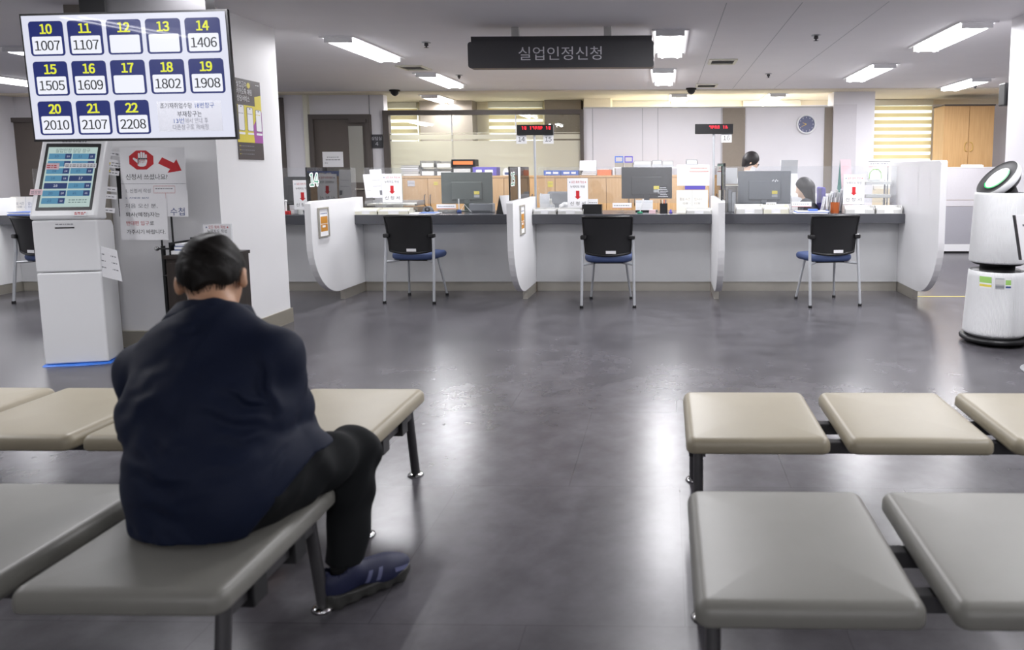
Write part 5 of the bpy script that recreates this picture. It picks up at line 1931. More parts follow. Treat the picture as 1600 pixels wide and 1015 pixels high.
def grey_extra(t, w_, hb, h_):
    yellow_label(.19, .3)(t, w_, hb, h_)
    q = MB().frame((0, -0.0315, 0))
    for k, (a, b) in enumerate(((0, 0), (.012, .008), (.03, -.004), (.04, .01), (.055, 0))):
        q.rect(w_ * .14 + a, hb + (h_ - hb) * .68 + b, w_ * .14 + a + .008, hb + (h_ - hb) * .68 + b + .014, 0, 'paper')
    q.obj('white_marks', t)


monitor('big pale grey monitor with a yellow label on counter 16', 1153, 1236, 267, 318, 7.9, 'mon_grey', extra=grey_extra)
doc_tray('white document tray in front of the big grey monitor', 1149, 1192, 319, m='light_grey')
doc_tray('cream document box tray in front of the big grey monitor', 1191, 1232, 320, m='cream_plastic')
name_plate('small white name card on the cream tray at counter 16', 1197, 1213, 316, 322)
name_plate('white name plate with a red edge in front of the seated clerk', 1237, 1268, 315, 323)
q = MB()
for k in range(4):
    q.box((-.17 + .01 * k, -.1, .0006 + .006 * k), (.16 + .006 * k, .09, .006 + .006 * k), 'paper' if k != 2 else 'blue_box')
q.box((-.02, -.06, .026), (.07, .02, .045), 'blue_box')
tag(q.obj('loose_sheets', None, (X(1264, 333, 7.5), 7.45, TOP)), 'white and light blue papers above the chair at counter 16', 'papers')
t = thing('desk_pen', 'blue-footed pen stand in front of the leaflets on counter 16', 'pen', (X(1292, 333, 7.5), 7.5, TOP))
MB().lathe([(0, 0), (.024, 0), (.022, .02), (.01, .034), (0, .036)], 'ink_blue', 20).obj('pen_base', t)
MB().tube([(0, 0, .034), (-.002, 0, .17)], [.005, .008], 'white_gloss').obj('pen', t)
t = thing('leaflet_rack', 'rack of upright pale leaflets on counter 16', 'leaflet holder', (X(1300, 330, 7.68), 7.72, TOP))
MB().box((-.12, -.05, 0), (.14, .06, .006), 'acrylic').box((-.12, -.05, .006), (.14, -.046, .06), 'acrylic').obj('rack_body', t)
r = random.Random(5)
for k in range(9):
    x0 = -.11 + .026 * k
    hh = .14 + .1 * (k / 8) + r.uniform(-.02, .03)
    MB().add([(x0, -.04, .006), (x0 + .016, -.04, .006), (x0 + .016, .04, .006), (x0, .04, .006), (x0 + .03, -.04, hh), (x0 + .044, -.04, hh), (x0 + .044, .04, hh + .01), (x0 + .03, .04, hh + .01)],
             [(0, 3, 2, 1), (4, 5, 6, 7), (0, 1, 5, 4), (1, 2, 6, 5), (2, 3, 7, 6), (3, 0, 4, 7)], ('paper', 'screen_pale', 'light_grey')[k % 3]).obj('leaflet', t)
t = thing('pencil_cup', 'amber brown pencil cup with pencils on counter 16', 'pen cup', (X(1305, 333, 7.5), 7.52, TOP))
MB().lathe([(0, 0), (.045, 0), (.047, .11), (.043, .11), (.041, .004), (0, .004)], 'brown_cup', 6, smooth=False).obj('cup', t)
for k, m_ in enumerate(('black', 'white_gloss', 'ink_grey')):
    MB().tube([(-.015 + .015 * k, 0, .005), (-.025 + .03 * k, 0, .16)], .004, m_).obj('pencil', t)
sign_px('application form sign on counter 16 beside the tall white divider', 1317, 1350, 272, 319, 7.56)
doc_tray('pale document tray under the form sign on counter 16', 1319, 1365, 321)
doc_tray('pale document tray against the tall white divider', 1367, 1408, 321)
tent('green-backed tent calendar with a pale pink sheet behind the leaflets', 1304, 1338, 249, 7.95, 'green', 'pink', math.radians(35))
xc, w_, h_ = span(1352, 1392, 281, 7.75)
t = thing('tier_rack', 'grey two-tier rack with a hook beside the tall white divider', 'rack', (xc, 7.82, TOP))
for zz in (h_ - .03, h_ - .17):
    MB().box((-w_ / 2, -.1, zz - .02), (w_ / 2, .12, zz + .015), 'light_grey').obj('tier', t, bevel=.004)
for x_ in (-w_ / 2 + .01, w_ / 2 - .01):
    MB().box((x_ - .008, .1, 0), (x_ + .008, .12, h_), 'mid_grey').obj('post', t)
MB().tube([(-w_ * .2, -.09, h_ - .05), (-w_ * .2, -.09, h_ - .1), (-w_ * .12, -.09, h_ - .105)], .003, 'mid_grey').obj('hook', t)
t = thing('lunch_bag', 'white bag with a lime green strap on top of the grey rack', 'bag', (X(1367, 284, 7.8), 7.82, TOP + h_ - .012))
sdf_obj('bag_body', lambda p: np.maximum(ell(p, (0, 0, .05), (.082, .05, .1)), -p[:, 2]), (-.1, -.07, -.008), (.1, .07, .17), .008, 'white_gloss', t)
MB().tube([(-.066, -.03, .02), (-.06, -.035, .09), (-.03, -.04, .125), (.03, -.04, .125), (.06, -.035, .09), (.066, -.03, .02)], .004, 'lime', 10).obj('strap', t)
p = at(1357, 261, 7.98)
t = thing('label_board', 'white label strip with a dark red line above the lime-strapped bag', 'label', (p[0], 7.98, TOP))
lw_, lh_ = X(1391, 261, 7.98) - p[0], Zp(1370, 252, 7.98) - p[2]
q = MB().frame((0, 0, p[2] - TOP)).box((0, 0, -.003), (lw_, lh_, 0), 'paper')
q.rect(0, lh_ * .88, lw_, lh_, .0006, 'ink_grey').rect(0, 0, lw_, lh_ * .08, .0006, 'ink_red')
lines(q, .02, lw_ - .02, lh_ * .5, .0006, 'ink_grey', .008, 9)
q.obj('strip', t)
MB().box((lw_ - .03, .003, 0), (lw_ - .015, .01, p[2] - TOP + lh_), 'mid_grey').box((lw_ - .08, -.03, 0), (lw_, .05, .005), 'mid_grey').obj('post', t)
t = thing('tape_reel', 'small brown tape reel on the counter by the grey rack', 'tape', (X(1358, 316, 7.66), 7.68, TOP))
MB().frame((0, -.012, .045), (1, 0, 0), (0, 0, 1)).lathe([(.014, 0), (.03, 0), (.03, .024), (.014, .024), (.014, 0)], 'brown_cup', 24).obj('reel', t)
MB().box((-.02, -.02, 0), (.02, .02, .02), 'light_grey').obj('reel_foot', t)
# papers seen through on the tall divider
M['faint_print'] = mat('faint_print', '#efeef0', 0.5, var=.02)
q = MB().frame((DX[3] - .0312, 0, 0), (0, -1, 0), (0, 0, 1))
q.rect(-7.4, .93, -7.0, 1.3, 0, 'faint_print')
q.rect(-6.92, 1.0, -6.68, 1.25, 0, 'faint_print')
o_ = q.obj('divider_sheets')
tag(o_, 'faint pale sheets on the tall white end divider', 'sheet')

# ------------------------------------------------------------------ low cabinets and what stands on them
LY = 10.15
LZ = Zp(850, 274, LY)
lx0, lx1 = X(628, 276, LY), X(1108, 274, LY)
nL = 6
lw = (lx1 - lx0) / nL
posn = ['nearest the glass wall end', 'behind the grey-green monitor', 'behind the divider numbered 15', 'behind the form sign of counter 15', 'behind the black monitor', 'behind the lunch-time notice']
proto = None
for k in range(nL):
    lb = 'light oak low cabinet ' + posn[k]
    if proto is None:
        proto = t = thing('low_cabinet', lb, 'cabinet', (lx0 + lw / 2, LY, 0), 0, 'light oak low cabinets')
        MB().box((-lw / 2, .02, .06), (lw / 2, .42, LZ - .03), 'wood').box((-lw / 2 + .02, .05, 0), (lw / 2 - .02, .42, .06), 'black').obj('body', t)
        MB().box((-lw / 2, -.005, LZ - .03), (lw / 2, .43, LZ), 'wood').obj('top_board', t)
        for s in (-1, 1):
            d = MB().box((s * .003, 0, .07), (s * (lw / 2 - .003), .018, LZ - .035), 'wood').obj('cabinet_door', t, bevel=.003)
            MB().tube([(s * .04, 0, .78), (s * .04, -.03, .79), (s * .04, -.03, .93), (s * .04, 0, .94)], .006, 'dark_steel').obj('handle', d)
    else:
        dup(proto, lb, (lx0 + lw * (k + .5), LY, 0))


def memo(label, x0, x1, y0, y1, m):
    a, b = at(x0, y1, LY), at(x1, y0, LY)
    flat('memo_note', label, 'note', (a[0], LY - .0015, a[2]), b[0] - a[0], b[2] - a[2], lambda q, w_, h_, n: lines(q, w_ * .1, w_ * .9, h_ * .5, n, 'ink_grey', .006, x0), m, th=.0012)


memo('pale grey memo on the cabinet door beside the form sign of counter 14', 637, 648, 282, 291, 'screen_pale')
memo('pale yellow memo on the oak cabinet door left of the grey-green monitor', 678, 684, 284, 289, 'yellow')
memo('yellow memo on the oak cabinet door beside the blue boxes', 856, 864, 283, 292, 'yellow')


def on_cab(x0, x1, y0):
    xa, xb = X(x0, y0, LY + .15), X(x1, y0, LY + .15)
    return (xa + xb) / 2, xb - xa, Zp((x0 + x1) / 2, y0, LY + .15) - LZ


def magazines(label, x0, x1, y0, n, group=None):
    xc, w_, h_ = on_cab(x0, x1, y0)
    r = random.Random(x0)
    for k in range(n):
        hh = h_ / n
        q = MB()
        o = r.uniform(-.02, .02)
        q.box((-w_ / 2 + o, -.1, 0), (w_ / 2 + o, .12, hh * .15), 'mid_grey').box((-w_ / 2 + o + .004, -.098, hh * .15), (w_ / 2 + o - .004, .118, hh * .8), ('paper', 'light_grey', 'screen_pale')[k % 3]).box((-w_ / 2 + o, -.1, hh * .8), (w_ / 2 + o, .12, hh * .93), 'mid_grey')
        ob = q.obj('magazine', None, (xc, LY + .18, LZ + k * hh))
        pos_ = 'bottom' if k == 0 else 'topmost' if k == n - 1 else ['second', 'third', 'fourth', 'fifth'][k - 1]
        tag(ob, label % pos_, 'magazine', group)


magazines('%s grey magazine of the stack nearest the glass wall, counted from the cabinet up', 630, 658, 258, 5, 'grey magazines on the low cabinet')


def letter_tray(label, x0, x1, y0, m, tiers):
    xc, w_, h_ = on_cab(x0, x1, y0)
    t = thing('letter_tray', label, 'tray', (xc, LY + .16, LZ), 0, 'letter trays on the low cabinets')
    for k in range(tiers):
        z = k * h_ / tiers
        q = MB().box((-w_ / 2, -.12, z + .002), (w_ / 2, .14, z + .006), m).box((-w_ / 2, -.12, z + .006), (-w_ / 2 + .005, .14, z + h_ / tiers * .85), m).box((w_ / 2 - .005, -.12, z + .006), (w_ / 2, .14, z + h_ / tiers * .85), m).box((-w_ / 2, .135, z + .006), (w_ / 2, .14, z + h_ / tiers * .85), m)
        q.obj('tray_tier', t)
        MB().box((-w_ / 2 + .015, -.1, z + .0065), (w_ / 2 - .015, .12, z + h_ / tiers * .55), 'paper' if k % 2 == 0 else 'paper_warm').obj('papers', t)
    for s in (-1, 1):
        MB().tube([(s * (w_ / 2 - .004), -.08, 0), (s * (w_ / 2 - .004), -.08, h_ * .9)], .004, 'grey_plastic', 8).obj('post', t)


letter_tray('two-tier smoky letter tray beside the grey magazine stack', 660, 682, 249, 'trans_tray', 2)
letter_tray('two-tier smoky letter tray next to the black binder boxes', 684, 708, 250, 'trans_tray', 2)


def binder_box(label, x0, x1, y0, m, strip, group=None, zb=0.0, name='binder_box', txt=None):
    xc, w_, h_ = on_cab(x0, x1, y0)
    t = thing(name, label, 'box', (xc, LY + .16, LZ + zb), 0, group)
    h_ -= zb
    q = MB().box((-w_ / 2, -.1, 0), (w_ / 2, .12, h_), m)
    q.obj('box_body', t, bevel=.003)
    q = MB().frame((0, -.1012, 0))
    q.rect(-w_ * .42, h_ * .25, w_ * .42, h_ * .75, 0, strip) if not txt else lines(q, -w_ * .36, w_ * .38, h_ * .3, 0, strip, h_ * .4, x0)
    q.obj('spine_label', t)


binder_box('lower black binder box with a pale label on the low cabinet', 709, 740, 260, 'black', 'light_grey', 'black binder boxes')
zb = Zp(725, 260, LY + .15) - LZ + .002
binder_box('upper black binder box with an orange mark, on top of the other', 708, 744, 249, 'black', 'orange', 'black binder boxes', zb)
binder_box('purple box with white lettering behind the grey-green monitor', 741, 778, 261, 'purple', 'paper', txt='취업지원', name='card_box')
binder_box('blue box with white lettering nearer the display pole', 851, 877, 266, 'blue_box', 'paper', 'blue lettered boxes', txt='서식 신청서', name='card_box')
binder_box('blue box with white lettering next to the white calendar', 878, 904, 266, 'blue_box', 'paper', 'blue lettered boxes', txt='서식 신청서', name='card_box')
t = thing('paper_figure', 'small white paper figure on the low cabinet beside the divider numbered 15', 'ornament', (X(790, 274, LY), LY + .1, LZ))
q = MB().frame((0, 0, 0))
q.prism([(-.05, 0), (.05, 0), (.06, .06), (.02, .07), (.0, .11), (-.03, .1), (-.06, .05)], -.02, .02, 'paper')
q.obj('figure_body', t)
MB().frame((0, -.0212, 0)).rect(-.03, .01, .035, .045, 0, 'ink_blue').obj('printed_patch', t)
xc, w_, h_ = on_cab(906, 932, 250)
for k in range(3):
    q = MB().box((-.11, -.08, 0), (.11, .1, .006), 'ink_grey').box((-.108, -.078, .006), (.106, .098, .018), 'paper').box((-.11, -.08, .018), (.11, .1, .022), 'paper')
    tag(q.obj('book', None, (xc + .03 + .01 * (k - 1), LY + .14, LZ + .0225 * k)), ('lowest', 'middle', 'topmost')[k] + ' thin white book under the white calendar on the oak cabinet', 'book', 'white books under the calendar')
t = thing('desk_calendar', 'white desk calendar standing on thin books on the oak cabinet', 'calendar', (xc, LY + .14, LZ + .068))
hc_ = h_ - .068
q = MB().frame((0, -.05, 0), (1, 0, 0), (0, .3, 1)).box((-w_ / 2, 0, -.002), (w_ / 2, hc_, 0), 'paper')
for k in range(5):
    q.rect(-w_ * .42, hc_ * (.12 + .13 * k), w_ * .42, hc_ * (.13 + .13 * k), .0006, 'light_grey')
q.obj('leaf', t)
MB().frame((0, .05, 0), (1, 0, 0), (0, -.22, 1)).box((-w_ / 2, 0, -.003), (w_ / 2, hc_ * .98, 0), 'mid_grey').obj('back_board', t)
xc, w_, h_ = on_cab(934, 956, 265)
t = thing('orange_tray', 'low orange plastic tray on the oak cabinet beside the white calendar', 'tray', (xc, LY + .15, LZ))
MB().box((-w_ / 2, -.1, 0), (w_ / 2, .1, .005), 'orange').box((-w_ / 2, -.1, .005), (w_ / 2, -.095, h_), 'orange').box((-w_ / 2, .095, .005), (w_ / 2, .1, h_), 'orange').box((-w_ / 2, -.095, .005), (-w_ / 2 + .005, .095, h_), 'orange').box((w_ / 2 - .005, -.095, .005), (w_ / 2, .095, h_), 'orange').obj('tray_body', t)
MB().box((-w_ / 2 + .03, -.08, .005), (w_ / 2 - .03, .08, h_ * 1.15), 'paper_warm').obj('papers', t)
# white document shelf on the cabinets at counter 15/16
xa, xb = X(959, 268, LY + .15), X(1104, 268, LY + .15)
zs = Zp(1030, 261, LY + .15) - LZ
t = thing('document_shelf', 'low white shelf carrying boxes and papers on the oak cabinets', 'shelf', ((xa + xb) / 2, LY + .15, LZ))
w2 = (xb - xa) / 2
MB().box((-w2, -.12, zs - .015), (w2, .16, zs), 'white').obj('shelf_board', t)
for x_ in (-w2 + .01, 0, w2 - .01):
    MB().box((x_ - .008, -.12, 0), (x_ + .008, .16, zs - .015), 'white').obj('upright', t)
for k, (x0, x1) in enumerate(((961, 974), (976, 989))):
    xc, w_, h_ = on_cab(x0, x1, 244)
    t = thing('card_holder', ('kraft box with a blue-framed top standing first on the white shelf', 'kraft box with a blue-framed top standing second on the white shelf')[k], 'box', (xc, LY + .15, LZ + zs), 0, 'blue-framed kraft boxes')
    hh = h_ - zs
    MB().box((-w_ / 2, -.06, 0), (w_ / 2, .06, hh * .42), 'tan').obj('kraft_body', t)
    q = MB()
    for a, b in (((-w_ / 2, hh * .42), (w_ / 2, hh * .52)), ((-w_ / 2, hh * .9), (w_ / 2, hh)), ((-w_ / 2, hh * .52), (-w_ / 2 + .012, hh * .9)), ((w_ / 2 - .012, hh * .52), (w_ / 2, hh * .9))):
        q.box((a[0], -.055, a[1]), (b[0], -.04, b[1]), 'blue_box' if k == 0 else 'purple')
    q.obj('blue_frame', t)
for k, (x0, x1, y0) in enumerate(((990, 1018, 251), (1019, 1034, 250), (1035, 1052, 251), (1072, 1090, 249))):
    xc, w_, h_ = on_cab(x0, x1, y0)
    t = thing('file_box', ('wide', 'narrow slanted', 'third grey', 'lone')[k] + ' grey file box with papers on the white shelf', 'file box', (xc, LY + .15, LZ + zs), 0, 'grey file boxes on the white shelf')
    hh = h_ - zs
    MB().add([(-w_ / 2, -.08, 0), (w_ / 2, -.08, 0), (w_ / 2, .1, 0), (-w_ / 2, .1, 0), (-w_ / 2, -.08, hh * .45), (w_ / 2, -.08, hh * .45), (w_ / 2, .1, hh), (-w_ / 2, .1, hh)], [(0, 3, 2, 1), (0, 1, 5, 4), (1, 2, 6, 5), (2, 3, 7, 6), (3, 0, 4, 7)], 'mid_grey').obj('box_body', t)
    for j in range(3):
        MB().box((-w_ / 2 + .012, -.06 + j * .05, .004), (w_ / 2 - .012, -.03 + j * .05, hh * (.6 + .13 * j)), 'paper').obj('papers', t)

# staff desks behind the counter
for k, (a, b) in enumerate(BAYS[2:]):
    t = thing('staff_desk', ('grey staff desk behind counter 14', 'grey staff desk behind counter 15', 'grey staff desk behind counter 16')[k], 'desk', ((a + b) / 2, 8.1, 0), 0, 'staff desks')
    w2 = (b - a) / 2
    MB().box((-w2 + .02, .02, .70), (w2 - .02, .62, .73), 'light_grey').obj('desk_top', t)
    for s in (-1, 1):
        MB().box((s * (w2 - .06), .04, 0), (s * (w2 - .03), .6, .70), 'mid_grey').obj('leg', t)
# calendar on the far desk, black clip
xq = X(1235, 266, 9.4)
t = thing('table_calendar', 'white ring-bound calendar standing behind the seated clerk', 'calendar', (xq, 9.5, 0.95))
wq, hq = X(1248, 260, 9.5) - X(1222, 260, 9.5), Zp(1235, 249, 9.5) - .95
q = MB().frame((0, -.05, 0), (1, 0, 0), (0, .2, 1)).box((-wq / 2, 0, -.002), (wq / 2, hq, 0), 'paper')
for k in range(5):
    q.rect(-wq * .42, hq * (.35 + .1 * k), wq * .42, hq * (.355 + .1 * k), .0006, 'light_grey')
q.obj('leaf', t)
MB().frame((0, .06, 0), (1, 0, 0), (0, -.2, 1)).box((-wq / 2, 0, -.003), (wq / 2, hq, 0), 'mid_grey').obj('back_board', t)
t = thing('file_cabinet', 'white waist-high cabinet behind the seated clerk', 'cabinet', (xq, 9.3, 0))
MB().box((-.62, 0, 0), (.62, .5, .95), 'white').obj('body', t, bevel=.004)
for s in (-1, 1):
    d = MB().box((s * .005, -.016, .03), (s * .61, 0, .93), 'white').obj('cabinet_door', t)
    MB().box((s * .04 - .006, -.03, .5), (s * .04 + .006, -.016, .6), 'steel').obj('handle', d)
# purple chair back behind the clerk
t = thing('office_chair', 'purple-backed office chair that the seated clerk sits on', 'chair', (X(1284, 300, 8.5), 8.5, 0), math.radians(90))
hz = Zp(1280, 292, 8.5)
MB().box((-.14, -.02, .6), (.16, .03, hz), 'purple').obj('backrest', t, bevel=.022, seg=4)
MB().box((-.22, .03, .44), (.22, .45, .51), 'purple').obj('seat', t, bevel=.022, seg=3)
MB().tube([(0, .22, .06), (0, .22, .44)], .03, 'black').box((-.03, .02, .42), (.03, .06, .68), 'black').obj('gas_column', t)
for k in range(5):
    a = 2 * math.pi * k / 5
    MB().tube([(0, .22, .09), (.26 * math.cos(a), .22 + .26 * math.sin(a), .06), (.26 * math.cos(a), .22 + .26 * math.sin(a), 0)], [.022, .016, .022], 'black').obj('leg', t)

# ------------------------------------------------------------------ far right: office screen and tall cabinet
GY = 11.0
gx0, gx1 = X(1462, 300, GY), 5.6
gz = Zp(1490, 262, GY)
t = thing('office_screen', 'pale grey office partition screen with a darker lower fabric panel', 'screen', ((gx0 + gx1) / 2, GY, 0))
w2 = (gx1 - gx0) / 2
z1, z2, z3 = Zp(1490, 312, GY), Zp(1490, 322, GY), Zp(1490, 381, GY)
MB().box((-w2, 0, z1), (w2, .05, gz), 'screen_pale').obj('upper_panel', t)
MB().box((-w2, -.004, z2), (w2, .054, z1 - .006), 'screen_pale').obj('middle_rail', t)
MB().box((-w2, 0, z3), (w2, .05, z2 - .004), 'fabric_grey').obj('lower_panel', t)
MB().box((-w2, -.004, .03), (w2, .054, z3 - .003), 'white').box((-w2, .01, 0), (w2, .04, .03), 'black').obj('skirting', t)
for s in (-1, 1):
    MB().box((s * w2, -.006, 0), (s * (w2 - .03), .056, gz + .006), 'screen_pale').obj('post', t)
MB().box((-w2, -.004, gz), (w2, .054, gz + .01), 'white').obj('top_cap', t)
q = MB().box((-.16, -.03, 0), (.16, .03, .03), 'paper').box((-.15, -.028, .03), (.14, .02, .04), 'paper_warm')
tag(q.obj('paper_bundle', None, (X(1520, 261, GY), GY + .027, gz + .01)), 'white papers lying on top of the grey office screen', 'papers')
CYb = 11.45
ca_, cb_ = X(1475, 200, CYb), X(1553, 200, CYb)
cz = Zp(1510, 163, CYb)
t = thing('tall_cabinet', 'tall light wooden two-door cabinet with a dark top behind the office screen', 'cabinet', ((ca_ + cb_) / 2, CYb, 0))
w2 = (cb_ - ca_) / 2
MB().box((-w2, .02, .0), (w2, .45, cz - .02), 'wood2').obj('body', t)
MB().box((-w2 - .01, -.01, cz - .02), (w2 + .01, .46, cz), 'frame_dark').obj('top_board', t)
for s in (-1, 1):
    d = MB().box((s * .004, 0, .05), (s * (w2 - .002), .02, cz - .025), 'wood2').obj('cabinet_door', t)
    q = MB()
    ring = [(s * (.03 + .035 * math.cos(a)), -.004, 1.62 + .07 * math.sin(a)) for a in [math.radians(-90 + 180 * k / 8) for k in range(9)]]
    q.tube([(s * .02, -.006, p_[2]) if k in (0, 8) else (p_[0], -.02, p_[2]) for k, p_ in enumerate(ring)], .006, 'gold')
    q.obj('handle', d)


# ------------------------------------------------------------------ people
M['skin'] = mat('skin', '#c79a7b', 0.5, var=.05, scale=60)
M['skin_light'] = mat('light_skin', '#e0bfa8', 0.5, var=.04, scale=60)
M['hair'] = mat('black_hair', '#14100d', 0.55, spec=.25, var=.25, scale=120)
M['hair_soft'] = mat('dark_hair', '#1c1719', 0.5, var=.2, scale=120)
M['navy'] = mat('navy_jacket_cloth', '#0f182e', 0.7, spec=.22, var=.12, scale=160, bump=.15, bscale=900)
M['trouser'] = mat('black_trouser_cloth', '#17191b', 0.8, spec=.2, var=.15, scale=160, bump=.2, bscale=900)
M['sock'] = mat('black_sock_knit', '#0e0e10', 0.9, var=.2, scale=400)
M['shoe'] = mat('navy_shoe_mesh', '#151b3c', 0.6, var=.25, scale=350, bump=.3, bscale=600)
M['sole'] = mat('dark_shoe_sole', '#2e2e2c', 0.5, var=.1)
M['reflective'] = mat('grey_reflective_strip', '#5f6384', 0.4, var=.05)
M['shirt'] = mat('white_shirt_cloth', '#eceef2', 0.7, var=.03)
M['dark_top'] = mat('charcoal_jacket_cloth', '#3b3c42', 0.75, var=.1)
M['mask'] = mat('white_face_mask', '#f0f0f2', 0.8, var=.02)


def P_(x, y, Y):
    return V3(*at(x, y, Y))


def fr(yaw, pitch=0.0):
    """Right, forward, up of something facing yaw degrees to the right of +y and tipped down by pitch degrees."""
    a, b = math.radians(yaw), math.radians(pitch)
    r_ = V3(math.cos(a), -math.sin(a), 0)
    f_ = V3(math.sin(a) * math.cos(b), math.cos(a) * math.cos(b), -math.sin(b))
    return r_, f_, np.cross(r_, f_)


def hand_prims(wrist, palm_dir, finger_dir, side, up_):
    """Palm and five bent fingers as capsules: (a, b, r0, r1)."""
    pd = palm_dir / np.linalg.norm(palm_dir)
    lat = np.cross(pd, up_)
    lat = lat / np.linalg.norm(lat)
    out = []
    kn = wrist + pd * .085
    for k, (o, ln) in enumerate(((-.03, .062), (-.01, .072), (.01, .068), (.029, .052))):
        a = wrist + lat * o * .5 + pd * .02
        b = kn + lat * o
        out.append((a, b, .014, .0115))
        c = b + pd * ln * .45 - up_ * ln * .25
        d = c + pd * ln * .15 - up_ * ln * .5
        out.append((b, c, .0098, .009))
        out.append((c, d, .009, .008))
    tb = wrist + pd * .025 - lat * side * .025
    tc = tb + pd * .03 - lat * side * .028 - up_ * .01
    out.append((wrist, tb, .015, .013))
    out.append((tb, tc, .0125, .011))
    out.append((tc, tc + pd * .03 - up_ * .006, .0105, .009))
    return out


# the man on the grey bench
man = thing('person', 'man in a navy jacket and black trousers sitting hunched on the grey bench', 'person', (-1.16, 1.76, 0))
O = V3(-1.16, 1.76, 0)
R0, F0, U0 = fr(-6)
L0 = P_(322, 822, 1.755)
L1 = P_(326, 728, 1.775)
L2 = P_(328, 628, 1.845)
L3 = P_(330, 545, 1.905)
C7 = P_(338, 503, 1.925)
shR, shL = P_(424, 558, 1.90), P_(229, 576, 1.95)
elR, elL = P_(457, 668, 1.95), P_(228, 672, 1.95)
wrR, wrL = V3(-1.135, 2.12, .555), V3(-1.25, 2.15, .555)
hipR, knR, anR = V3(-1.07, 1.755, .462), V3(-.952, 2.085, .432), V3(-.966, 2.03, .085)
hipL, knL, anL = V3(-1.24, 1.81, .462), V3(-1.29, 2.19, .44), V3(-1.345, 2.115, .085)
Hc = P_(331, 424, 2.015)
HR, HF, HU = fr(-17, 28)
HR, HU = HR * math.cos(.09) + HU * math.sin(.09), HU * math.cos(.09) - HR * math.sin(.09)


def torso(p, g=0.0):
    d = cap(p, L0, L1, .126 + g, .128 + g, R0, 1.42)
    d = smin(d, cap(p, L1, L2, .13 + g, .134 + g, R0, 1.42), .05)
    d = smin(d, cap(p, L2, L3, .13 + g, .10 + g, R0, 1.6), .05)
    d = smin(d, cap(p, shL, L3, .072 + g, .085 + g), .06)
    d = smin(d, cap(p, L3, shR, .085 + g, .072 + g), .06)
    d = smin(d, cap(p, L3, C7, .08 + g, .052 + g, R0, 1.3), .06)
    return d


def arms(p, g=0.0):
    d = cap(p, shR, elR, .064 + g, .056 + g)
    d = smin(d, cap(p, elR, wrR, .049 + g, .036 + g), .02)
    e = cap(p, shL, elL, .062 + g, .05 + g)
    e = smin(e, cap(p, elL, wrL, .049 + g, .036 + g), .02)
    return np.minimum(d, e)


def legs(p, g=0.0):
    d = cap(p, hipR, knR, .088 + g, .064 + g)
    d = smin(d, cap(p, knR, anR + V3(0, 0, .02), .058 + g, .048 + g), .03)
    e = cap(p, hipL, knL, .088 + g, .064 + g)
    e = smin(e, cap(p, knL, anL + V3(0, 0, .02), .06 + g, .044 + g), .03)
    return smin(d, e, .03)


def head(p):
    Rm = np.stack([HR, HF, HU])
    d = ell(p, Hc, (.076, .096, .098), Rm)
    d = smin(d, ell(p, Hc + HF * .035 - HU * .055, (.06, .06, .082), Rm), .03)
    d = smin(d, ell(p, Hc + HF * .075 - HU * .105, (.028, .022, .02), Rm), .02)
    d = smin(d, ell(p, Hc + HF * .103 - HU * .05, (.012, .016, .024), Rm), .012)
    d = smin(d, cap(p, Hc + HF * .09 + HR * .03 - HU * .012, Hc + HF * .09 - HR * .03 - HU * .012, .012, .012), .015)
    d = smin(d, ell(p, Hc + HF * .088 - HU * .085, (.024, .012, .006), Rm), .008)
    for s in (-1, 1):
        d = np.maximum(d, -ell(p, Hc + HF * .098 + HR * s * .032 - HU * .03, (.014, .014, .007), Rm))
        e = ell(p, Hc + HR * s * .081 - HU * .03 - HF * .004, (.012, .021, .033), Rm)
        e = np.maximum(e, -ell(p, Hc + HR * s * .094 - HU * .026 + HF * .002, (.009, .011, .018), Rm))
        d = smin(d, e, .006)
    d = smin(d, cap(p, Hc - HU * .07 - HF * .012, C7 + V3(0, .012, 0), .05, .058), .02)
    return d


def man_body(p):
    p = p + O
    d = smin(torso(p, -.014), head(p), .025)
    d = smin(d, arms(p, -.016), .02)
    d = smin(d, legs(p, -.014), .03)
    for w_, e, s in ((wrR, elR, 1), (wrL, elL, -1)):
        pd = (V3(-1.19, 2.26, .53) - w_)
        for a, b, r0, r1 in hand_prims(w_, pd, pd, s, V3(0, 0, 1)):
            d = smin(d, cap(p, a, b, r0, r1), .006)
    for a in (anR, anL):
        d = smin(d, cap(p, a + V3(0, 0, .05), a - V3(0, 0, .02), .036, .034), .02)
        d = smin(d, cap(p, a - V3(0, 0, .03), a + V3(.07, .08, -.05), .034, .026), .02)
    return d


sdf_obj('body', man_body, (-.33, -.12, .0), (.33, .58, 1.14), .0065, 'skin', man, 1)


FOLDS = [  # ends of creases on the back (pixel in the photo, depth), half width, height
    ((305, 745), (415, 722), 1.62, .012, .0075), ((200, 735), (300, 765), 1.62, .012, .006), ((255, 800), (440, 738), 1.62, .014, .008), ((215, 790), (330, 815), 1.62, .012, .006),
    ((350, 612), (422, 640), 1.70, .010, .0085), ((300, 640), (425, 668), 1.68, .013, .006), ((240, 600), (190, 655), 1.75, .012, .0065), ((262, 560), (205, 610), 1.78, .012, .005),
    ((405, 560), (430, 650), 1.75, .011, .0075), ((330, 690), (420, 690), 1.62, .013, .005), ((230, 690), (290, 712), 1.62, .013, .0045), ((360, 760), (462, 690), 1.66, .010, .006),
    ((395, 790), (455, 715), 1.68, .009, .006), ((250, 520), (330, 505), 1.80, .012, .003), ((200, 665), (225, 730), 1.72, .011, .005)]


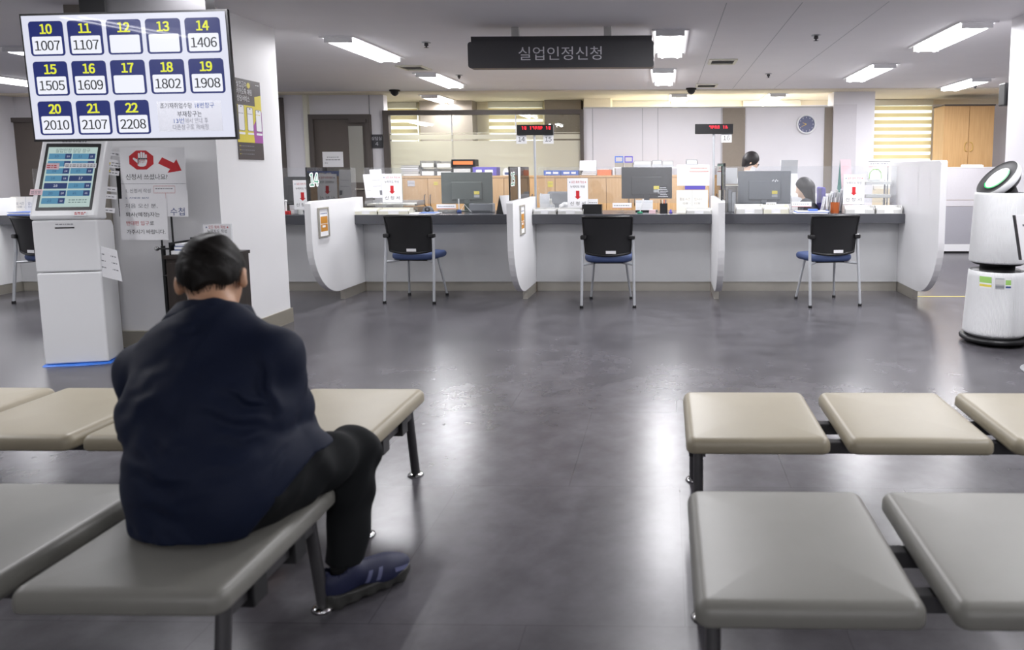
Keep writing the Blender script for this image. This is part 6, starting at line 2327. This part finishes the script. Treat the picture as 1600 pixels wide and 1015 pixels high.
def wrinkle(p):
    """Cloth folds of the jacket: creases drawn along curves on the back, with broad slack between them."""
    x = (p - L2) @ R0
    z = p[:, 2]
    vw = V3(0, 0, EYE)
    d = .0028 * np.sin(17 * x + 23 * z + 1.5 * np.sin(19 * z)) + .0016 * np.sin(41 * x - 33 * z + 2 * np.sin(23 * x))
    back = np.clip((F0 @ L2 + .03 - p @ F0) / .05, 0, 1)
    for a, b, Y, wd_, hg in FOLDS:
        da, db = _n(P_(*a, Y) - vw), _n(P_(*b, Y) - vw)
        A, B = P_(*a, Y), P_(*b, Y)
        # distance to the crease measured across the line of sight
        vd = _n((da + db) / 2)
        q_ = p - A
        ab = B - A
        q_ = q_ - np.outer(q_ @ vd, vd)
        ab = ab - (ab @ vd) * vd
        t = np.clip((q_ @ ab) / (ab @ ab), 0, 1)
        perp = _n(np.cross(vd, ab))
        s_ = q_ @ perp + .006 * np.sin(9 * t)
        al = np.linalg.norm(q_ - np.outer(t, ab), axis=1) ** 2 - (q_ @ perp) ** 2
        env = np.sin(math.pi * np.clip(t, .02, .98)) ** .5 * np.exp(-np.maximum(al, 0) / .0008)
        d = d + back * env * hg * ((s_ / wd_) * np.exp(.5 - .5 * (s_ / wd_) ** 2))
    hem = np.exp(-((z - .40) / .015) ** 2) * .0025 * np.sin(120 * x + 20 * z)
    return d + hem


def man_jacket(p):
    p = p + O
    d = torso(p, .004)
    w_ = wrinkle(p)
    a = arms(p, .008)
    tt = (p - shR) @ _n(elR - shR)
    a = a + .004 * np.sin(tt * 75 + 3 * np.sin(40 * p[:, 0])) * np.clip(tt / .1, 0, 1)
    d = smin(d, a, .034) + w_
    # skirt of the jacket spreading over hips and seat
    d = smin(d, cap(p, hipR + V3(-.03, -.01, .0), hipR + V3(.055, .13, .0), .126, .114), .04)
    d = smin(d, cap(p, hipL + V3(.03, -.03, .0), hipL + V3(-.01, .12, .03), .10, .088), .04)
    # hem line across the right thigh
    hm0, hm1, hm2 = P_(372, 856, 1.70), P_(476, 728, 1.86), V3(-1.0, 2.3, .40)
    hn_ = _n(np.cross(hm1 - hm0, hm0 - V3(0, 0, EYE)))
    hn_ = hn_ * np.sign((knR - hm0) @ hn_)
    d = np.maximum(d, np.minimum((p - hm0) @ hn_, .53 - p[:, 2]))
    # seat plane, open cuffs, neck opening
    d = np.maximum(d, .3765 - p[:, 2])
    for w2_, e in ((wrR, elR), (wrL, elL)):
        ax2 = _n(w2_ - e)
        d = np.maximum(d, np.where(np.linalg.norm(p - w2_, axis=1) < .09, (p - w2_) @ ax2 - .005, -1))
    return d


jk = sdf_obj('jacket', man_jacket, (-.40, -.20, .34), (.34, .50, .99), .006, 'navy', man, 1)
# standing, folded-over collar
cb_ = P_(333, 499, 1.955) - O
q = MB()
axc = _n(V3(.0, .28, 1.0) + F0 * .1)
rings = [(.074, .062, -.01), (.076, .064, .030), (.083, .070, .040), (.095, .082, .034), (.116, .100, -.002), (.124, .108, -.018), (.117, .101, -.020), (.09, .078, .022)]
N_ = 48
vs, fs = [], []
fa = _n(np.cross(axc, R0))
for rx, ry, hh_ in rings:
    for k in range(N_):
        a = 2 * math.pi * (k + .5) / N_
        ca, sa = math.cos(a), math.sin(a)
        op = max(0, math.cos(a - math.pi / 2)) ** 6
        wob = .0025 * math.sin(5 * a + 1) + .0015 * math.sin(9 * a)
        pt = cb_ + R0 * (ca * rx) + fa * (sa * ry + .012 * op) + axc * (hh_ + wob - .03 * op + .012 * max(0, -sa) * (1 if hh_ < 0.03 else .6))
        vs.append(tuple(pt))
for i in range(len(rings) - 1):
    for k in range(N_):
        l = (k + 1) % N_
        fs.append((i * N_ + k, i * N_ + l, (i + 1) * N_ + l, (i + 1) * N_ + k))
q.add(vs, fs, 'navy', True).obj('collar', jk)


def man_trousers(p):
    p = p + O
    w_ = .004 * np.sin(40 * p[:, 2] + 22 * p[:, 0] + 2 * np.sin(30 * p[:, 1])) + .003 * np.sin(70 * p[:, 1] - 30 * p[:, 2])
    d = smin(legs(p, .010), cap(p, L0, L0 + V3(0, .04, .04), .115, .11, R0, 1.45), .04) + w_
    d = np.maximum(d, .374 - p[:, 2] + np.where(p[:, 1] > 1.955 + .02, -1, 0))
    for a in (anR, anL):
        near = np.linalg.norm(p[:, :2] - a[:2], axis=1) < .12
        d = np.maximum(d, np.where(near, .118 - p[:, 2], -1))
    return d


sdf_obj('trousers', man_trousers, (-.34, -.22, .10), (.36, .56, .62), .0065, 'trouser', man, 1)
for a, nm in ((anR, 'sock'), (anL, 'sock')):
    sdf_obj(nm, lambda p, a=a: cap(p + O, a + V3(0, 0, .07), a - V3(.004, .004, .03), .041, .042), tuple(a - O - V3(.07, .07, .09)), tuple(a - O + V3(.07, .07, .13)), .006, 'sock', man, 1)


def shoe_sdf(q):
    up_ = smin(ell(q, (.195, 0, .038), (.078, .046, .046)), cap(q, (.18, 0, .045), (.085, 0, .075), .040, .034), .03)
    up_ = smin(up_, ell(q, (.052, 0, .055), (.055, .040, .056)), .03)
    up_ = smin(up_, cap(q, (.035, 0, .08), (.075, 0, .095), .034, .032), .02)
    hole = cap(q, (.052, 0, .09), (.05, 0, .16), .033, .04)
    up_ = np.maximum(up_, -hole)
    return np.maximum(up_, .022 - q[:, 2])


def sole_sdf(q):
    x = q[:, 0]
    y = q[:, 1]
    wd_ = .041 + .008 * np.sin((x - .02) / .27 * math.pi * 1.0) ** 2 + .004 * np.sin((x - .1) * 20)
    e1 = cap(np.stack([x, y, 0 * x], 1), (.045, 0, 0), (.225, 0, 0), .045, .046)
    zc = .018 + .012 * np.clip((x - .2) / .07, 0, 1) ** 2 + .006 * np.clip((.05 - x) / .05, 0, 1) ** 2
    th = .017 + .006 * np.clip((.1 - x) / .1, 0, 1)
    e2 = np.abs(q[:, 2] - zc) - th
    groove = .0025 * np.sin(x * 130) * (q[:, 2] < .02)
    return np.maximum(e1, e2) + .0 * wd_ + groove


def make_shoe(heel, yaw, par):
    rt, fw, _ = fr(yaw)
    sh = bpy.data.objects.new('shoe', None)
    COL.objects.link(sh)
    bpy.data.objects.remove(sh)
    u3 = V3(0, 0, 1)

    def loc(p):
        q = p + O - heel
        return np.stack([q @ fw, q @ rt, q[:, 2]], 1)
    c = heel - O + fw * .13
    lo, hi = c - V3(.2, .2, .01), c + V3(.2, .2, .15)
    lo[2], hi[2] = -.008, .15
    s_ = sdf_obj('shoe', lambda p: shoe_sdf(loc(p)), lo, hi, .005, 'shoe', par, 1)
    so_ = sdf_obj('sole', lambda p: sole_sdf(loc(p)), lo, hi, .005, 'sole', s_, 1)
    zz = min(v.co.z for v in so_.data.vertices)
    for ob in (s_, so_):
        for v_ in ob.data.vertices:
            v_.co.z -= zz - .0008

    def on_surface(x, z, side):
        ys = np.linspace(.07, 0, 141) * side
        qq = np.stack([np.full_like(ys, x), ys, np.full_like(ys, z)], 1)
        dd = shoe_sdf(qq)
        i_ = np.argmax(dd < 0) if (dd < 0).any() else 140
        y = ys[i_] + side * .002
        return heel - O + fw * x + rt * y + u3 * (z - zz + .0008)
    q = MB()
    for side in (1, -1):
        for x0 in (.115, .145):
            pts_ = [(x0 + .014 * t_, .04 + .035 * t_) for t_ in np.linspace(0, 1, 6)]
            vs = []
            for x, z in pts_:
                vs += [tuple(on_surface(x, z, side)), tuple(on_surface(x + .012, z, side))]
            fs = [(2 * k, 2 * k + 1, 2 * k + 3, 2 * k + 2) for k in range(5)]
            q.add(vs, fs, 'reflective')
        vs = []
        for t_ in np.linspace(0, 1, 8):
            x = .205 + .05 * t_
            for z in (.045, .058):
                vs.append(tuple(on_surface(x, z - .012 * t_, side)))
        q.add(vs, [(2 * k, 2 * k + 1, 2 * k + 3, 2 * k + 2) for k in range(7)], 'reflective')
    q.obj('reflective_strip', s_)
    q = MB()
    for k in range(4):
        x = .105 + .022 * k
        zt = .108 - .013 * k
        a_ = heel - O + fw * x - rt * .02 + u3 * (zt - .004)
        b_ = heel - O + fw * (x + .006) + u3 * (zt + .004)
        c_ = heel - O + fw * x + rt * .02 + u3 * (zt - .004)
        q.tube([tuple(a_), tuple(b_), tuple(c_)], .0035, 'sock', 8)
    q.obj('laces', s_)
    return s_


make_shoe(V3(-1.015, 1.965, 0), 44, man)
make_shoe(V3(-1.35, 2.055, 0), -4, man)

# hair: a cap and combed strands
HRm = np.stack([HR, HF, HU])
pl_n = _n(HU * .80 - HF * .62)


def hair_keep(p):
    """Positive below the hair line (cut away): low at the nape, above the ears, high over the forehead."""
    q = (p - Hc) @ HRm.T
    x, f, z = np.abs(q[:, 0]), q[:, 1], q[:, 2]
    st_ = lambda a, b, v: np.clip((v - a) / (b - a), 0, 1) ** 2 * (3 - 2 * np.clip((v - a) / (b - a), 0, 1))
    nape = -.072 + .024 * st_(.03, .075, x) + .006 * np.sin(70 * q[:, 0])
    ear = -.004
    burn = -.04
    front = .045
    line = nape + (ear - nape) * st_(-.036, -.016, f)
    line = line + (burn - ear) * st_(.012, .022, f)
    line = line + (front - burn) * st_(.036, .055, f)
    return line - z


def man_hair(p):
    p = p + O
    q = (p - Hc) @ HRm.T
    d = ell(p, Hc + HU * .004 - HF * .003, (.0835, .104, .108), HRm)
    d = smin(d, cap(p, Hc - HF * .058 - HU * .035, Hc - HF * .066 - HU * .075, .036, .022, HR, 1.35), .02)
    d = d + .0028 * np.sin(95 * q[:, 0] + 8 * np.sin(25 * q[:, 2])) * np.sin(30 * q[:, 1] + 40 * q[:, 2]) + .003 * np.sin(40 * q[:, 0]) * np.sin(35 * q[:, 1])
    return np.maximum(d, hair_keep(p) * .75)


hp = sdf_obj('hair', man_hair, tuple(Hc - O - .15), tuple(Hc - O + .15), .0055, 'hair', man, 1)
r = random.Random(11)
q = MB()
rad_ = np.array([.0845, .105, .109])
cw_ = np.array([.005, -.055, .094])
for k in range(3400):
    a = np.array([r.gauss(0, 1), r.gauss(0, 1), r.gauss(0, 1)])
    a /= np.linalg.norm(a)
    s0 = a * rad_
    if hair_keep((s0 @ HRm + Hc)[None])[0] > -.004:
        continue
    fl = s0 - cw_ + np.array([r.gauss(0, .02), r.gauss(0, .02), r.gauss(0, .02)])
    ln = r.uniform(.022, .045)
    pts_ = []
    pcur = s0.copy()
    for j in range(4):
        nrm = pcur / rad_ ** 2
        nrm /= np.linalg.norm(nrm)
        lift = (.001 + .0035 * r.random()) * (j / 3)
        pts_.append(pcur + nrm * lift)
        tg = fl - nrm * (fl @ nrm)
        tg /= max(np.linalg.norm(tg), 1e-6)
        pcur = pcur + tg * ln / 3
        pcur = pcur / np.linalg.norm(pcur / rad_)
    wv = np.cross(pts_[3] - pts_[0], nrm)
    wv /= max(np.linalg.norm(wv), 1e-6)
    vs = []
    for j, pt in enumerate(pts_):
        w_ = .0016 * (1 - j / 3.2)
        vs += [tuple((pt - wv * w_) @ HRm + Hc - O), tuple((pt + wv * w_) @ HRm + Hc - O)]
    q.add(vs, [(0, 1, 3, 2), (2, 3, 5, 4), (4, 5, 7, 6)], 'hair', True)
st = q.obj('hair_strands', hp)
st['kind'] = 'stuff'


# the two clerks
def clerk(label, base, hd, yaw, pitch, seated, skin, top_m, hair_long, mask_on, arm_fwd):
    t = thing('person', label, 'person', tuple(base))
    B = V3(*base)
    r1, f1, u1 = fr(yaw)
    hr, hf, hu = fr(yaw, pitch)
    Rm = np.stack([hr, hf, hu])
    nk = hd - u1 * .145 - f1 * .035
    pz = .50 if seated else .90
    pel = np.array([nk[0], nk[1], pz]) - f1 * (.05 if seated else .03)
    chest = (nk * .7 + pel * .3)
    sh = [nk + r1 * s * .165 - u1 * .055 for s in (-1, 1)]
    elb = [sh[k] - u1 * .24 + r1 * s * .03 + f1 * .06 for k, s in ((0, -1), (1, 1))]
    wr = [elb[k] + f1 * arm_fwd - r1 * s * .06 - u1 * (.02 if arm_fwd > .15 else .2) for k, s in ((0, -1), (1, 1))]
    if seated:
        kn = [pel + f1 * .42 + r1 * s * .1 for s in (-1, 1)]
        an = [np.array([kn[k][0], kn[k][1], .08]) for k in (0, 1)]
    else:
        kn = [np.array([pel[0], pel[1], .47]) + r1 * s * .09 for s in (-1, 1)]
        an = [np.array([pel[0], pel[1], .08]) + r1 * s * .09 for s in (-1, 1)]

    def hdsdf(p):
        d = ell(p, hd, (.072, .09, .096), Rm)
        d = smin(d, ell(p, hd + hf * .03 - hu * .055, (.054, .056, .075), Rm), .03)
        d = smin(d, ell(p, hd + hf * .072 - hu * .1, (.024, .02, .018), Rm), .018)
        d = smin(d, ell(p, hd + hf * .096 - hu * .045, (.010, .016, .022), Rm), .012)
        for s in (-1, 1):
            d = np.maximum(d, -ell(p, hd + hf * .092 + hr * s * .03 - hu * .025, (.013, .013, .006), Rm))
            d = smin(d, ell(p, hd + hr * s * .074 - hu * .03, (.01, .018, .03), Rm), .006)
        return smin(d, cap(p, hd - hu * .06 - hf * .02, nk - u1 * .03, .046, .052), .025)

    def tors(p, g):
        d = cap(p, pel, chest, .105 + g, .105 + g, r1, 1.45)
        d = smin(d, cap(p, chest, nk - u1 * .08, .105 + g, .07 + g, r1, 1.5), .05)
        return smin(d, cap(p, sh[0], sh[1], .05 + g, .05 + g), .05)

    def arm(p, g):
        d = None
        for k in (0, 1):
            e = smin(cap(p, sh[k], elb[k], .046 + g, .038 + g), cap(p, elb[k], wr[k], .036 + g, .027 + g), .02)
            d = e if d is None else np.minimum(d, e)
        return d

    def lg(p, g):
        d = None
        for k, s in ((0, -1), (1, 1)):
            hp_ = pel + r1 * s * .09
            e = smin(cap(p, hp_, kn[k], .08 + g, .058 + g), cap(p, kn[k], an[k], .055 + g, .038 + g), .03)
            d = e if d is None else smin(d, e, .03)
        return d

    def body(p):
        p = p + B
        d = smin(hdsdf(p), tors(p, -.012), .03)
        d = smin(d, arm(p, -.008), .02)
        d = smin(d, lg(p, -.012), .03)
        for k, s in ((0, -1), (1, 1)):
            for a, b, r0, rr1 in hand_prims(wr[k], f1 - u1 * (.1 if arm_fwd > .15 else 1.2), f1, s, u1 if arm_fwd > .15 else f1):
                d = smin(d, cap(p, a, b, r0, rr1), .007)
            d = smin(d, cap(p, an[k] - u1 * .04, an[k] + f1 * .12 - u1 * .055, .034, .024), .02)
        return d
    lo = np.minimum.reduce([hd, pel, *an, *wr, *kn, *elb]) - .2 - B
    hi = np.maximum.reduce([hd, pel, *an, *wr, *kn, *elb]) + .2 - B
    lo[2] = 0.0
    sdf_obj('body', body, lo, hi, .011, skin, t, 1)
    sdf_obj('top', lambda p: np.maximum(np.maximum(smin(tors(p + B, .006), arm(p + B, .008), .03) + .003 * np.sin(45 * p[:, 2] + 20 * p[:, 0]), -(np.linalg.norm(p + B - nk - u1 * .02 - f1 * .02, axis=1) - .062)), pz - .04 - (p[:, 2])), lo, hi, .011, top_m, t, 1)
    sdf_obj('trousers', lambda p: np.maximum(smin(lg(p + B, .006), cap(p + B, pel, pel + u1 * .05, .1, .1, r1, 1.4), .03), .1 - p[:, 2]), lo, hi, .012, 'trouser', t, 1)

    def hair(p):
        p = p + B
        q = (p - hd) @ Rm.T
        d = smin(ell(p, hd + hu * .006 - hf * .006, (.084, .102, .106), Rm), cap(p, hd - hf * .035 - hu * .03, hd - hf * .035 - hu * .085, .062, .05, hr, 1.2), .03) + .002 * np.sin(80 * q[:, 0] + 20 * q[:, 2])
        if hair_long:
            d = smin(d, cap(p, hd - hf * .05 - hu * .02, hd - hf * .085 - u1 * .2, .075, .055, r1, 1.2), .04)
        face = ell(p, hd + hf * .085 - hu * .05, (.052 if not hair_long else .062, .085, .085), Rm)
        d = np.maximum(d, -face)
        return np.maximum(d, (-.105 if not hair_long else -.3) + .3 * q[:, 1] - q[:, 2])
    sdf_obj('hair', hair, hd - B - V3(.25, .25, .32), hd - B + V3(.25, .25, .16), .008, 'hair_soft', t, 1)
    if mask_on:
        sdf_obj('face_mask', lambda p: np.maximum(np.maximum(hdsdf(p + B) - .006, ((p + B - hd) @ hu) + .06), np.maximum(.035 - (p + B - hd) @ hf, -.135 - (p + B - hd) @ hu)), hd - B - V3(.16, .16, .2), hd - B + V3(.16, .16, .1), .006, 'mask', t, 1)
        q = MB()
        for s in (-1, 1):
            c = hd + hf * .103 + hr * s * .033 - hu * .022 - B
            q.tube([tuple(c + hr * .024 * math.cos(a) + hu * .018 * math.sin(a)) for a in [2 * math.pi * k / 14 for k in range(15)]], .002, 'black', 8, False)
            q.tube([tuple(c + hr * s * .024), tuple(hd + hr * s * .08 - hu * .018 - B)], .002, 'black', 8)
        q.obj('glasses', t)
    sh_ = MB()
    for k in (0, 1):
        a = an[k] - B
        f_ = MB().tube([tuple(np.array([a[0], a[1], .045]) - f1 * .05), tuple(np.array([a[0], a[1], .045]) + f1 * .08), tuple(np.array([a[0], a[1], .036]) + f1 * .17)], [.04, .044, .03], 'black', 14)
        f_.obj('shoe', t)
    return t


hdw = P_(1174, 250, 8.95)
clerk('woman in a white shirt and mask standing behind the big grey monitor', (hdw[0], hdw[1], 0), hdw, 92, 26, False, 'skin_light', 'shirt', False, True, .2)
hds = P_(1256, 291, 8.5)
clerk('seated clerk with long dark hair and dark top behind counter 16', (hds[0] + .04, hds[1], 0), hds, -72, 12, True, 'skin_light', 'dark_top', True, False, .2)
